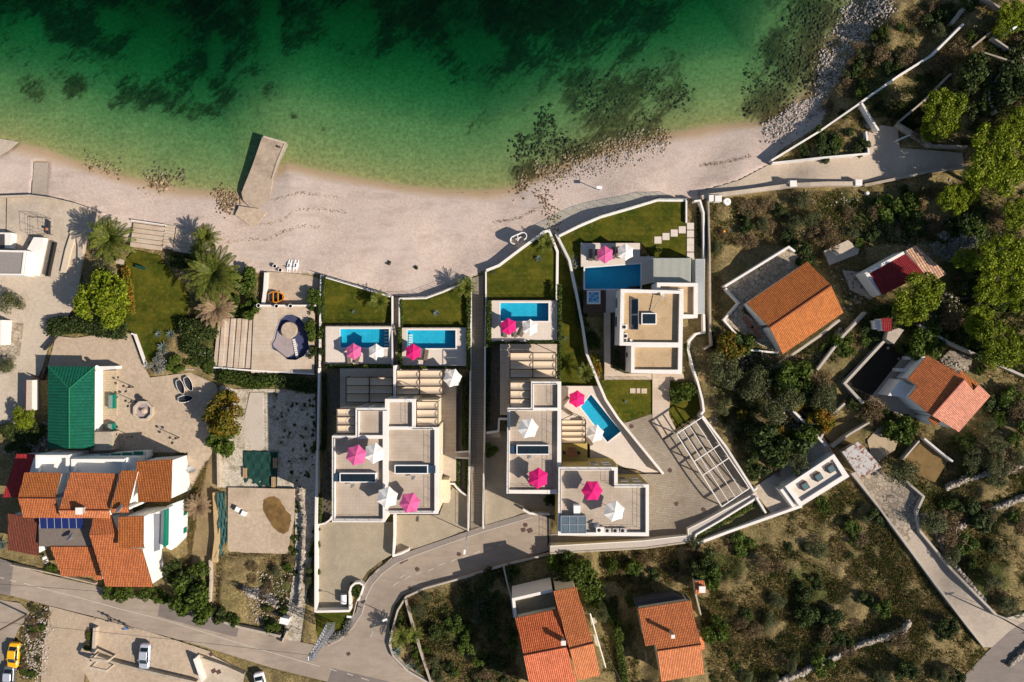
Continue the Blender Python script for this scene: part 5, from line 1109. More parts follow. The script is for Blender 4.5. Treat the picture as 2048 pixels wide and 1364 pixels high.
W([(1405,832),(1452,893),(1502,972)], 1.6, .4, 'stone-faced white wall behind the white steel frame'); W([(1502,972),(1508,982),(1515,975)], 1.3, .35, 'white stub wall at the corner of the steel frame')
W([(1100,1108),(1008,1131),(930,1155),(850,1177),(812,1194),(795,1222),(784,1262),(779,1290),(786,1312),(815,1342),(850,1362),(880,1380)], .7, .32, 'pale roadside wall along the inner curve of the side road', mat=KERB)
W([(1007,1132),(1014,1165),(1022,1195),(1028,1235)], 1.0, .3, 'pale wall left of the orange-red house', mat=KERB); W([(811,1200),(826,1255),(843,1310),(864,1372)], .9, .4, 'rough stone wall through the scrub below the side road', mat=STONEW)
W([(-60,393),(0,393),(60,391),(100,396),(150,408),(205,427)], .9, .35, 'low pale sea wall in front of the promenade', mat=CONC)
W([(262,440),(330,450)], .5, .2, 'low pale edging of the beach terraces')
# left garden
W([(436,905),(437,975)], 1.0, .5, 'pale garden wall right of the plaza', mat=CONC); W([(430,985),(434,1075),(428,1125)], 1.1, 1.0, 'broad ochre retaining wall beside the green netting', mat=dirty('wall_ochre', (.50,.35,.18), (.35,.24,.12), .1, .5, .5)); W([(419,1120),(421,1160),(418,1205)], .9, .35, 'thin pale wall continuing below the netting', mat=CONC)
W([(262,667),(268,669),(291,733)], .8, .3, 'white edging wall between the plaza and the lawn'); W([(293,735),(440,742)], .3, .3, 'low stone edging along the upper plaza', mat=STONEW)
W([(427,735),(503,741),(628,748)], .7, .3, 'low pale wall along the lower edge of the travertine terrace'); W([(506,612),(503,738)], .6, .14, 'thin dark-edged wall dividing the travertine terraces', mat=CONCG)
W([(532,545),(530,580),(526,610)], .7, .7, 'broad pale pillar wall left of the orange boat'); W([(508,611),(640,611)], 0, .3, 'white wall carrying round planters above the orange boat', zt=3.3)
W([(93,734),(84,760),(60,752)], 1.0, .2, 'dark fence left of the green roof', mat=DARKM, name='fence', cat='fence'); W([(110,673),(86,700)], .9, .15, 'thin metal fence at the corner of the plaza', mat=BLACK, name='fence', cat='fence')
W([(140,462),(156,470),(160,490),(160,520),(155,545)], .5, .9, 'pale curved bench wall on the promenade', mat=CONC)
W([(147,466),(136,500),(126,545)], .45, 1.1, 'pale straight ramp wall on the promenade', mat=dirty('wall_beige', (.60,.5,.38), (.4,.33,.25), .05, .3, .5))
W([(13,396),(12,465)], .12, .1, 'dark drainage line across the promenade', mat=BLACK, cat='drain')
for i in range(3): W([(104+i*2.4,484),(90+i*2.4,552)], .9, .06, ('left','middle','right')[i]+' dark handrail on the promenade ramp', mat=BLACK, name='handrail', cat='handrail', group='promenade handrails')
# lower left
W([(189,1256),(186,1312)], 1.0, .55, 'pale pinkish wall between the gravel track and the parking bays', mat=CONC); W([(188,1312),(240,1330),(300,1345),(392,1366)], 1.0, .5, 'low stone wall behind the parking bays', mat=STONEW); W([(388,1318),(404,1364)], 1.6, .4, 'tall pale wall right of the parking bays'); W([(404,1317),(450,1333),(487,1350)], 1.0, .25, 'pale wall along the upper edge of the concrete yard', mat=CONC)
W([(420,1236),(480,1255),(560,1273)], 1.0, .45, 'low concrete wall along the main road', mat=CONCG); W([(568,1276),(562,1288),(575,1262)], .9, .35, 'short pale wall stub at the gate by the road', mat=CONC)
W([(20,1130),(95,1145),(190,1168)], .9, .18, 'low pale roadside wall below the apartment house', mat=CONC)
# upper right walls
for p, h_, wd, l, m_ in (
 ([(1543,321),(1640,262),(1723,204.5)], 1.5, .35, 'long pale retaining wall rising from the beach', None), ([(1723,204),(1800,150),(1865,110),(1927,48)], 1.6, .4, 'long pale retaining wall of the upper coast path', None),
 ([(1724,206),(1740,233),(1757.5,261)], 1.6, .4, 'short pale wall right of the dark steps', None), ([(1799,243),(1850,200),(1903,147)], 1.1, .3, 'pale wall through the scrub above the sandy path', CONCG), ([(1795,247),(1830,268),(1864,291)], 1.2, .6, 'crumbling stone wall with parked planks above the path', STONEW),
 ([(1864,291),(1935,293)], 1.0, .45, 'low dry wall running to the big pine', STONEW), ([(1545,326),(1647,315),(1738,307),(1733,263)], 1.2, .35, 'white-topped wall round the triangular plot', None), ([(1796,280),(1821,269)], .9, .3, 'tiny pale wall by the path fork', None),
 ([(1404,395),(1412,392),(1480,384),(1587,370),(1655,367),(1723,367)], 1.2, .8, 'broad pale parapet along the lower side of the sandy path', CONC), ([(1730,370),(1790,358),(1860,342),(1935,334)], 1.0, .5, 'dry stone wall below the sandy path', STONEW),
 ([(1944,95),(2004,46)], 1.2, .35, 'pale wall at the upper right yard', CONCG), ([(1985,74),(2020,98),(2055,120)], 1.5, .3, 'pale wall beside the lamp in the upper right yard', KERB), ([(1966,104),(2025,123),(1979,177),(1979,205),(1995,226)], 1.2, .3, 'hooked pale wall in the upper right corner', CONCG), ([(1965,-5),(2003,16)], 1.4, .4, 'pale wall end at the upper frame edge', CONCG),
 ([(1903,47),(1925,20),(1944,3)], 1.0, .7, 'pale wall stub at the top of the coast path', CONCG),
 ([(1732,625),(1687,672),(1635,740)], 1.2, .45, 'stone garden wall right of the brown-tiled house', KERB), ([(1769,682),(1690,767),(1727,807)], 1.2, .5, 'pale stone wall round the dark dug plot', KERB), ([(1839,650),(1900,686),(1959,712),(2050,753)], 1.2, .45, 'long stone wall above the orange-roofed house', KERB),
 ([(1587,822),(1615,850),(1652,892)], 1.2, .4, 'white-topped wall left of the brown garden plot', None), ([(1665,894),(1700,868),(1739,845)], 1.2, .35, 'pale wall below the brown garden plot', KERB), ([(1849,877),(1880,903),(1906,923)], 1.2, .35, 'white-topped wall right of the brown earth garden', None), ([(1839,882),(1804,922)], 1.0, .3, 'pale wall left of the brown earth garden', KERB),
 ([(1690,807),(1665,830),(1642,877)], 1.0, .4, 'curved pale wall dividing the garden plots', KERB), ([(1560,727),(1640,672),(1680,640)], .9, .4, 'pale wall below the brown-tiled house', KERB), ([(1875,690),(1861,710)], 1.0, .5, 'stub of stone wall above the orange roof', STONEW),
 ([(1704,946),(1755,1010),(1811,1086),(1873,1170),(1935,1251),(1969,1294)], .9, .4, 'pale wall on the left side of the concrete lane', KERB), ([(1812,962),(1848,993),(1834,1024),(1842,1064),(1904,1139),(1994,1231),(2013,1238),(2060,1226)], .9, .4, 'pale wall on the right side of the concrete lane', KERB),
 ([(1390,1165),(1392,1190),(1402,1230)], .8, .25, 'thin wall between the barbecue hut and the small house', KERB)):
    W(p, h_, wd, l, mat=m_)
for x, y in ((1587,367),(1718,365),(1425,396),(1437,397)): 
    c = P(x, y, hz(x, y)+1.5); MB().box((c.x,c.y,hz(x,y)), 1.1, 1.0, 1.5).build('gate_pillar', W_COPE, label={1587:'white pillar in the middle of the broad path parapet',1718:'white pillar at the right end of the broad path parapet',1425:'left white gate pillar above the beach',1437:'right white gate pillar above the beach'}[x], cat='pillar')
# dry stone walls of loose rubble
def rocks(n, xs, ys, zs, smin, smax, rs):
    """numpy rubble: n irregular little boulders; returns vertices and faces"""
    ph = (1+5**.5)/2; b = np.array([(-1,ph,0),(1,ph,0),(-1,-ph,0),(1,-ph,0),(0,-1,ph),(0,1,ph),(0,-1,-ph),(0,1,-ph),(ph,0,-1),(ph,0,1),(-ph,0,-1),(-ph,0,1)])/1.9
    f = np.array([(0,11,5),(0,5,1),(0,1,7),(0,7,10),(0,10,11),(1,5,9),(5,11,4),(11,10,2),(10,7,6),(7,1,8),(3,9,4),(3,4,2),(3,2,6),(3,6,8),(3,8,9),(4,9,5),(2,4,11),(6,2,10),(8,6,7),(9,8,1)])
    s = rs.uniform(smin, smax, (n, 1, 1))*rs.uniform(.6, 1.3, (n, 1, 3))/2*np.array([1, 1, .7]); v = b[None]*(1+rs.uniform(-.22, .22, (n, 12, 1)))*s
    a = rs.uniform(0, 6.28, n); ca, sa = np.cos(a), np.sin(a); x = v[:, :, 0]*ca[:, None]-v[:, :, 1]*sa[:, None]; y = v[:, :, 0]*sa[:, None]+v[:, :, 1]*ca[:, None]
    k = S*(1-zs/H); X = (xs-1024)*k; Y = (682-ys)*k
    V = np.stack([x+X[:, None], y+Y[:, None], v[:, :, 2]+zs[:, None]], 2).reshape(-1, 3); F = (f[None]+(np.arange(n)*12)[:, None, None]).reshape(-1, 3); return V, F
def rockmesh(name, V, F, mat, **k):
    me = bpy.data.meshes.new(name); me.vertices.add(len(V)); me.vertices.foreach_set('co', V.astype(np.float32).ravel()); me.loops.add(F.size); me.loops.foreach_set('vertex_index', F.astype(np.int32).ravel())
    ns = F.shape[1]; me.polygons.add(len(F)); me.polygons.foreach_set('loop_start', (np.arange(len(F))*ns).astype(np.int32)); me.polygons.foreach_set('loop_total', np.full(len(F), ns, np.int32)); me.update(); me.validate()
    me.materials.append(mat); o = bpy.data.objects.new(name, me); col.objects.link(o); tag(o, **k); return o
def _rockmat(name, a, b, c):
    t = NT(name); r = t.rnd(); n = t.noise(1.5, 4); x = t.mix(r, a, b); x = t.mix(t.ramp(n, .5, .7), x, c); return t.fin(x, .95, .15)
RUB = _rockmat('rubble_stones', (.20,.17,.14), (.46,.41,.35), (.14,.12,.09)); PALE = _rockmat('pale_shore_stones', (.27,.235,.195), (.55,.49,.43), (.24,.19,.14)); BRNR = _rockmat('brown_shore_stones', (.13,.085,.04), (.42,.31,.19), (.09,.06,.03)); WEEDR = _rockmat('algae_stones', (.03,.03,.012), (.14,.11,.045), (.05,.06,.02))
def drystone(pts, wpx, n, lab, ht=.9, name='dry_stone_wall', mat=None, seed=1, smin=.25, smax=.7):
    rs = np.random.default_rng(seed); q = np.array(densify(pts, 3), float); i = rs.integers(0, len(q), n); o = rs.normal(0, 1, (n, 2))*wpx*.42; o = np.clip(o, -wpx*.8, wpx*.8)
    x = q[i, 0]+o[:, 0]; y = q[i, 1]+o[:, 1]; d = np.hypot(o[:, 0], o[:, 1])/wpx; z = hgt(x, y)+ht*(1-np.clip(d, 0, 1)**1.5)*rs.uniform(.3, 1, n)
    V, F = rocks(n, x, y, z, smin, smax, rs); return rockmesh(name, V, F, mat or RUB, label=lab, cat='stone wall' if 'wall' in name else 'stones', kind='stuff' if name == 'pebble_line' else None)
drystone([(1556,1364),(1605,1345),(1655,1322),(1700,1298),(1733,1285),(1775,1273),(1805,1263),(1817,1246)], 6, 1500, 'ragged dry stone wall ending in a mound above the lower edge', seed=2)
drystone([(2060,990),(2010,1008),(1951,1033),(1915,1055),(1879,1078)], 7, 1300, 'dry stone wall right of the concrete lane', seed=3)
drystone([(2060,925),(2010,945),(1970,948),(1930,958),(1895,975)], 6, 1000, 'dry stone wall below the orange-roofed house', seed=4)
drystone([(1845,1030),(1860,1045),(1880,1078),(1890,1110),(1925,1150),(1970,1200)], 4, 700, 'broken stone heap along the right wall of the lane', seed=5, ht=.5)
drystone([(598,975),(607,1040),(604,1110),(600,1180),(598,1210)], 4.5, 1100, 'crumbling stone wall through the gravel lot', seed=6, ht=.9)
drystone([(1680,660),(1630,720),(1600,745)], 5, 450, 'rubble heap below the brown-tiled house', seed=7, ht=.3); drystone([(1540,790),(1575,815),(1600,840)], 6, 500, 'pale rubble spill above the brown garden plot', seed=8, ht=.25, mat=PALE)
drystone([(2020,1330),(2060,1290)], 5, 250, 'stone wall by the dark road in the lower right corner', seed=9)
drystone([(480,1170),(500,1185),(530,1190),(545,1205)], 13, 900, 'spread heap of pale building stones in the scrub', ht=.7, name='stone_heap', mat=PALE, seed=10, smin=.15, smax=.5)
drystone([(1345,930),(1400,935)], 1, 2, 'x', seed=11) if False else None
# loose shore stones
def scatter_poly(poly, n, rs, fn=None):
    xs = [p[0] for p in poly]; ys = [p[1] for p in poly]; ox = np.empty(0); oy = np.empty(0)
    while len(ox) < n:
        x = rs.uniform(min(xs), max(xs), n); y = rs.uniform(min(ys), max(ys), n); m = inpoly(x, y, poly)
        if fn is not None: m &= fn(x, y)
        ox = np.concatenate([ox, x[m]]); oy = np.concatenate([oy, y[m]])
    return ox[:n], oy[:n]
def stones(poly, n, smin, smax, mat, name, lab, seed, lift=0.05, dens=None):
    rs = np.random.default_rng(seed); x, y = scatter_poly(poly, n, rs, dens); x = x+rs.normal(0, 7, len(x)); y = y+rs.normal(0, 7, len(y)); z = np.maximum(hgt(x, y), -3)+lift; V, F = rocks(n, x, y, z, smin, smax, rs); return rockmesh(name, V, F, mat, label=lab, cat='stones', kind='stuff')
vn = lambda s, sd, th: (lambda x, y: vnoise(x, y, s, sd)+vnoise(x, y, s*.4, sd+9)*.5 > th)
stones([(1090,350),(1150,322),(1220,300),(1300,278),(1335,272),(1330,300),(1280,318),(1200,345),(1120,370)], 520, .08, .32, PALE, 'shore_stones', 'pale stones on the beach beside the dark reef', 21)
stones([(1030,385),(1040,350),(1090,325),(1150,300),(1220,280),(1290,262),(1330,255),(1330,280),(1240,305),(1150,335),(1100,365)], 1500, .12, .65, BRNR, 'shore_stones', 'brown algae-covered stones at the waterline', 22, -.08, vn(18, 3, -.15))
stones([(1010,350),(1020,280),(1080,220),(1180,170),(1300,140),(1380,170),(1370,240),(1290,265),(1150,305),(1050,350)], 1500, .2, .8, WEEDR, 'reef_stones', 'dark submerged reef stones', 23, -.12, vn(26, 5, .12))
stones([(1640,200),(1632,150),(1650,95),(1680,45),(1700,0),(1790,0),(1760,60),(1720,110),(1690,190),(1660,215)], 2600, .1, .5, PALE, 'shore_stones', 'pale boulders along the upper right shore', 24, .03, vn(20, 6, -.5))
stones([(1500,232),(1480,180),(1500,120),(1560,60),(1600,0),(1700,0),(1650,80),(1630,150),(1600,200),(1550,238)], 1400, .2, .8, WEEDR, 'reef_stones', 'dark brown reef off the upper right shore', 25, -.12, vn(24, 8, -.05))
stones([(1535,245),(1600,200),(1650,190),(1640,225),(1580,262),(1545,285),(1530,270)], 450, .1, .45, PALE, 'shore_stones', 'scattered pale stones at the right end of the beach', 26)
stones([(1072,372),(1090,375),(1098,405),(1115,440),(1118,462),(1106,455),(1090,420)], 200, .1, .35, BRNR, 'shore_stones', 'line of loose stones crossing the beach', 27)
stones([(430,375),(480,392),(478,398),(455,425),(440,415)], 300, .1, .5, BRNR, 'shore_stones', 'broken rock ledge beside the pier', 28); stones([(290,345),(330,335),(370,345),(365,368),(320,378),(290,372)], 260, .12, .7, BRNR, 'shore_stones', 'flat brown rock ledge left of the pier', 29, -.05, vn(14, 4, .0))
stones([(145,320),(175,312),(240,335),(235,350),(190,345)], 160, .1, .6, BRNR, 'shore_stones', 'flat rocks at the left waterline', 30, -.05, vn(14, 4, .1))
stones([(425,1140),(590,1140),(600,1260),(430,1230)], 900, .08, .35, PALE, 'loose_stones', 'small pale stones littering the scrub lot', 31)
stones([(1420,690),(1660,700),(1660,860),(1480,940),(1420,840)], 1100, .1, .5, PALE, 'loose_stones', 'pale stones showing between the bushes right of the grey villa', 32, .05, vn(40, 12, .1))
stones([(1600,380),(2000,360),(2040,700),(1900,800),(1700,640)], 1800, .1, .55, RUB, 'loose_stones', 'stones scattered between the pines', 33, .05, vn(50, 14, .1))
stones([(0,845),(90,850),(90,905),(0,905)], 700, .1, .5, RUB, 'loose_stones', 'stone-strewn ground above the red roof', 34)
stones([(60,1235),(98,1220),(92,1300),(80,1364),(40,1364),(45,1290)], 700, .08, .4, PALE, 'loose_stones', 'pale stones on the bank beside the yellow car', 35)
# tide wrack: short dark lines of pebbles
for i, l in enumerate(([(452,485),(500,478),(530,480),(550,470),(600,452),(640,455)],[(515,450),(560,443),(590,420),(640,418),(690,424)],[(545,400),(600,385),(680,395)],[(990,445),(1040,435),(1070,420)],[(1400,330),(1450,325),(1500,312)])):
    drystone(l, 4.5, 200, 'dark line of washed-up pebbles, '+('above the left planters','above the boats','beside the pier root','left of the stone line','near the right end of the beach')[i], ht=.02, name='pebble_line', mat=BRNR, seed=40+i, smin=.05, smax=.17)
# ------------------------------------------------------------------ pier
pr = thing('pier', P(525,335,-1), 'old concrete pier running into the green water', 'pier'); zp = .75
MB().prism(wxy([(525,272),(572,285),(556,325),(545,360),(538,400),(535,420),(505,420),(486,400),(483,385),(505,330)], zp), -2.5, zp).build('pier_deck', dirty('pier_concrete', (.42,.33,.25), (.16,.12,.09), .15, .9, .22), pr)
m = MB(); q = line_offset([P(*p, zp+.12) for p in [(526.5,273),(571,286),(555,325),(544,360)]], .35); m.strip(*q)
for s_ in q: m.strip([v-Vector((0,0,.3)) for v in s_], s_); m.strip(s_, [v-Vector((0,0,.3)) for v in s_])
m.build('edge_stones', CONC, pr); c = P(560,295,zp); MB().tube(c, c+Vector((0,0,.5)), .16, .2, n=8).build('bollard', MH, pr)
slab('concrete_slab', [(478,412),(520,418),(532,425),(518,445),(500,452),(485,440),(470,430)], 1.15, .5, PLAZA, 'cracked pale slab at the root of the pier', 'slab', reg=False)
# ------------------------------------------------------------------ umbrellas, loungers
def make_umbrella(mat):
    t = thing('parasol', (0,0,0), 'x', 'parasol'); MB().tube((0,0,0), (0,0,2.55), .035, n=6).build('pole', STEEL, t)
    b = MB(); b.lathe((0,0,0), [(.32,0),(.32,.07),(.08,.12)], 10); b.build('base', CHARC, t)
    c = MB(); n = 6; R = 1.36
    for k in range(n):
        a0 = 2*math.pi*k/n; a1 = 2*math.pi*(k+1)/n; am = (a0+a1)/2
        ring = lambda r, z, sag: [Vector((r*math.cos(a0), r*math.sin(a0), z)), Vector((r*(.866-sag)*math.cos(am), r*(.866-sag)*math.sin(am), z-.03)), Vector((r*math.cos(a1), r*math.sin(a1), z))]
        A = ring(R, 2.08, .05); B = ring(R*.5, 2.36, .015); T = Vector((0,0,2.6))
        for i in range(2): c.face([A[i], A[i+1], B[i+1], B[i]]); c.face([B[i], B[i+1], T])
        D = [p-Vector((0,0,.14)) for p in A]
        for i in range(2): c.face([D[i], D[i+1], A[i+1], A[i]])
    cn = c.build('canopy', mat, t)
    r = MB()
    for k in range(n): a0 = 2*math.pi*k/n; r.tube((0,0,2.56), (R*math.cos(a0), R*math.sin(a0), 2.06), .018, n=3)
    r.build('ribs', STEEL, t); f = MB(); f.lathe((0,0,2.58), [(.05,0),(.03,.1)], 6); f.build('finial', mat, t); return t
protoU = {}
def umbrella(px, py, zf, mat, rz, lab, g, sc_=1.0):
    first = mat.name not in protoU
    if first: protoU[mat.name] = make_umbrella(mat)
    c = P(px, py, zf+2.3); loc = Vector((c.x, c.y, zf))
    if first: o = protoU[mat.name]; USED.append((o, loc, rz, lab, g, sc_)); return
    copy_tree(protoU[mat.name], loc, rz, sc_, lab, g)
USED = []
za_, zb_, zc_ = ZA-.62, ZB-.62, ZC-.62; h6 = math.pi/6; gp = 'magenta parasols'; gw = 'white parasols'
for a in ((707,703,3.7,PINKF,h6+.05,'faded pink parasol at the lower edge of the leftmost pool',gp,1.02),(826,704,3.7,PINK,h6,'bright magenta parasol beside two taupe loungers at the right-hand of the twin pools',gp,1.02),(1017,653,4.0,PINK,h6+.1,'bright magenta parasol below the pool right of the walkway',gp,1.05),(1210,509,4.2,PINKF,h6+.02,'faded pink parasol above the deep blue pool',gp,1.08),(1154,798,4.6,PINK,.45,'bright magenta parasol at the upper end of the slanting pool',gp,1.05),
  (713,910,za_,PINKF,.3,'faded pink parasol on the roof terrace of the left villa',gp,1.22),(820,1005,za_,PINKF,.15,'faded pink parasol at the lower edge of the left villa roof',gp,1.22),(1076,956,zb_,PINK,h6-.05,'magenta parasol on the narrow roof terrace of the tall villa',gp,1.2),(1184,981,zc_,PINK,0,'magenta parasol on the largest roof terrace',gp,1.2),
  (752,704,3.7,CANV,h6,'white parasol right of the faded pink one at the leftmost pool',gw,1.02),(905,756,4.6,CANV,.2,'white parasol on the side terrace below the twin pools',gw,1.15),(1060,655,4.0,CANV,h6,'white parasol below the pool right of the walkway',gw,1.02),(1251,504,4.2,CANV,h6,'white parasol above the deep blue pool',gw,1.05),(1190,867,4.6,CANV,.25,'white parasol leaning over the slanting pool',gw,1.1),
  (749,906,za_,CANV,.4,'white parasol touching the dividing wall of the left villa roof',gw,1.2),(775,994,za_,CANV,.35,'white parasol over the dividing wall low on the left villa roof',gw,1.25),(1056,856,zb_,CANV,.15,'white parasol alone on the narrow roof terrace of the tall villa',gw,1.2),(1228,1022,zc_,CANV,.3,'white parasol on the largest roof terrace',gw,1.2)): umbrella(*a)
for o, loc, rz, lab, g, sc_ in USED: CH.setdefault(o.name, [(c, kids(c)) for c in kids(o)]); o.location = loc; o.rotation_euler.z = rz; o.scale = (sc_,)*3; o['label'] = lab; o['group'] = g
def make_lounger():
    t = thing('sun_lounger', (0,0,0), 'x', 'sun lounger'); m = MB(); m.box((.25,0,.30), 1.35, .62, .06); m.build('seat', TAUPE, t)
    m = MB(); m.face([(-.43,-.31,.36),(-.43,.31,.36),(-1.0,.31,.68),(-1.0,-.31,.68)][::-1]); m.face([(-.43,-.31,.30),(-.43,.31,.30),(-1.0,.31,.62),(-1.0,-.31,.62)]); m.face([(-1.0,-.31,.62),(-1.0,.31,.62),(-1.0,.31,.68),(-1.0,-.31,.68)]); m.build('backrest', TAUPE, t)
    for x in (-.35,.8):
        for y in (-.27,.27): MB().tube((x,y,0),(x,y,.3),.03,n=4).build('leg', CHARC, t)
    return t
LP = make_lounger(); LN = []
for px, py, z, rz, l in ((852.5,711,3.7,-1.75,'right taupe lounger beside the lone magenta parasol'),(841,709,3.7,-1.75,'left taupe lounger beside the lone magenta parasol'),(699,721,3.7,-1.5,'lounger half hidden under the faded pink parasol at the leftmost pool'),(716,717,3.7,-1.9,'lounger right of the faded pink parasol at the leftmost pool'),(1010,664,4.0,-1.5,'lounger below the magenta parasol right of the walkway'),(1029,664,4.0,-1.3,'lounger between the magenta and white parasols right of the walkway'),(1045,663,4.0,-2.0,'lounger left of the white parasol right of the walkway'),
  (1181,511,4.2,-1.55,'leftmost dark lounger above the deep blue pool'),(1193,511,4.2,-1.6,'lounger left of the faded pink parasol above the deep blue pool'),(1226,507,4.2,-1.6,'lounger between the parasols above the deep blue pool'),(1236,506,4.2,-1.6,'lounger beside the white parasol above the deep blue pool'),(1130,802,4.6,.9,'upper lounger left of the magenta parasol by the slanting pool'),(1135,822,4.6,-.6,'lower lounger below the magenta parasol by the slanting pool'),(1178,880,4.6,-1.1,'lounger behind the white parasol at the slanting pool'),(726,910,za_,.5,'lounger between the parasols on the left villa roof'),(1064,963,zb_,-1.,'lounger beside the magenta parasol on the narrow roof')):
    LN.append((px, py, z, rz, l))
for i, (px, py, z, rz, l) in enumerate(LN):
    o = LP if i == 0 else copy_tree(LP, P(px,py,z), rz, 1.0, l, 'sun loungers by the pools')
    if i == 0: CH[LP.name] = [(c, kids(c)) for c in kids(LP)]
LP.location = P(*LN[0][:3]); LP.rotation_euler.z = LN[0][3]; LP['label'] = LN[0][4]; LP['group'] = 'sun loungers by the pools'
# glass and rail fences
def fence(pts, z, h_, lab, glass=False, zf=None, name='railing'):
    q = densify(pts, 16); C = [P(p[0], p[1], (z if z is not None else hz(p[0], p[1])+zf)) for p in q]
    t = thing(name, C[0], lab, 'railing'); m = MB()
    for a, b in zip(C[:-1], C[1:]): m.tube(a+Vector((0,0,h_)), b+Vector((0,0,h_)), .03, n=4)
    m.build('handrail', BLACK if not glass else STEEL, t)
    if not glass:
        m = MB()
        for k in (.35,.65):
            for a, b in zip(C[:-1], C[1:]): m.tube(a+Vector((0,0,h_*k)), b+Vector((0,0,h_*k)), .016, n=3)
        m.build('rail_wires', BLACK, t)
    for c in C: MB().tube(c, c+Vector((0,0,h_)), .03, n=4).build('post', BLACK if not glass else STEEL, t)
    if glass:
        m = MB()
        for a, b in zip(C[:-1], C[1:]): d = (b-a).normalized()*.06; m.face([a+d, b-d, b-d+Vector((0,0,h_-.05)), a+d+Vector((0,0,h_-.05))])
        m.build('glass_panels', GLASSC, t)
fence([(1120,470),(1160,450),(1201,433),(1263,415),(1315,399.5),(1372,400)], 3.6, 1.4, 'glass fence on the wall in front of the largest lawn', True)
fence([(802,596),(852,595),(885,583),(920,568),(941,557)], 2.9, 1.0, 'thin black railing on the curved wall below the yellow-shrub lawn'); fence([(645,552),(783,593)], 2.9, 1.0, 'thin black railing on the wall between beach and leftmost lawn')
fence([(652,653),(782,653)], 3.7, 1.0, 'black railing along the lawn side of the leftmost pool'); fence([(805,656),(934,656)], 3.7, 1.0, 'black railing along the lawn side of the second pool'); fence([(976,601),(1111,601)], 4.0, 1.0, 'black railing along the lawn side of the pool right of the walkway'); fence([(652,655),(652,727)], 3.7, 1.0, 'black railing at the left end of the leftmost pool deck')
fence([(939,905),(938,980),(936,1058)], 5.2, 1.0, 'black railing on the left wall of the walkway near the road'); fence([(969,905),(968,980),(966,1056)], 5.4, 1.0, 'black railing on the right wall of the walkway near the road'); fence([(939,1056),(965,1050)], None, 1.0, 'black gate railing across the road end of the walkway', zf=.1)
fence([(1123,838),(1145,828),(1165,838)], 4.6, 1.0, 'thin railing on the upper edge of the beige awning by the slanting pool'); fence([(1212,759),(1303,759)], 4.5, .9, 'black railing behind the grey villa')
fence([(69,436),(103,438),(106,470),(70,474),(69,436)], 1.8, 2.0, 'dark metal cage frame on the promenade')
# ------------------------------------------------------------------ white steel frame
WF = thing('steel_pergola', P(1425,925,4.9), 'large open white steel frame over the cobbled forecourt', 'pergola'); zf = 7.8
A, B, C, D = P(1353.5,868,zf), P(1404,835,zf), P(1499,976.5,zf), P(1444,1013.5,zf)
def beam(t, a, b, w_=.12, h_=.22, name='beam'):
    e = (b-a); c = (a+b)/2; m = MB(); m.box((c.x,c.y,c.z-h_), e.to_2d().length, w_, h_, math.atan2(e.y, e.x)); return m.build(name, W_COPE, t)
for p, q in ((A,B),(D,C),(B,C),(A,D)): beam(WF, p, q, .15)
for k in (1,2,3): beam(WF, A.lerp(B,k/4)-Vector((0,0,.03)), D.lerp(C,k/4)-Vector((0,0,.03)), .09, name='rafter')
for k in (.38,.57): beam(WF, A.lerp(D,k)+Vector((0,0,.03)), B.lerp(C,k)+Vector((0,0,.03)), .14)
for p in (A, D, B, C, A.lerp(D,.38), A.lerp(D,.57), B.lerp(C,.38), B.lerp(C,.57)): m = MB(); m.box((p.x,p.y,4.6), .18, .18, zf-4.7); m.build('post', W_COPE, WF)
# ------------------------------------------------------------------ street things
def lamp(px, py, h_, ax, ay, lab, arm=1.6, globe=False, g='street lamps'):
    z = hz(px, py); c = P(px, py, z); t = thing('street_lamp', c, lab, 'street lamp', g); MB().tube(c, c+Vector((0,0,h_)), .09, .05, n=8).build('pole', STEEL if not globe else BLACK, t)
    if globe:
        for k in range(3): a = 2.1*k+.4; e = c+Vector((math.cos(a)*.55, math.sin(a)*.55, h_-.1)); m = MB(); m.tube(c+Vector((0,0,h_-.1)), e, .03, n=4); ar = m.build('arm', BLACK, t); m = MB(); m.lathe(e-Vector((0,0,.05)), [(.05,0),(.2,.1),(.22,.22),(.1,.36),(.01,.4)], 8); m.build('lantern', BLACK, ar)
    else:
        e = c+Vector((ax*arm, ay*arm, h_+.15)); m = MB(); m.tube(c+Vector((0,0,h_)), e, .05, .04); ar = m.build('arm', STEEL, t); m = MB(); m.box((e.x,e.y,e.z-.06), .75, .32, .14, math.atan2(ay,ax)); m.build('lamp_head', WHITE, ar)
lamp(936, 1063, 6.5, -.1, -1, 'street lamp at the road end of the plank walkway'); lamp(724, 1215, 4.6, -.95, .1, 'street lamp with a white head on the pavement by the planted corner', 1.2)
for x, y, l in ((268,774,'three-armed black lamp post above the fountain'),(266,873,'black lamp post standing in the building shade on the plaza'),(359,875,'three-armed black lamp post at the lower right of the plaza'),(272,803,'short black lamp post left of the fountain')): lamp(x, y, 2.7, 0, 0, l, globe=True, g='plaza lamp posts')
lamp(1985, 84, 4.5, .8, .6, 'lamp post with a round white head in the upper right yard', .8); lamp(772, 1228, 3.0, .5, .2, 'short lamp on the inner curve of the side road', .6)
# shower column on the beach
t = thing('beach_shower', P(1199,381,1.1), 'slim shower post with a square head on the beach', 'beach shower'); c = P(1199,381,1.0); MB().tube(c, c+Vector((0,0,2.7)), .07, n=6).build('post', WHITE, t); m = MB(); m.box((c.x-.3,c.y,3.6), .9, .5, .08); m.build('head', WHITE, t); m = MB(); m.box((c.x,c.y,1.0), 1.3, 1.3, .12); m.build('foot_plate', CONC, t)
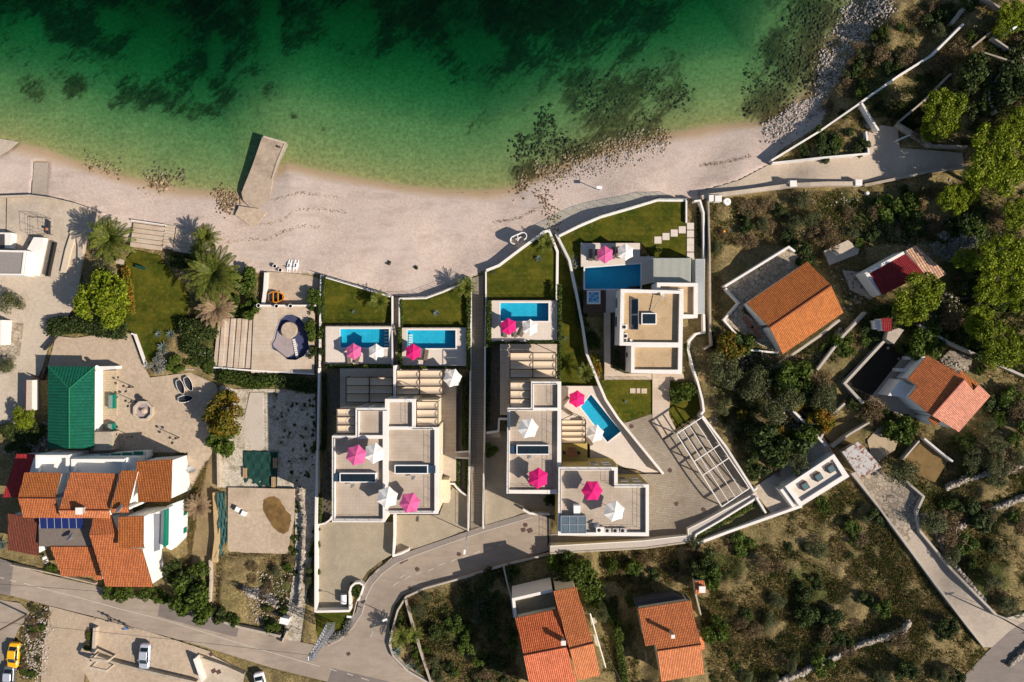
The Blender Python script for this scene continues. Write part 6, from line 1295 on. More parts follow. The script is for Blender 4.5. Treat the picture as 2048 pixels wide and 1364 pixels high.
# changing cabin: two facing spiral screens
t = thing('changing_cabin', P(1037,476,1.3), 'white oval changing cabin with a dividing screen near the pointed wall', 'changing cabin'); z = 1.3; cc = P(1037,476,z+2); rot = .42
def arc(a0, a1, rx, ry, cx=0, cy=0): return [Vector((cc.x+math.cos(rot)*(cx+rx*math.cos(a))-math.sin(rot)*(cy+ry*math.sin(a)), cc.y+math.sin(rot)*(cx+rx*math.cos(a))+math.cos(rot)*(cy+ry*math.sin(a)), z+2.0)) for a in np.linspace(a0, a1, 15)]
def screen(pts, nm):
    L, R = line_offset(pts, .12); m = MB(); m.strip(L, R); d = Vector((0,0,1.85)); Lb = [v-d for v in L]; Rb = [v-d for v in R]; m.strip(Lb, L); m.strip(R, Rb); m.face([L[0],Lb[0],Rb[0],R[0]]); m.face([R[-1],Rb[-1],Lb[-1],L[-1]]); m.build(nm, WHITE, t)
screen(arc(1.57,4.4,.72,.62,-.72,0), 'curved_screen'); screen(arc(-1.57,1.57,.72,.62,.72,0), 'curved_screen'); screen([arc(0,1,.72,.62,-.72,0)[0]*0+Vector((cc.x+math.cos(rot)*s_-math.sin(rot)*.62, cc.y+math.sin(rot)*s_+math.cos(rot)*.62, z+2.0)) for s_ in (-.72,0,.72)], 'back_screen'); screen([Vector((cc.x+math.cos(rot)*s_-math.sin(rot)*u_, cc.y+math.sin(rot)*s_+math.cos(rot)*u_, z+2.0)) for s_, u_ in ((0,.55),(.0,-.1),(-.35,-.35))], 'dividing_screen'); screen([Vector((cc.x+math.cos(rot)*s_-math.sin(rot)*u_, cc.y+math.sin(rot)*s_+math.cos(rot)*u_, z+2.0)) for s_, u_ in ((-.5,0),(.5,0))], 'dividing_screen')
# boats
def hull(t, L, Wd, Hh, mat, inner, name='hull', taper=.12, nose=1.6):
    n = 14; out = MB(); top = []; bot = []; inn = []; fl = []
    for s_ in (1, -1):
        for i in (range(n+1) if s_ > 0 else range(n, -1, -1)):
            x = -L/2+L*i/n; u = i/n; wd = Wd/2*(math.sin(math.pi*min(1, (u*(1-taper)+taper)))**.6 if u > .5 else (1-(1-u*2)**3*.45)); wd = max(wd, .01)
            top.append(Vector((x, s_*wd, Hh))); bot.append(Vector((x*.88, s_*wd*.55, 0))); inn.append(Vector((x*.95, s_*wd*.84, Hh))); fl.append(Vector((x*.8, s_*wd*.5, .12)))
    k = len(top)
    for i in range(k):
        j = (i+1) % k; out.face([bot[i], bot[j], top[j], top[i]]); out.face([top[i], top[j], inn[j], inn[i]])
    out.face(bot); h_ = out.build(name, mat, t); q = MB()
    for i in range(k): j = (i+1) % k; q.face([inn[i], inn[j], fl[j], fl[i]])
    q.face(fl[::-1]); q.build('inside', inner, t)
    return h_
def boat(px, py, z, rz, L, Wd, Hh, mat, inner, lab, g=None, thw=2, name='rowing_boat', tilt=0):
    t = thing(name, (0,0,0), lab, 'boat', g); hull(t, L, Wd, Hh, mat, inner)
    for k in range(thw): m = MB(); m.box((-L*.2+L*.3*k,0,Hh-.12), .18, Wd*.8, .04); m.build('thwart', mat, t)
    t.location = P(px,py,z); t.rotation_euler = (tilt,0,rz); return t
boat(555.5,594.5,1.8,0,2.7,1.9,.8,ORNG,CHARC,'orange wooden boat with dark thwarts on the beach terrace',thw=3)
for x, y, r, l in ((364,774,-1.2,'upper left dark dinghy with a white rim'),(380,768,-1.15,'upper right dark dinghy with a white rim'),(374,797,.15,'lowest dark dinghy with a white rim')): boat(x,y,2.5,r,2.6,1.25,.55,W_COPE,CHARC,l+' on the plaza','dinghies on the plaza',0)
t = thing('kayak', (0,0,0), 'pale green upturned boat lying against the parapet above the beach', 'boat'); m = MB()
n = 12; rg_ = []
for i in range(n+1):
    u = i/n; wd = .55*math.sin(math.pi*u)**.6+.01; hh = .5*math.sin(math.pi*u)**.4+.03; rg_.append([Vector((-1.8+3.6*u, wd*math.cos(a), hh*math.sin(a))) for a in np.linspace(0, math.pi, 9)])
for a, b in zip(rg_[:-1], rg_[1:]): m.strip(b, a)
m.build('hull', plain('boat_pale_green', (.45,.52,.44), .4, .1), t, smooth=True); MB().tube((-1.75,0,.06),(-1.6,0,.5),.04,n=4).build('stem_post', WOOD, t); m = MB(); m.tube((-1.5,0,.44),(1.5,0,.44),.03,n=4); m.build('keel', WHITE, t); t.location = P(1480,370,1.6); t.rotation_euler.z = .3
for x, y, l, s_ in ((579,532,'left narrower white pedal boat',.85),(592,532,'right broader white pedal boat',1.05)):
    t = thing('pedal_boat', (0,0,0), l+' on the beach', 'boat', 'white pedal boats'); Wd = .75*s_
    for q in (-1, 1):
        m = MB(); rr = []
        for i in range(9): u = i/8; w_ = .22*s_*math.sin(math.pi*min(.97,max(.12,u)))**.5; rr.append([Vector((-1.05+2.1*u, q*Wd*.33+w_*math.cos(a), .3*math.sin(a)*(.6+.4*math.sin(math.pi*u)))) for a in np.linspace(0, math.pi, 7)])
        for a, b in zip(rr[:-1], rr[1:]): m.strip(b, a)
        m.face(rr[0]); m.face(rr[-1][::-1]); m.build('float', WHITE, t)
    m = MB(); m.box((0,0,.28), 1.1, Wd*.9, .08); m.build('deck', WHITE, t); m = MB(); m.box((-.32,0,.36), .1, Wd*.8, .38); m.build('seat_back', WHITE, t); m = MB(); m.box((.1,0,.365), .5, .2, .02); m.build('footwell', CHARC, t)
    t.location = P(x,y,1.5); t.rotation_euler.z = 1.4
# planters
def planter(px, py, z, r, h_, lab, g, plant=L_DARK, leafr=None):
    c = P(px,py,z+h_); t = thing('planter', Vector((c.x,c.y,z)), lab, 'planter', g); m = MB(); m.lathe((c.x,c.y,z), [(r*.8,0),(r,h_),(r*.82,h_),(r*.8,h_-.08)], 14); m.build('pot', W_COPE, t); m = MB(); m.lathe((c.x,c.y,z+h_-.1), [(r*.8,0),(r*.78,.02)], 12); m.build('soil', SOIL, t)
for x, y, z, l in ((549,532,1.5,'upper left round white planter near the pedal boats'),(560,540,1.5,'lower right round white planter near the pedal boats'),(516.5,611,3.3,'leftmost round planter on the wall above the orange boat'),(552.5,612,3.3,'middle round planter on the wall above the orange boat'),(580.5,612,3.3,'rightmost round planter on the wall above the orange boat')): planter(x,y,z,.35,.6,l,'round white planters')
for x, y, z, r, h_, l in ((1455,403,2.7,.62,1.0,'large white round tank by the gate above the beach'),(1736,386,4.0,.28,.7,'small white barrel below the sandy path'),(2041,216,7.5,.3,.8,'small white barrel by the hooked wall')):
    c = P(x,y,z+h_); t = thing('water_tank', Vector((c.x,c.y,z)), l, 'tank'); m = MB(); m.lathe((c.x,c.y,z), [(r,0),(r,h_*.85),(r*.92,h_)], 18); m.build('tank_body', WHITE, t); m = MB(); m.lathe((c.x+r*.3,c.y,z+h_), [(r*.3,0),(r*.28,.06)], 10); m.build('lid', W_COPE, t)
for i in range(11): slab('stair_step', [(1698+i*3.6,228+i*2.6),(1707+i*3.6,219+i*2.6),(1711+i*3.6,222+i*2.6),(1702+i*3.6,231+i*2.6)], 2.6+.13*i, .4, CONCG if i % 2 else STONEW, 'dark tread of the steps in the triangular plot', 'step', reg=False)
m = MB(); m.lathe(P(1447,463,3.5), [(.02,0),(.22,.12),(.26,.26),(.2,.42),(.02,.5)], 12); m.build('garden_ball', ORNG, label='orange ball in the scrub right of the alley', cat='ball')
# fountain
t = thing('fountain', P(285,822,2.5), 'octagonal stone fountain basin on the plaza', 'fountain'); c = P(285,822,3.2); m = MB(); n = 8; 
ro = [Vector((c.x+1.75*math.cos(a), c.y+1.75*math.sin(a), 3.15)) for a in [math.pi/8+k*math.pi/4 for k in range(8)]]; ri = [Vector((c.x+1.35*math.cos(a), c.y+1.35*math.sin(a), 3.15)) for a in [math.pi/8+k*math.pi/4 for k in range(8)]]
for k in range(8):
    j = (k+1) % 8; m.face([ro[k], ro[j], ri[j], ri[k]]); d = Vector((0,0,1)); m.face([ro[k]-d, ro[j]-d, ro[j], ro[k]]); m.face([ri[j]-d, ri[k]-d, ri[k], ri[j]])
m.build('basin', CONC, t); m = MB(); m.cap([v-Vector((0,0,.5)) for v in ri]); m.build('basin_floor', POOLG, t); m = MB(); m.lathe((c.x,c.y,2.5), [(.6,0),(.5,.3),(.25,.5),(.28,.75),(.05,.8)], 10); m.build('centre_rock', TRAV, t)
t = thing('sundial', P(279,797,2.5), 'dark round table left above the fountain', 'table'); c = P(279,797,3.1); m = MB(); m.lathe((c.x,c.y,2.4), [(.25,0),(.08,.1),(.08,.6),(.5,.62),(.5,.68)], 12); m.build('top', CHARC, t)
# garden furniture, bench, white garden cross-shaped ornament
t = thing('garden_bench', P(280,535,2.2), 'dark green garden bench on the left lawn', 'bench'); c = P(280,535,2.6); m = MB(); m.box((c.x,c.y,2.55), 1.6, .45, .06, -.25); m.build('seat', NETG, t); m = MB(); m.box((c.x+.07,c.y+.25,2.6), 1.6, .06, .45, -.25); m.build('backrest', NETG, t)
for s_ in (-.7,.7): m = MB(); m.box((c.x+s_*.97,c.y-s_*.25,2.1), .08, .45, .48, -.25); m.build('leg', NETG, t)
t = thing('garden_table', P(240,523,2.2), 'small stone table by the palm', 'table'); c = P(240,523,3); m = MB(); m.box((c.x,c.y,2.9), 1.3, .8, .1, -.2); m.build('tabletop', CONC, t); m = MB(); m.box((c.x,c.y,2.1), .4, .4, .8); m.build('pedestal', CONC, t)
t = thing('hand_cart', P(97,455,1.9), 'dark curved sculpture-like cart inside the metal cage', 'cart'); c = P(97,455,2.3); m = MB(); m.tube((c.x,c.y-1.1,2.3),(c.x+.2,c.y+1.1,2.4),.3,.22,n=8); m.build('body', CHARC, t); m = MB(); m.lathe((c.x-.1,c.y-.3,2.3),[(.25,0),(.25,.45),(.1,.5)],8); m.build('seat', TERRAC, t)
# garden chairs near the palms (white)
for x, y, l, r in ((94,1114,'upper white plastic chair at the corner of the brown roof',.4),(97,1121,'lower white plastic chair at the corner of the brown roof',2.0)): chair(x, y, 4.3, r, l, 'white plastic chairs', WHITE)
t = thing('table', P(404,705,2.6), 'white cross-shaped garden ornament in the bushes', 'ornament'); c = P(404,705,3.2); m = MB(); m.box((c.x,c.y,3.1), 1.1, .35, .12); m.build('arm', WHITE, t); m = MB(); m.box((c.x,c.y,2.5), .36, 1.1, .55); m.build('body', WHITE, t)
# two chequered boxes on the slab
for x, y, l in ((475,1019,'left white square stool with a black cushion on the concrete slab'),(487,1027,'right white square stool with a black cushion on the concrete slab')):
    t = thing('stool', P(x,y,3.5), l, 'stool', 'white square stools'); c = P(x,y,3.9); m = MB(); m.box((c.x,c.y,3.5), .8, .8, .42, -.45); m.build('body', WHITE, t); m = MB(); m.box((c.x-.62,c.y+.30,3.5), .45, .75, .38, -.45); m.build('cushion', CHARC, t)
# benches round the dark green shade net
t = thing('shade_net', P(522,938,2.6), 'dark green shade net spread flat above the concrete slab', 'shade net'); m = MB(); q = [P(488,903,3.0),P(556,904,3.0),P(554,975,3.0),P(486,974,3.0)]; N = 12
for i in range(N):
    for j in range(N):
        f = lambda a, b: q[0].lerp(q[1], a/N).lerp(q[3].lerp(q[2], a/N), b/N)+Vector((0,0,.12*math.sin(a*1.9)*math.cos(b*1.3)))
        m.face([f(i,j+1), f(i+1,j+1), f(i+1,j), f(i,j)])
m.build('net', NETG, t, smooth=True)
for p in q: MB().tube(Vector((p.x,p.y,2.3)), Vector((p.x,p.y,3.05)), .04, n=4).build('post', BLACK, t)
for x, y, l in ((490,946,'left'),(550,926,'upper right'),(547,964,'lower right')):
    t = thing('wooden_bench', P(x,y,3), l+' slatted wooden bench at the edge of the green net', 'bench', 'wooden benches at the shade net'); c = P(x,y,3.3)
    for k in (-1,0,1): m = MB(); m.box((c.x+k*.24,c.y,3.3), .18, 1.7, .05); m.build('seat_slat', plain('bench_wood', (.42,.27,.14), .7, .15) if k == -1 and x == 490 else bpy.data.materials['bench_wood'], t)
    for k in (-.6,.6): m = MB(); m.box((c.x,c.y+k,2.5), .6, .1, .8); m.build('leg', bpy.data.materials['bench_wood'], t)
t = thing('green_netting', P(443,1055,3), 'crumpled dark green netting hanging beside the concrete slab', 'netting'); m = MB(); q = [(433,986),(453,983),(451,1020),(455,1060),(452,1100),(440,1122),(437,1125),(434,1060),(437,1020)]
C = densify([(443,985),(444,1020),(446,1060),(444,1095),(438,1120)], 3); rs_ = random.Random(3); L_ = []; 
for i, (x, y) in enumerate(C):
    row = []; 
    for k in range(9): u = k/8; row.append(P(x-9+19*u+math.sin(i*.9+k)*.6, y, 4.6-1.5*u+.22*math.sin(k*2.2+i*.35)+rs_.uniform(-.05,.05)))
    L_.append(row)
for a, b in zip(L_[:-1], L_[1:]): m.strip(a, b)
m.build('net', plain('netting_teal', (.03,.085,.08), .85, .5, 2), t, smooth=True)
# rubbish bins, boxes, manholes, drains
t = thing('refuse_container', P(690,1200,4.3), 'white refuse container beside the hooked wall', 'container'); c = P(687,1199,5.3); m = MB(); m.box((c.x,c.y,4.35), 1.0, 1.5, .8); m.build('body', STEEL, t); m = MB()
for k in range(6): a0 = math.pi*k/6; a1 = math.pi*(k+1)/6; m.face([(c.x+.5*math.cos(a0),c.y-.75,5.15+.25*math.sin(a0)),(c.x+.5*math.cos(a0),c.y+.75,5.15+.25*math.sin(a0)),(c.x+.5*math.cos(a1),c.y+.75,5.15+.25*math.sin(a1)),(c.x+.5*math.cos(a1),c.y-.75,5.15+.25*math.sin(a1))][::-1])
m.build('lid', WHITE, t)
for sx in (-.4,.4):
    for sy in (-.6,.6): MB().tube((c.x+sx-.05,c.y+sy,4.3),(c.x+sx+.05,c.y+sy,4.3),.12,n=8).build('wheel', RUBB, t)
t = thing('meter_cabinet', P(568,1243,4.5), 'white meter cabinet with a small roof beside the road gate', 'cabinet'); c = P(568,1243,6); m = MB(); m.box((c.x,c.y,4.3), 1.2, .7, 1.5, -.2); m.build('body', W_COPE, t); m = MB(); m.box((c.x,c.y,5.8), 1.5, 1.0, .1, -.2); m.build('lid', WHITE, t)
for x, y, l in ((919,1069,'round rusty manhole cover below the lamp post'),(918,1109,'round manhole cover on the side road'),(835,1139,'round manhole cover on the curve of the side road'),(1051,1050,'round manhole cover near the shaded road end'),(1340,941,'round manhole cover in the middle of the forecourt'),(1354,1008,'yellowish round manhole cover on the forecourt'),(1408,1020,'round manhole cover in the shade of the forecourt'),(1263,853,'round manhole cover by the small lawn')):
    c = P(x,y,hz(x,y)+.09); m = MB(); m.lathe((c.x,c.y,c.z-.03), [(.36,0),(.36,.03)], 16); m.build('manhole_cover', MH, label=l, cat='manhole cover')
for x, y, w_, l in ((803,1123,.75,'left square rusty grate by the drives'),(811,1119,.7,'right square dark grate by the drives'),(820,1176,.5,'small square grate at the inner curve'),(1047,1060,.7,'square rusty cover right of the road'),(1060,1061,.8,'pinkish square cover at the shaded road end'),(427,1342,.75,'left rusty cover in the concrete yard'),(437,1344,.75,'right rusty cover in the concrete yard'),(1043,1035,1.3,'wide rusty grate at the end of the pavement'),(422,1309,.6,'dark square grate in the road by the yard'),(697,1308,.6,'dark square grate at the road junction')):
    c = P(x,y,hz(x,y)+.1); m = MB(); m.box((c.x,c.y,c.z-.04), w_, w_*.85, .045, .4); m.build('drain_grate', MH, label=l, cat='drain cover')
m = MB(); c = P(1097,1062,hz(1097,1062)+.1); m.box((c.x,c.y,c.z-.03), .35, 5.2, .04); m.build('slot_drain', BLACK, label='long dark slot drain across the road end', cat='drain cover')
MB().tube(P(660,1289,4.8), P(660,1289,5.6), .07, n=6).build('bollard', REDP, label='tiny red bollard at the pylon corner', cat='bollard')
# small dark plants on the beach
# ------------------------------------------------------------------ pylon, poles and cables
t = thing('lattice_pylon', P(663,1255,4.6), 'grey steel lattice pylon leaning over the road corner', 'pylon'); b0 = P(662,1252,4.5); hp = 13.5; m = MB(); b = MB()
leg = lambda sx, sy, u: Vector((b0.x+sx*(.62-.34*u), b0.y+sy*(.62-.34*u), 4.4+hp*u))
N = 13
for i in range(N):
    u0, u1 = i/N, (i+1)/N
    for (sx, sy), (tx, ty) in (((-1,-1),(1,-1)),((1,-1),(1,1)),((1,1),(-1,1)),((-1,1),(-1,-1))):
        b.tube(leg(sx,sy,u0), leg(tx,ty,u1), .035, n=3); b.tube(leg(tx,ty,u0), leg(sx,sy,u1), .035, n=3); b.tube(leg(sx,sy,u1), leg(tx,ty,u1), .035, n=3)
for sx in (-1,1):
    for sy in (-1,1): MB().tube(leg(sx,sy,0), leg(sx,sy,1), .07, .055, n=4).build('leg', STEEL, t)
b.build('bracing', STEEL, t); m = MB(); tp = leg(0,0,1); m.box((tp.x,tp.y,tp.z-.1), 1.9, .12, .12, .2); m.build('crossarm', STEEL, t); m = MB(); m.box((tp.x,tp.y,tp.z-1.0), .9, .9, .08); m.build('platform', STEEL, t)
def cable(a, b, sag, lab, r=.028):
    a = P(*a); b = P(*b); m = MB(); q = [a.lerp(b, k/24)-Vector((0,0,sag*4*(k/24)*(1-k/24))) for k in range(25)]
    for u, v in zip(q[:-1], q[1:]): m.tube(u, v, r, n=3, cap=False)
    m.build('power_cable', BLACK, label=lab, cat='cable')
cable((625,1311,17.6), (-300,1218,16.5), .8, 'thin black cable from the pylon across the parked silver car'); cable((-300,1150,14), (212,1184,11.5), .4, 'thin black cable crossing the main road to the apartment house')
cable((1195,1268,13), (1260,1400,12), .3, 'thin cable running down from the lower house'); cable((1995,1231,14), (2300,1330,16), .5, 'thin cable above the dark road at the lower right')
t = thing('utility_pole', P(55,1227,4.6), 'wooden utility pole leaning out over the lane at lower left', 'pole'); c = P(53,1230,4.5); MB().tube(c, c+Vector((0,0,9.5)), .16, .1, n=8).build('pole', BARK, t); m = MB(); m.box((c.x,c.y,c.z+9.0), 1.5, .12, .12, .6); m.build('crossarm', BARK, t)
t = thing('utility_pole', P(1994,1231,9), 'slim utility pole at the lower end of the concrete lane', 'pole'); c = P(1993,1230,9.5); MB().tube(c, c+Vector((0,0,7.5)), .13, .09, n=8).build('pole', BARK, t); m = MB(); m.box((c.x,c.y,c.z+7.2), 1.4, .1, .1, .4); m.build('crossarm', BARK, t)
# ------------------------------------------------------------------ vehicles
def car(px, py, rz, mat, lab, L=4.2, Wd=1.74, cab=(-1.35,.85), roofc=(-.95,.35), parent_roof=None):
    """nose towards local +x"""
    t = thing('parked_car', (0,0,0), lab, 'car'); z = hz(px, py)+.06
    def outline(w_, x0, x1, z_, r=.35, n=5):
        o = []
        for cx, cy, a0 in ((x1-r, w_/2-r, 0), (x0+r, w_/2-r, 90), (x0+r, -w_/2+r, 180), (x1-r, -w_/2+r, 270)):
            for k in range(n+1): a = math.radians(a0+90*k/n); o.append(Vector((cx+r*math.cos(a), cy+r*math.sin(a), z_)))
        return o
    m = MB(); lv = [outline(Wd-.1, -L/2+.05, L/2-.08, .22, .4), outline(Wd, -L/2, L/2, .45, .42), outline(Wd-.02, -L/2, L/2-.02, .66, .42), outline(Wd-.14, -L/2+.06, L/2-.12, .84, .42), outline(Wd-.36, -L/2+.2, L/2-.35, .93, .38)]
    for a, b in zip(lv[:-1], lv[1:]):
        for i in range(len(a)): j = (i+1) % len(a); m.face([a[i], a[j], b[j], b[i]])
    m.face(lv[-1]); m.build('body', mat, t, smooth=True)
    B = outline(Wd-.22, cab[0]-.15, cab[1]+.35, .90, .25); T = outline(Wd-.5, roofc[0], roofc[1], 1.38, .2); g = MB()
    for i in range(len(B)): j = (i+1) % len(B); g.face([B[i], B[j], T[j], T[i]])
    g.build('windows', GLASSD, t, smooth=False); r = MB(); T2 = outline(Wd-.44, roofc[0]-.03, roofc[1]+.03, 1.37, .2); T3 = outline(Wd-.56, roofc[0]+.06, roofc[1]-.06, 1.43, .2)
    for i in range(len(T2)): j = (i+1) % len(T2); r.face([T2[i], T2[j], T3[j], T3[i]])
    r.face(T3); r.build('roof', parent_roof or mat, t, smooth=True)
    p = MB()
    for i in (2, 8, 14, 20):
        p.tube(B[i], T[i], .035, n=4)
    for s_ in (-1, 1): p.tube((-.25, s_*(Wd/2-.11), .9), (-.25, s_*(Wd/2-.25), 1.38), .035, n=4)
    p.build('pillars', mat, t)
    for sx in (-1.28, 1.3):
        for s_ in (-1, 1):
            w_ = MB(); w_.tube((sx, s_*(Wd/2-.2), .31), (sx, s_*(Wd/2-.01), .31), .31, n=14); ty = w_.build('wheel', RUBB, t); w_ = MB(); w_.tube((sx, s_*(Wd/2-.01), .31), (sx, s_*(Wd/2+.008), .31), .18, n=10); w_.build('rim', STEEL, ty)
    for s_ in (-1, 1):
        w_ = MB(); w_.box((L/2-.22, s_*(Wd/2-.32), .6), .22, .32, .16); w_.build('headlight', WHITE, t); w_ = MB(); w_.box((-L/2+.1, s_*(Wd/2-.28), .62), .14, .26, .16); w_.build('tail_light', REDP, t); w_ = MB(); w_.box((.62, s_*(Wd/2+.06), .88), .16, .16, .12); w_.build('mirror', mat, t)
    t.location = P(px, py, z); t.rotation_euler.z = rz
car(32, 1307, -1.66, YEL, 'bright yellow hatchback parked beside the overgrown bank'); car(23, 1352, -1.62, CARG, 'dark grey car cut by the lower frame edge behind the yellow one', parent_roof=SILV); car(293, 1309, -1.63, SILV, 'silver hatchback parked across the bays'); car(524, 1366, -1.35, CARW, 'white car just entering the frame at the bottom')
# cyclists
def skin_person(px, py, z, rz, shirt, lab):
    t = thing('person', (0,0,0), lab, 'person', None)
    J = [((0,0,.95),.14),((.18,0,1.18),.15),((.34,0,1.38),.16),((.42,0,1.50),.06),((.50,0,1.60),.09),((.54,0,1.70),.085),
      ((.12,.12,.86),.10),((.38,.14,.62),.075),((.18,.14,.30),.05),((.28,.14,.24),.035),((.12,-.12,.86),.10),((.42,-.14,.72),.075),((.30,-.14,.42),.05),((.40,-.14,.36),.035),
      ((.33,.20,1.38),.06),((.50,.26,1.18),.045),((.72,.22,1.06),.03),((.33,-.20,1.38),.06),((.50,-.26,1.18),.045),((.72,-.22,1.06),.03)]
    E = [(0,1),(1,2),(2,3),(3,4),(4,5),(0,6),(6,7),(7,8),(8,9),(0,10),(10,11),(11,12),(12,13),(2,14),(14,15),(15,16),(2,17),(17,18),(18,19)]
    me = bpy.data.meshes.new('body'); me.from_pydata([j[0] for j in J], E, []); o = bpy.data.objects.new('body', me); col.objects.link(o); md = o.modifiers.new('s', 'SKIN')
    if not me.skin_vertices: me.skin_vertices.new()
    for i, j in enumerate(J): me.skin_vertices[0].data[i].radius = (j[1], j[1])
    me.skin_vertices[0].data[0].use_root = True; sb = o.modifiers.new('d', 'SUBSURF'); sb.levels = 1; sb.render_levels = 1; me.materials.append(shirt); o.parent = t
    m = MB(); m.lathe((.56,0,1.68), [(.12,0),(.13,.05),(.09,.13),(.01,.16)], 8, 1.2, .9); m.build('helmet', CHARC, t); t.location = P(px,py,z); t.rotation_euler.z = rz
def bicycle(px, py, z, rz, lab):
    t = thing('bicycle', (0,0,0), lab, 'bicycle', 'bicycles on the main road')
    for x in (-.35,.75):
        m = MB(); n = 16
        for k in range(n): a0, a1 = 2*math.pi*k/n, 2*math.pi*(k+1)/n; m.tube((x+.33*math.cos(a0),0,.34+.33*math.sin(a0)),(x+.33*math.cos(a1),0,.34+.33*math.sin(a1)),.022,n=4,cap=False)
        for k in range(6): a0 = math.pi*k/6; m.tube((x+.33*math.cos(a0),0,.34+.33*math.sin(a0)),(x-.33*math.cos(a0),0,.34-.33*math.sin(a0)),.005,n=3)
        m.build('wheel', RUBB, t)
    m = MB(); 
    for a, b in (((-.35,0,.34),(.1,0,.3)),((-.35,0,.34),(0,0,.85)),((.1,0,.3),(0,0,.85)),((.1,0,.3),(.6,0,.8)),((0,0,.8),(.6,0,.85)),((.6,0,.95),(.75,0,.34))): m.tube(a, b, .022, n=5)
    m.build('frame', BLACK, t); m = MB(); m.box((-.02,0,.88), .26, .14, .06); m.build('saddle', CHARC, t); m = MB(); m.tube((.68,-.26,1.02),(.68,.26,1.02),.018,n=4); m.tube((.62,0,.9),(.68,0,1.02),.02,n=4); m.build('handlebar', BLACK, t); t.location = P(px,py,z); t.rotation_euler.z = rz
zr1 = hz(229,1237)+.06
for x, y, mt, l in ((228,1237,CHARC,'left'),(261,1253,TEALR,'right')):
    bicycle(x, y, zr1, math.pi-.45, l+' bicycle of the two on the main road'); skin_person(x, y, zr1, math.pi-.45, mt, 'person in '+('dark clothes riding the left' if l == 'left' else 'a blue top riding the right')+' bicycle')
# rusty gate frames, planks
fence([(576,1255),(605,1262)], None, 1.3, 'rusty gate beside the meter cabinet', zf=.1, name='gate')
fence([(1100,1030),(1100,1094)], None, 1.4, 'sliding gate rail across the forecourt entrance', zf=.1, name='gate')
t = thing('wooden_trough', P(510,1112,3.4), 'long weathered timber shuttering below the concrete slab', 'timber frame'); a = P(452,1113,3.9); b = P(552,1122,3.9); m = MB()
for k in range(5): o_ = Vector((0,-.35*k,-.1*k+random.uniform(-.05,.05))); m.tube(a+o_+Vector((random.uniform(0,1),0,0)), b+o_-Vector((random.uniform(0,2),0,0)), .09, n=4)
m.build('planks', plain('timber_grey', (.30,.20,.12), .9, .3, 3), t); m = MB()
for k in range(26): q = a.lerp(b, k/25)+Vector((0,-1.9,-.5)); m.tube(q, q+Vector((0,-.5,-.2)), .07, n=4)
m.build('battens', bpy.data.materials['timber_grey'], t)
# concrete frame at lower left corner
t = thing('concrete_gateway', P(198,1330,4.8), 'pale concrete gateway frame behind the pinkish wall', 'gateway'); 
for q in ([(180,1316),(216,1320),(215,1326),(179,1322)],[(174,1330),(180,1318),(184,1322),(178,1333)],[(178,1333),(213,1340),(213,1345),(178,1338)]): MB().prism(wxy(q, 7.2), 6.9, 7.2).build('roof_beam', CONC, t)
for x, y in ((181,1319),(214,1323),(179,1335),(212,1342)): c = P(x,y,7.0); m = MB(); m.box((c.x,c.y,4.5), .3, .3, 2.4); m.build('post', CONC, t)
for x, y, l in ((60,535,'left'),): pass
# ------------------------------------------------------------------ vegetation
def quads(name, C, U, V_, mat, parent=None, tri=False, **k):
    """leaf faces: centres C, half axes U and V_ (n,3)"""
    if tri: P4 = np.stack([C-U, C+U, C+V_*2], 1)
    else: P4 = np.stack([C-V_, C+U, C+V_, C-U], 1)
    n, q = P4.shape[:2]; V = P4.reshape(-1, 3); F = np.arange(n*q).reshape(n, q)
    o = rockmesh(name, V, F, mat, **k)
    if parent is not None: o.parent = parent
    return o
def unit(v): return v/np.maximum(1e-6, np.linalg.norm(v, axis=1, keepdims=True))
def crown_pts(n, lobes, rs, flat=.7, lr=(.28,.46), zc=.6, spread=.76, jit=.06):
    a = rs.uniform(0, 6.283, lobes); r = np.sqrt(rs.uniform(0, 1, lobes))*spread; z = rs.uniform(-.35, .55, lobes)*flat*(1-.5*r)
    c = np.stack([r*np.cos(a), r*np.sin(a), z], 1); R = rs.uniform(lr[0], lr[1], lobes)*(1-.25*r)
    i = rs.choice(lobes, n, p=R**2/np.sum(R**2)); d = unit(rs.normal(0, 1, (n, 3))); d[:, 2] = np.where(d[:, 2] < -.35, -d[:, 2], d[:, 2])
    p = c[i]+d*R[i][:, None]*(1+rs.normal(0, .09, (n, 1)))+rs.normal(0, jit, (n, 3))*.5; p[:, 2] *= flat/.7; p[:, 2] += zc
    return p, d
def leaves(name, p, d, size, rs, mat, parent=None, asp=.55, tilt=.75, **k):
    n = len(p); nn = unit(d+rs.normal(0, tilt, (n, 3))); t = unit(np.cross(nn, rs.normal(0, 1, (n, 3)))); b = np.cross(nn, t); s = size*rs.uniform(.6, 1.4, (n, 1))
    return quads(name, p, t*s*asp, b*s, mat, parent, **k)
def trunk_mesh(rs, h, r, nb=4, br=.55):
    m = MB(); q = Vector((0,0,-.12)); pts = [q]
    for i in range(1, 4): pts.append(Vector((rs.normal(0,.05), rs.normal(0,.05), h*i/3)))
    for i in range(3): m.tube(pts[i], pts[i+1], r*(1-.22*i), r*(1-.22*(i+1)), n=7, cap=False)
    for k in range(nb):
        a = 6.283*k/nb+rs.uniform(-.4,.4); s = pts[2].lerp(pts[3], rs.uniform(0,.9)); e = s+Vector((math.cos(a)*br, math.sin(a)*br, rs.uniform(.1,.4))); mid = s.lerp(e,.5)+Vector((0,0,.06)); m.tube(s, mid, r*.42, r*.3, n=5, cap=False); m.tube(mid, e, r*.3, r*.1, n=5)
    return m
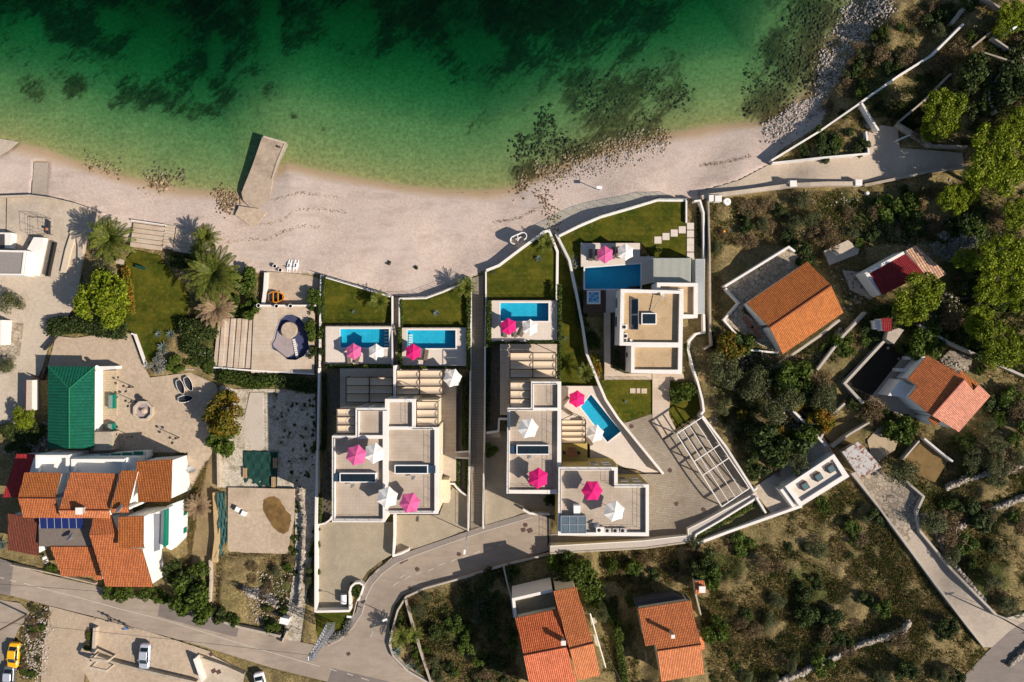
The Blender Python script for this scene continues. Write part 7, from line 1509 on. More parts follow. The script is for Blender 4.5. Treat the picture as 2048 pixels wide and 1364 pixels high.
KINDS = { # mat, leaves, lobes, leaf size, flat, zc, trunk height, trunk r, lr, name, asp
 'pine': (L_PINE, 6000, 36, .046, .5, 1.25, 1.1, .07, (.13,.25), 'pine_tree', .6), 'brighttree': (L_PINE, 6000, 32, .045, .55, .85, .7, .06, (.15,.28), 'broadleaf_tree', .7),
 'green': (L_GREEN, 1800, 13, .085, .65, .45, .3, .05, (.26,.42), 'green_shrub', .7), 'dark': (L_DARK, 1800, 13, .085, .65, .45, .3, .05, (.26,.42), 'dark_shrub', .7),
 'olive': (L_OLV, 2600, 16, .055, .7, .7, .6, .05, (.22,.38), 'olive_tree', .4), 'yellow': (L_YEL, 4200, 20, .06, .7, .75, .6, .05, (.22,.36), 'autumn_tree', .7),
 'brown': (L_BRN, 1300, 12, .07, .6, .4, .25, .03, (.24,.42), 'dry_bush', .35), 'grey': (L_GREY, 1300, 12, .08, .6, .4, .2, .03, (.26,.4), 'silver_shrub', .4), 'hedgeb': (L_HEDGE, 1900, 14, .075, .65, .5, .3, .04, (.26,.4), 'bright_shrub', .7)}
PROTO = {}
def tree_proto(kind, v):
    key = (kind, v)
    if key in PROTO: return PROTO[key]
    mat, n, lb, sz, fl, zc, th, tr_, lr, nm, asp = KINDS[kind]; rs = np.random.default_rng(abs(hash(kind)) % 1 + 100+v*17+len(kind)*7+ord(kind[0]))
    t = thing(nm, (0,0,0), 'x', 'tree' if 'tree' in nm else 'shrub'); p, d = crown_pts(n, lb, rs, fl, lr, zc)
    leaves('crown' if 'tree' in nm else 'foliage', p, d, sz, rs, mat, t, asp)
    trunk_mesh(rs, th if 'tree' in nm else .3, tr_).build('trunk' if 'tree' in nm else 'stem', BARK, t); PROTO[key] = t; CH[t.name] = [(c, []) for c in kids(t)]; FIRST[t.name] = True; return t
FIRST = {}; VC_ = [0]
def plant(kind, px, py, rpx, lab, g=None, zs=1.0, cat=None, rs=random):
    VC_[0] += 1; v = VC_[0] % 3; t = tree_proto(kind, v); z = hz(px, py); zc = KINDS[kind][5]; r = rpx*S
    for _ in range(2): c = P(px, py, z+zc*r*zs)
    loc = Vector((c.x, c.y, z)); rz = rs.uniform(0, 6.28); s_ = (r*rs.uniform(.92,1.08), r*rs.uniform(.92,1.08), r*zs)
    if FIRST.get(t.name): FIRST[t.name] = False; LATE.append((t, loc, rz, s_, lab, g, cat)); return
    copy_tree(t, loc, rz, s_, lab, g, cat)
LATE = []
def finish_late():
    for t, loc, rz, s_, lab, g, cat in LATE:
        t.location = loc; t.rotation_euler.z = rz; t.scale = s_; t['label'] = lab
        if g: t['group'] = g
        if cat: t['category'] = cat
# pines and named trees
for a in (('pine',1890,225,49,'bright pine between the hooked wall and the coast path wall'),('pine',1862,262,25,'smaller pine crown left of the bright one by the coast path wall'),('pine',1990,290,52,'tall pine at the right frame edge above the path end'),('pine',1985,345,54,'largest pine crown where the sandy path ends'),('pine',2040,330,42,'pine cut by the right frame edge beside the largest crown'),('pine',1905,400,34,'rounded pine crown below the end of the sandy path'),('pine',1935,385,29,'pine crown between the rounded one and the largest pine'),('pine',1835,590,52,'broad pine hanging over the red-roofed cottage'),('pine',1812,625,29,'lower lobe of pine beside the red outhouse'),
  ('pine',2010,520,55,'large pine right of the bare bush heap'),('pine',1985,575,37,'pine right of the red-roofed cottage garden'),('pine',2040,590,40,'pine on the right frame edge above the long stone wall'),('pine',1995,690,49,'spreading pine behind the long stone wall'),('pine',2035,700,34,'pine on the right frame edge behind the long stone wall'),('pine',2025,35,35,'pine in the upper right corner'),('pine',2000,62,18,'small pine crown beside the white lamp in the upper right yard'),('pine',2040,250,34,'shaded pine above the largest crowns at the right edge'),
  ('pine',2035,430,34,'dark pine on the right edge below the largest crown'),('pine',1930,520,25,'loose pine right of the cottage roof'),
  ('brighttree',205,600,60,'large bright green tree beside the left lawn'),('brighttree',222,575,34,'bright green crown joined to the large tree beside the left lawn'),('yellow',446,838,46,'yellowing autumn tree at the edge of the plaza'),('green',446,880,34,'green lower half of the autumn tree group'),('yellow',455,805,28,'orange-yellow crown above the autumn tree'),
  ('olive',214,540,30,'grey-green olive below the large left palm'),('olive',24,605,30,'olive tree in front of the left-edge house'),('olive',18,735,22,'round olive bush left of the garden shed'),('brighttree',48,836,26,'flat bright shrub left of the green roof'),('green',490,560,30,'bright rounded shrub left of the orange boat'),('green',505,620,22,'green shrub left of the white wall planters'),
  ('green',628,592,20,'upper shrub on the wall right of the orange boat'),('dark',630,620,18,'middle shrub on the wall right of the orange boat'),('green',628,660,22,'lower shrub on the wall beside the empty pool'),('dark',630,705,16,'small shrub at the lower corner of the empty pool terrace'),
  ('green',375,1190,40,'large shrub between the white house and the road'),('green',395,1215,34,'shrub at the road side below the ochre garden'),('dark',362,1150,30,'dark shrub against the white house corner'),('green',395,1150,26,'green shrub above the roadside shrubs'),('green',545,1256,17,'green bush hanging over the road wall near the gate'),('green',465,1240,17,'small green bush on the road wall'),('dark',437,1230,18,'dark bush on the road wall left of the small green one'),
  ('green',220,1182,18,'left bush under the lowest tiled roof'),('green',250,1185,20,'middle bush under the lowest tiled roof'),('hedgeb',285,1188,18,'right bush under the lowest tiled roof'),('green',320,1196,14,'low bush on the road verge right of the roof'),('green',105,1138,12,'small bush at the roadside below the brown roof'),
  ('hedgeb',385,1006,22,'yellow-green shrub behind the dry palm by the white house'),('green',350,728,19,'rounded green shrub at the upper plaza edge'),('grey',316,728,21,'silver-grey shrub at the upper plaza edge'),('hedgeb',62,490,8,'small potted bush on the white front wall'),('hedgeb',14,484,8,'small potted bush at the upper porch of the left-edge house'),
  ('hedgeb',1145,1145,42,'big bright bush right of the dark garden above the orange-red house'),('hedgeb',1170,1165,34,'bright bush touching the upper roof corner of the orange-red house'),('green',1120,1125,26,'green bush below the end of the forecourt wall'),('green',1190,1195,26,'bush along the right side of the orange-red house'),('olive',1195,1225,24,'olive crown beside the gutter of the orange-red house'),('hedgeb',1025,1135,15,'small yellow-green bush by the roadside wall'),
  ('dark',1408,1125,30,'dark green tree above the barbecue hut'),('green',1415,1155,26,'green tree right of the barbecue hut'),('green',1430,1262,28,'green bush right of the small orange-roofed house'),('hedgeb',1240,1262,20,'olive bush left of the small orange-roofed house'),
  ('green',980,900,15,'rounded bush at the shaded bend right of the walkway'),('dark',1100,1000,13,'dark bush in the corner below the tall villa'),('hedgeb',1175,790-30,5,'x'),
  ('green',1360,790,24,'bush in the shaded lawn beside the pale path'),('hedgeb',1382,775,16,'small bush under the curving wall on the shaded lawn'),
  ('hedgeb',1312,498,10,'spiky bush at the pool terrace corner'),('hedgeb',1352,475,7,'small yellow-green shrub by the stepping slabs'),('dark',1362,478,8,'x2'),
  ('dark',1605,512,26,'dark green tree at the upper corner of the brown-tiled house'),('brown',1650,458,28,'brown round bush above the square concrete terrace'),('olive',1625,440,20,'olive bush above the brown round one'),('green',1810,415,30,'green shrub below the dry stone wall of the sandy path'),('dark',1835,450,26,'dark shrub above the bare boulder patch'),
  ('olive',1450,735,40,'olive tree right of the curving white wall'),('yellow',1462,690,32,'yellow-brown shrub at the bend of the curving wall'),('olive',1500,770,40,'olive tree in the middle of the wild plot'),('green',1590,750,44,'leafy green tree below the brown-tiled house'),('olive',1575,790,36,'olive tree left of the brown garden plot'),('olive',1540,830,34,'olive crown above the dark trees'),('dark',1560,890,50,'large dark tree right of the white steel frame'),('dark',1520,880,34,'dark tree touching the white steel frame'),('green',1600,880,28,'green tree above the white annexe'),('olive',1590,925,28,'olive tree shading the white annexe'),
  ('green',1845,690,34,'leafy hedge-like tree above the orange roof'),('green',1870,675,26,'green tree along the long stone wall'),('dark',1812,690,20,'small dark tree at the corner of the dug plot'),('green',1795,860,30,'leafy tree left of the white gable wall'),('green',1815,850,22,'green crown against the white gable wall'),('brown',1745,820,28,'brown shrub below the dug plot'),('olive',1650,800,34,'olive tree between the garden walls'),('olive',1800,935,36,'olive tree at the top of the lane'),
  ('grey',1893,492,30,'bare grey thicket above the tiled cottage corner'),('grey',1930,488,26,'bare grey thicket left of the large right pine'),('dark',1955,150,40,'dark tree left of the hooked wall'),('dark',2030,175,44,'dark tree inside the hooked wall'),('dark',1925,190,26,'dark tree above the bright pine'),('olive',1975,40,24,'olive tree beside the lamp yard'),('dark',2035,110,24,'dark crown at the right edge beside the lamp yard'),('pine',1955,640,34,'pine lobe above the long stone wall'),('hedgeb',1935,75,20,'yellowish shrub at the lamp yard wall'),  # large dark bushes by the hooked wall added in place of pine shade
  ('olive',1990,885,22,'pale feathery tree right of the orange-roofed house'),('olive',1975,850,18,'pale tree above the feathery one'),('green',1940,820,10,'x3'),('green',1958,742,10,'small round bush behind the orange roof'),('dark',1968,735,9,'small dark bush behind the orange roof')):
    if a[4].startswith('x'): continue
    plant(*a)
# hedges of clipped or creeping foliage
def hedge(pts, wpx, ht, n, lab, mat=None, seed=1, size=.13, name='hedge', cat='hedge', z0=None, asp=.7):
    rs = np.random.default_rng(seed); q = np.array(densify(pts, 2), float); i = rs.integers(0, len(q), n); o = rs.uniform(-1, 1, (n, 2))*wpx/2; x = q[i, 0]+o[:, 0]; y = q[i, 1]+o[:, 1]
    g = hgt(x, y) if z0 is None else np.full(n, z0); e = 1-np.clip(np.hypot(o[:, 0], o[:, 1])/(wpx*.7), 0, 1)**3; z = g+ht*(rs.uniform(.55, 1.05, n)*(e*.5+.5)); lo = rs.uniform(0, 1, n) < .3; z = np.where(lo, g+ht*rs.uniform(.1, .8, n), z)
    k = S*(1-z/H); p = np.stack([(x-1024)*k, (682-y)*k, z], 1); d = np.stack([o[:, 0]*.1, -o[:, 1]*.1, np.ones(n)], 1); return leaves(name, p, unit(d), size, rs, mat or L_HEDGE, asp=asp, label=lab, cat=cat)
for i, a in enumerate((([(799.5,658),(799.5,728)],7,1.0,1500,'tall hedge between the narrow steps and the second pool'),([(936.5,658),(937,738)],7,1.0,1500,'hedge between the second pool and the plank walkway'),([(978,605),(977,690)],10,1.1,2200,'hedge between the plank walkway and the third pool'),([(1119,572),(1119,690),(1118,760)],8,1.2,2800,'long hedge right of the third pool'),
  ([(655,733),(708,733)],7,.8,900,'hedge below the leftmost pool deck, left half'),([(728,733),(786,734)],8,.8,1000,'hedge below the leftmost pool deck, right half'),([(800,735),(852,735)],6,.7,900,'hedge below the second pool deck, left half'),([(876,736),(912,738)],7,.7,700,'hedge below the second pool deck, right half'),([(990,686),(1010,687)],7,.7,400,'short hedge piece left below the third pool deck'),([(1022,686),(1036,686)],7,.7,300,'short hedge piece in the middle below the third pool deck'),([(1057,685),(1112,685)],7,.7,900,'hedge along the lower edge of the third pool deck'),
  ([(917,915),(916,975)],7,.5,600,'strip of green ground cover by the side stairs'),([(934,920),(934,990)],7,.9,1000,'hedge strip along the walkway railing'),([(640,990),(640,1046)],6,1.0,800,'hedge strip inside the left boundary wall'),([(932,760),(930,830),(930,895)],12,1.0,2000,'dark hedge in the bed along the plank walkway'),([(978,700),(976,780),(975,850)],8,.9,1300,'dark hedge right of the plank walkway'),([(648,745),(650,810),(648,900)],8,.8,1300,'shaded hedge in the strip left of the villa'),
  ([(1232,1250),(1240,1300),(1250,1370)],14,1.0,2400,'creeping green hedge between the two lower houses'),([(1218,1215),(1228,1245)],16,1.2,1200,'ivy mound right of the orange-red house'),([(648,556),(646,600),(646,640)],7,.8,900,'hedge at the left edge of the leftmost lawn'),([(938,560),(937,650)],9,.9,1300,'hedge at the right edge of the second lawn'),([(803,602),(803,650)],6,.8,600,'hedge at the left edge of the second lawn'),([(1014,1136),(1020,1160)],10,1.0,600,'bright hedge in the corner above the dark garden'),
  ([(105,655),(150,648),(200,655),(240,662)],34,1.6,7000,'spreading dark juniper above the plaza'),([(375,655),(400,665),(420,655)],36,1.5,3800,'dark spreading juniper right of the left lawn'),([(372,690),(390,700),(415,715)],26,1.1,2200,'dark shrubs round the white ornament'),([(445,752),(480,757),(505,765),(540,760)],26,1.4,4200,'leafy hedge below the travertine steps'),([(560,762),(600,768),(625,775)],26,1.3,2600,'shaded hedge below the empty pool terrace'),([(348,520),(372,525),(395,520)],26,1.2,1800,'dark shrubs at the foot of the large palm'),
  ([(250,540),(258,575),(262,620)],16,1.2,1600,'yellow-orange flowering shrub beside the bright tree'),([(1140,478),(1145,500),(1152,530)],14,.7,1100,'planted bank of silvery shrubs left of the pool terrace'),([(1158,590),(1164,640),(1190,690)],22,.7,2200,'planted bank between the white wall and the grey villa'),([(1190,715),(1197,745)],14,.8,900,'reddish-brown planting at the lower end of the bank'),([(1395,1070),(1440,1045),(1505,1010)],12,.8,1700,'green planting inside the long planter'),
  ([(1230,690),(1236,735)],14,.8,900,'plants in the dark bed of the grey villa'),([(1372,690),(1380,720)],8,.8,500,'plants between the grey villa and the curving wall'),([(705,1182),(712,1178),(716,1190)],14,1.0,800,'palm-like planting in the hooked corner'),([(700,1240),(690,1265),(660,1277)],12,.6,900,'silvery plants on the grass corner under the pylon'))):
    pts, wp, ht, n, lab = a; dk = any(w_ in lab for w_ in ('dark','shaded','juniper')); mt = L_DARK if dk else (L_YEL if 'yellow' in lab or 'reddish' in lab else (L_GREY if 'silvery' in lab else L_HEDGE))  # shaded hedges take the dark leaves too: shade put into their colour
    big = n > 1700 and wp > 20; z0 = 3.1 if 'leftmost lawn' in lab or 'second lawn' in lab else None
    if 'lawn' in lab: z0 = 2.6
    if 'pool deck' in lab or 'pool' in lab and 'hedge' in lab and 'terrace' not in lab: z0 = 3.7
    if 'planter' in lab: z0 = 6.0
    hedge(pts, wp, ht, n, lab, mt, 60+i, .15 if not big else .2, z0=z0, name='hedge' if 'hedge' in lab else 'shrubbery', cat='hedge' if 'hedge' in lab else 'shrubs')
    if big or 'bank' in lab: hedge(pts, wp*.9, ht*.8, n//3, 'bright shoots among the '+lab, L_GREEN, 160+i, .16, name='shrubbery', cat='shrubs')
# palms
def palm_mesh(t, nf, rs, mat, droop=.55, lw=.075, leaf=.17, nm='crown', zc=1.0, up=1.2):
    C = []; U = []; V = []
    for k in range(nf):
        a = 2.39996*k+rs.uniform(-.15,.15); el = up*(1-k/nf)**.8-.12; L = 1.0*rs.uniform(.85,1.05)*(.72+.28*min(1, k/nf*2.2)); n = 26
        prev = np.array([0,0,zc]); e = el
        for j in range(n):
            u = (j+1)/n; e = el-droop*u*u*1.7; st = L/n; dv = np.array([math.cos(a)*math.cos(e), math.sin(a)*math.cos(e), math.sin(e)]); cur = prev+dv*st; side = np.array([-math.sin(a), math.cos(a), 0])
            ll = leaf*math.sin(math.pi*(.12+.83*u))**.7
            for s_ in (-1, 1):
                ld = side*s_*.78+dv*.62+np.array([0,0,-.12]); ld /= np.linalg.norm(ld); C.append(cur+ld*ll*.5); V.append(ld*ll*.5); U.append(dv*.013*1.4)
            C.append((prev+cur)/2); V.append(dv*st*.5); U.append(side*.012); prev = cur
    return quads(nm, np.array(C), np.array(U), np.array(V), mat, t)
PP = {}
def palm(px, py, rpx, lab, dead=False, nf=44, hr=1.0, g='palms'):
    key = (dead, nf); z = hz(px, py); r = rpx*S*(1.1 if nf > 30 else 1); c = P(px, py, z+r*hr)
    loc = Vector((c.x,c.y,z)); rz = (px*7.3+py*3.1) % 6.28; s_ = (r, r, r*hr)
    if key not in PP:
        rs = np.random.default_rng(nf+dead); t = thing('palm_tree', (0,0,0), lab, 'palm', g); palm_mesh(t, nf, rs, L_DPALM if dead else L_PALM, .5 if nf > 30 else .4, leaf=.155 if nf > 30 else .22); m = MB(); m.tube((0,0,-.1),(0,0,.98),.095 if nf > 30 else .05,.08 if nf > 30 else .04,n=8); m.build('trunk', BARK, t)
        PP[key] = t; CH[t.name] = [(q, []) for q in kids(t)]; t.location = loc; t.rotation_euler.z = rz; t.scale = s_; return
    copy_tree(PP[key], loc, rz, s_, lab, g)
palm(222,478,46,'big palm left of the beach terraces',hr=.9); palm(427,548,58,'largest palm right of the left lawn',hr=.8); palm(413,473,27,'smaller palm right of the beach terraces'); palm(398,503,20,'small palm between the smaller and the largest palm'); palm(432,617,38,'dried-out brown palm below the largest palm',True,46,.7); palm(396,1012,26,'dry pale palm right of the white house',True,46,.8)
for a in ((757,602,24,'young palm at the right end of the leftmost lawn'),(931,574,25,'young palm at the right end of the second lawn'),(1091,487,22,'young palm in the point of the middle lawn'),(1168,745,23,'young palm at the lower end of the narrow lawn'),(801,1272,26,'young palm at the inner curve of the side road'),(828,1268,20,'smaller palm right of the one at the inner curve'),(1350,833-50,8,'tiny palm on the shaded lawn'),(1317,500,10,'tiny palm beside the pool terrace corner')): palm(a[0],a[1],a[2],a[3],False,20,1.0)
AGP = []
def agave(px, py, rpx, lab, z=None):
    z = hz(px, py) if z is None else z; r = rpx*S; loc = P(px, py, z+.1)
    if not AGP:
        t = thing('agave', (0,0,0), lab, 'agave', 'agaves'); m = MB()
        for k in range(26):
            a = 2.39996*k; e = 1.25*(1-k/26)+.12; d = Vector((math.cos(a)*math.cos(e), math.sin(a)*math.cos(e), math.sin(e))); s_ = Vector((-math.sin(a), math.cos(a), 0)); b = d*.06; q = d*.45+Vector((0,0,.02)); tip = d*1.0-Vector((0,0,.08))
            m.face([b-s_*.05, q-s_*.075, tip, q+s_*.075, b+s_*.05]); 
        m.build('leaves', L_AGAVE, t); m = MB(); m.lathe((0,0,0),[(.12,0),(.1,.15),(.02,.3)],7); m.build('core', L_AGAVE, t); AGP.append(t); CH[t.name] = [(q, []) for q in kids(t)]; t.location = loc; t.scale = (r,r,r); return
    copy_tree(AGP[0], loc, px % 6.28, r, lab, 'agaves')
for a in ((795,1302,15,'blue-grey agave at the road end of the inner curve'),(822,1328,13,'second agave lower on the inner curve'),(836,1340,8,'small agave at the tip of the inner curve'),(327,694,15,'large agave on the lower left lawn'),(342,668,13,'agave right above the large one on the left lawn'),(318,668,10,'agave left above the large one on the left lawn'),(243,657,10,'agave at the corner of the juniper'),(335,705,10,'small agave above the silver shrub'),(6,1088,16,'large agave at the left frame edge by the brown roof'),(1413,1060,7,'tiny agave in the long planter'),(708,624,6,'tiny silvery rosette on the leftmost lawn'),(873,626,9,'round yellow-edged rosette on the second lawn'),(1077,517,9,'grey rosette on the middle lawn'),(1131,677,6,'rosette on the narrow lawn'),(1252,803,5,'tiny rosette on the small lawn'),(950,1240,8,'rosette in the dark garden left of the orange-red house')):
    agave(a[0],a[1],a[2],a[3], 2.65 if a[0] in (708,873) else (3.05 if a[0] == 1077 else (6.2 if a[0] == 1413 else (4.45 if a[0] == 1252 else None))))
# clipped ball shrubs
for i, y in enumerate(range(418, 492, 8)):
    plant('dark', 1396+i*.2, y, 4.2, 'small clipped blue-green ball in the row beside the beach stairs', 'clipped balls beside the beach stairs')
for i, y in enumerate(range(415, 450, 7)): plant('dark', 1366, y, 3.4, 'small clipped ball at the right edge of the largest lawn', 'clipped balls at the lawn edge')
for i in range(24): plant('grey', 650+((i*5) % 14), 905+i*5.5, 3.2, 'tiny silvery plant set in rows left of the villa', 'tiny bedding plants left of the villa')
# beach plants
for x, y, l in ((778,526,'left tiny dark plant on the empty beach'),(832,535,'right tiny dark plant on the empty beach')): plant('dark', x, y, 4.5, l)
plant('grey', 1080, 519, 7, 'small pale round bush on the middle lawn'); plant('dark', 1035, 551, 5, 'tiny dark tuft on the middle lawn'); plant('olive', 985, 545, 11, 'olive bush in the left corner of the middle lawn')
# ---- scattered scrub, counted bush by bush but alike
HOUSES = [[(1445,490),(1610,490),(1700,630),(1570,720),(1440,650)],[(1725,490),(1900,485),(1900,600),(1760,600)],[(1775,700),(1940,700),(1990,795),(1920,870),(1775,830)],[(1020,1165),(1160,1165),(1215,1380),(1040,1380)],[(1262,1185),(1395,1190),(1420,1370),(1280,1370)],[(1555,960),(1670,900),(1705,955),(1595,1022)],[(1380,1150),(1420,1150),(1420,1195),(1380,1195)],[(0,900),(385,895),(380,1110),(310,1180),(100,1160),(0,1110)],[(1675,875),(1770,875),(1770,965),(1680,950)],[(1388,1060),(1550,990),(1560,1035),(1395,1095)]]
def free(x, y, mrg=0):
    m = np.ones(x.shape, bool)
    for p, z in PATCHES: m &= ~inpoly(x, y, p)
    for p in HOUSES: m &= ~inpoly(x, y, p)
    m &= ~inpoly(x, y, BEACH) & ~inpoly(x, y, SEAPOLY); return m
SMALLA = set(range(212, 230))
def scrub(poly, n, kinds, r0, r1, where, seed, dens=None):
    rs = np.random.default_rng(seed); x, y = scatter_poly(poly, n, rs, lambda a, b: free(a, b) & (dens(a, b) if dens else True)); rr = random.Random(seed)
    for a, b in zip(x, y):
        k = rr.choices(list(kinds), weights=list(kinds.values()))[0]; desc = {'dark':'dark green scrub bush','green':'mid-green scrub bush','olive':'grey-green wild olive','brown':'dry brown bush','yellow':'yellowing bush','hedgeb':'yellow-green bush','grey':'bare grey bush','pine':'young pine'}[k]
        r_ = rr.uniform(r0, r1); lb = where if seed in SMALLA else spot(a, b)
        plant(k, float(a), float(b), r_, ('small ' if r_ < r0+(r1-r0)*.34 else ('large ' if r_ > r0+(r1-r0)*.7 else 'middling '))+desc+' '+lb, desc+' '+where, zs=rr.uniform(.7, 1.0), rs=rr)
LMARK = [(1455,403,'the white tank'),(1570,369,'the middle gate pillar'),(1660,500,'the square terrace'),(1560,500,'the flagstone terrace'),(1450,570,'the terrace corner'),(1720,367,'the right gate pillar'),(1800,500,'the cottage'),(1895,540,'the tiled cottage corner'),(1905,400,'the rounded pine'),(1835,590,'the broad pine'),(2010,520,'the large right pine'),(1960,712,'the long stone wall'),(2040,640,'the right frame edge'),(1980,430,'the boulder patch'),
 (1420,680,'the curving wall bend'),(1405,800,'the curving wall'),(1455,895,'the steel frame'),(1500,975,'the steel frame corner'),(1570,700,'the brown tiled gable'),(1640,740,'the stone garden wall'),(1600,860,'the garden plot'),(1690,767,'the dug plot'),(1770,650,'the red outhouse'),(1960,800,'the pinkish roof'),(1890,870,'the pinkish gable'),(1910,925,'the brown earth garden'),(1950,1033,'the middle dry stone wall'),(2010,945,'the upper dry stone wall'),(1848,993,'the lane bend'),(1842,1064,'the lane narrowing'),(1904,1139,'the lane wall'),(1994,1231,'the lane end'),(2040,1100,'the right frame edge by the lane'),
 (1700,960,'the lane top'),(1755,1010,'the flagged lane'),(1811,1086,'the lane wall step'),(1873,1170,'the mid lane wall'),(1935,1251,'the lower lane wall'),(1810,1250,'the stone mound'),(1700,1298,'the ragged stone wall'),(1600,1345,'the lower wall end'),(1600,1015,'the white annexe'),(1548,1032,'the white outer wall'),(1460,1063,'the long planter'),(1500,1150,'the open slope'),(1600,1180,'the middle slope'),(1700,1120,'the slope crest'),(1450,1200,'the slope dip'),(1520,1280,'the lower slope'),
 (1400,1175,'the barbecue hut'),(1345,1270,'the small orange roof'),(1290,1096,'the beige footway'),(1390,1083,'the footway end'),(1200,1200,'the gutter'),(1250,1240,'the creeping hedge'),(830,1260,'the rough stone wall'),(930,1155,'the roadside wall'),(1010,1131,'the wall corner'),(1028,1235,'the walled roof terrace'),(900,1250,'the scrub centre'),(960,1310,'the lower scrub'),(870,1340,'the lower wall'),(1700,100,'the pale boulders'),(1865,111,'the coast path kink'),(1927,49,'the coast path top'),(1640,262,'the long beach wall'),(1723,204,'the dark steps'),(1800,150,'the upper coast path'),(1903,147,'the wall through the scrub'),(1799,243,'the wall junction'),(1985,84,'the white lamp'),(1979,190,'the hooked wall'),(1890,225,'the bright pine'),(2030,60,'the corner yard'),(1800,20,'the upper frame edge')]
def spot(a, b):
    x, y, n = min(LMARK, key=lambda m: (m[0]-a)**2+(m[1]-b)**2); dx, dy = a-x, b-y; dd = math.hypot(dx, dy)
    if dd < 12: return 'right beside '+n
    w_ = ('right of ' if dx > 0 else 'left of ') if abs(dx) > abs(dy) else ('below ' if dy > 0 else 'above ')
    return ('just ' if dd < 30 else ('' if dd < 60 else 'well '))+w_+n
scrub([(1420,405),(1700,385),(1730,500),(1640,520),(1600,480),(1440,560)], 24, {'dark':3,'green':1,'brown':4,'olive':3}, 8, 24, 'between the beach parapet and the brown-tiled house', 201)
scrub([(1700,370),(2060,400),(2060,760),(1900,690),(1880,500),(1740,480)], 30, {'dark':4,'green':2,'brown':3,'olive':2}, 12, 30, 'among the pines on the right', 202)
scrub([(1425,660),(1560,710),(1680,720),(1640,860),(1600,900),(1520,960),(1440,840)], 30, {'dark':4,'green':2,'brown':3,'olive':3,'yellow':2}, 10, 28, 'in the wild plot right of the grey villa', 203)
scrub([(1640,700),(1760,600),(1860,620),(1760,680),(1700,740)], 16, {'dark':5,'green':2}, 10, 22, 'between the garden walls right of the brown-tiled house', 204)
scrub([(1860,830),(2060,740),(2060,1300),(2000,1220),(1850,1040),(1850,980),(1920,920)], 38, {'dark':2,'green':2,'brown':2,'olive':4,'hedgeb':1}, 12, 30, 'on the terraces right of the concrete lane', 205)
scrub([(1620,1010),(1700,960),(1960,1290),(1900,1364),(1500,1364),(1440,1100)], 48, {'dark':5,'brown':4,'olive':3,'green':2}, 7, 26, 'on the dry slope left of the concrete lane', 206)
scrub([(1200,1100),(1500,1060),(1520,1364),(1420,1364),(1250,1200)], 28, {'dark':2,'brown':4,'hedgeb':1,'olive':2,'green':2}, 7, 19, 'on the dry slope round the small orange-roofed house', 207)
scrub([(820,1200),(1005,1140),(1040,1364),(850,1364)], 44, {'dark':3,'green':2,'brown':3,'olive':3}, 8, 20, 'in the fenced scrub left of the orange-red house', 208)
scrub([(1740,60),(1850,0),(1980,0),(1900,60),(1720,190),(1660,270),(1600,290)], 36, {'dark':3,'brown':3,'hedgeb':2,'olive':1}, 10, 24, 'on the bank between the shore rocks and the coast path', 209)
scrub([(1740,215),(1900,110),(2060,0),(2060,300),(1880,290),(1790,240)], 26, {'dark':4,'brown':4,'green':1}, 10, 26, 'above the coast path wall', 210)
scrub([(1570,318),(1700,225),(1730,265),(1735,305)], 10, {'dark':4,'green':1}, 10, 20, 'in the triangular walled plot', 211)
scrub([(470,1120),(600,1120),(620,1290),(430,1230)], 20, {'brown':3,'green':1,'olive':1}, 6, 14, 'in the stony scrub lot by the main road', 212)
scrub([(560,770),(632,770),(632,1200),(600,1200),(596,970),(560,900)], 24, {'dark':3,'olive':2,'green':1}, 6, 14, 'on the gravel strip beside the left boundary wall', 213)
def freeless(poly, n, kinds, r0, r1, where, seed):
    rs = np.random.default_rng(seed); x, y = scatter_poly(poly, n, rs); rr = random.Random(seed)
    for a, b in zip(x, y):
        k = rr.choices(list(kinds), weights=list(kinds.values()))[0]; desc = {'dark':'low dark weed clump','green':'green weed clump','olive':'grey-green weed clump','brown':'dry weed clump','hedgeb':'yellow-green weed clump'}[k]; plant(k, float(a), float(b), rr.uniform(r0, r1), desc+' '+where, desc+' '+where, zs=.5, rs=rr)
freeless([(540,770),(632,765),(632,960),(596,968),(556,900)], 64, {'dark':2,'olive':3,'green':1}, 1.5, 4.5, 'on the white gravel lot', 214)
freeless([(560,980),(590,985),(575,1110),(572,1160),(598,1160),(600,980)], 26, {'hedgeb':2,'dark':2}, 3, 7, 'along the right edge of the concrete slab', 215)
scrub([(55,1215),(98,1215),(92,1290),(85,1364),(45,1364),(42,1290)], 20, {'brown':2,'olive':2,'green':2}, 4, 10, 'on the bank beside the yellow car', 216)
scrub([(170,1240),(190,1240),(186,1330),(172,1330)], 14, {'brown':2,'green':2}, 5, 9, 'along the pinkish wall by the parking bays', 217)
scrub([(0,850),(95,850),(60,905),(0,905)], 12, {'dark':4,'olive':1}, 8, 18, 'in the shaded yard above the red roof', 218)
scrub([(240,690),(300,735),(430,740),(430,650),(330,650),(380,720)], 14, {'dark':3,'green':2,'hedgeb':2}, 7, 15, 'at the corner between the left lawn and the plaza', 219)
scrub([(440,580),(520,590),(520,640),(440,640)], 12, {'green':2,'hedgeb':2,'brown':1}, 7, 14, 'between the dry palm and the travertine steps', 220)
scrub([(235,1168),(345,1180),(420,1215),(330,1200)], 10, {'green':2,'hedgeb':1}, 5, 10, 'on the verge between the white house and the road', 221)
scrub([(795,1225),(812,1205),(830,1260),(850,1330),(862,1362),(800,1300)], 16, {'hedgeb':2,'green':2,'brown':1}, 6, 11, 'on the planted tip inside the curve of the side road', 222)
scrub([(1690,800),(1760,800),(1780,870),(1740,845)], 8, {'dark':2,'brown':1}, 8, 14, 'below the dark dug plot', 223)
finish_late()
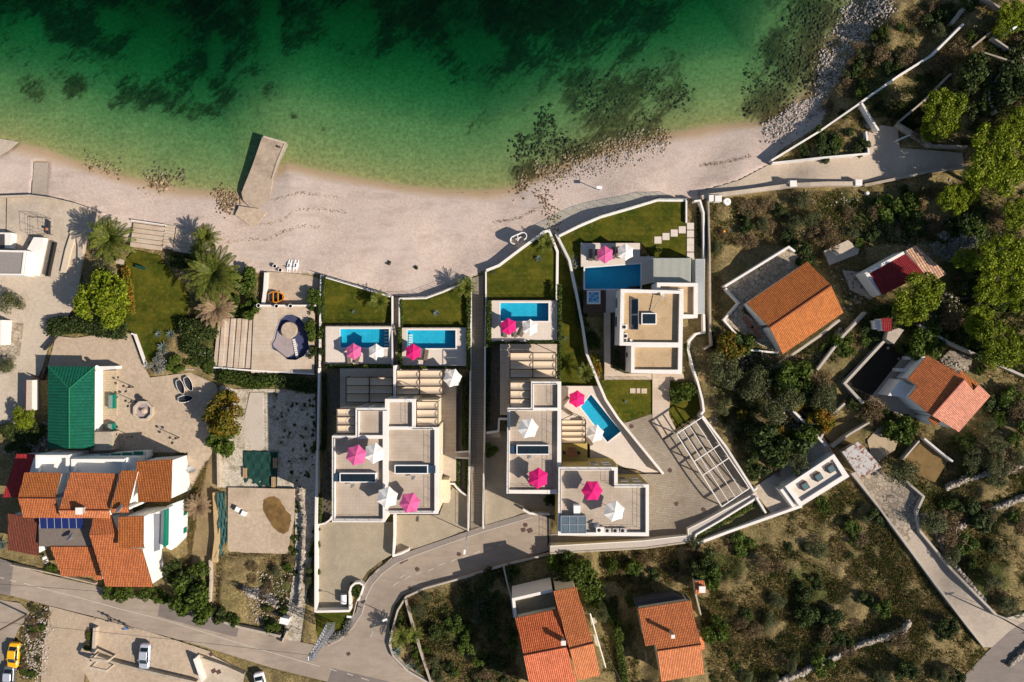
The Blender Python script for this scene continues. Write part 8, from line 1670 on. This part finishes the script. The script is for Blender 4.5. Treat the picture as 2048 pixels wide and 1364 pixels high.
# ---- uncountable grass and herbs
def tufts(name, polys, n, lab, mat, seed, h=(.15,.45), lean=.5, dens=None, wd=.05):
    rs = np.random.default_rng(seed); X = []; Y = []
    for poly, f in polys:
        x, y = scatter_poly(poly, int(n*f), rs, lambda a, b: free(a, b) & (dens(a, b) if dens else True)); X.append(x); Y.append(y)
    x = np.concatenate(X); y = np.concatenate(Y); z = hgt(x, y)+.02+vnoise(x, y, 90, 1)*.3; m = len(x); k = S*(1-z/H); c = np.stack([(x-1024)*k, (682-y)*k, z], 1); c = np.repeat(c, 3, 0)+rs.normal(0, .12, (m*3, 3))*np.array([1,1,.2])
    d = rs.normal(0, lean, (m*3, 3)); d[:, 2] = 1; d = unit(d)*rs.uniform(h[0], h[1], (m*3, 1)); s_ = unit(np.cross(d, rs.normal(0, 1, (m*3, 3))))*wd; return quads(name, c, s_, d/2, mat, tri=True, label=lab, cat='grass', kind='stuff')
SL = [([(1200,1095),(1500,1050),(1700,955),(1970,1300),(1960,1400),(1200,1400)],.42),([(1700,370),(2060,380),(2060,1300),(1990,1220),(1840,1030),(1700,800)],.2),([(1420,400),(1700,380),(1700,700),(1640,860),(1500,970),(1420,800)],.14),([(790,1210),(1010,1135),(1060,1400),(850,1400)],.1),([(1600,290),(1740,60),(1850,0),(2060,0),(2060,300),(1800,260),(1560,325)],.14)]
tufts('dry_grass', SL, 60000, 'dry yellow grass and herbs covering the slopes', L_GRASS, 301, (.2,.6), .8, wd=.06)
tufts('dry_grass', [([(380,900),(440,900),(430,1235),(360,1180)],.3),([(430,1110),(600,1110),(610,1285),(430,1230)],.4),([(42,1220),(98,1212),(90,1364),(42,1364)],.15),([(240,500),(520,500),(520,740),(240,740)],.15)], 9000, 'dry grass in the left gardens and lots', L_GRASS, 302, (.12,.4), .8)
tufts('green_herbs', SL, 20000, 'green weeds growing through the dry grass', L_HEDGE, 303, (.2,.5), .9, vn(60, 31, .0), wd=.08)
tufts('dark_undergrowth', [([(1200,1095),(1500,1050),(1700,955),(1970,1300),(1960,1400),(1200,1400)],.5),([(1850,1040),(2060,760),(2060,1300),(1990,1220)],.3),([(790,1210),(1010,1135),(1060,1400),(850,1400)],.2)], 9000, 'dark low growth patches on the dry slopes', L_DARK, 305, (.2,.6), .9, vn(44, 35, .1), wd=.1)
tufts('dark_undergrowth', [([(1700,370),(2060,380),(2060,760),(1900,700),(1740,640)],.4),([(1425,660),(1680,700),(1640,860),(1520,960),(1440,840)],.25),([(1740,215),(1900,110),(2060,0),(2060,300),(1880,290)],.35)], 9000, 'low dark undergrowth below the trees', L_DARK, 304, (.3,.8), .9, vn(50, 33, -.15), wd=.12)
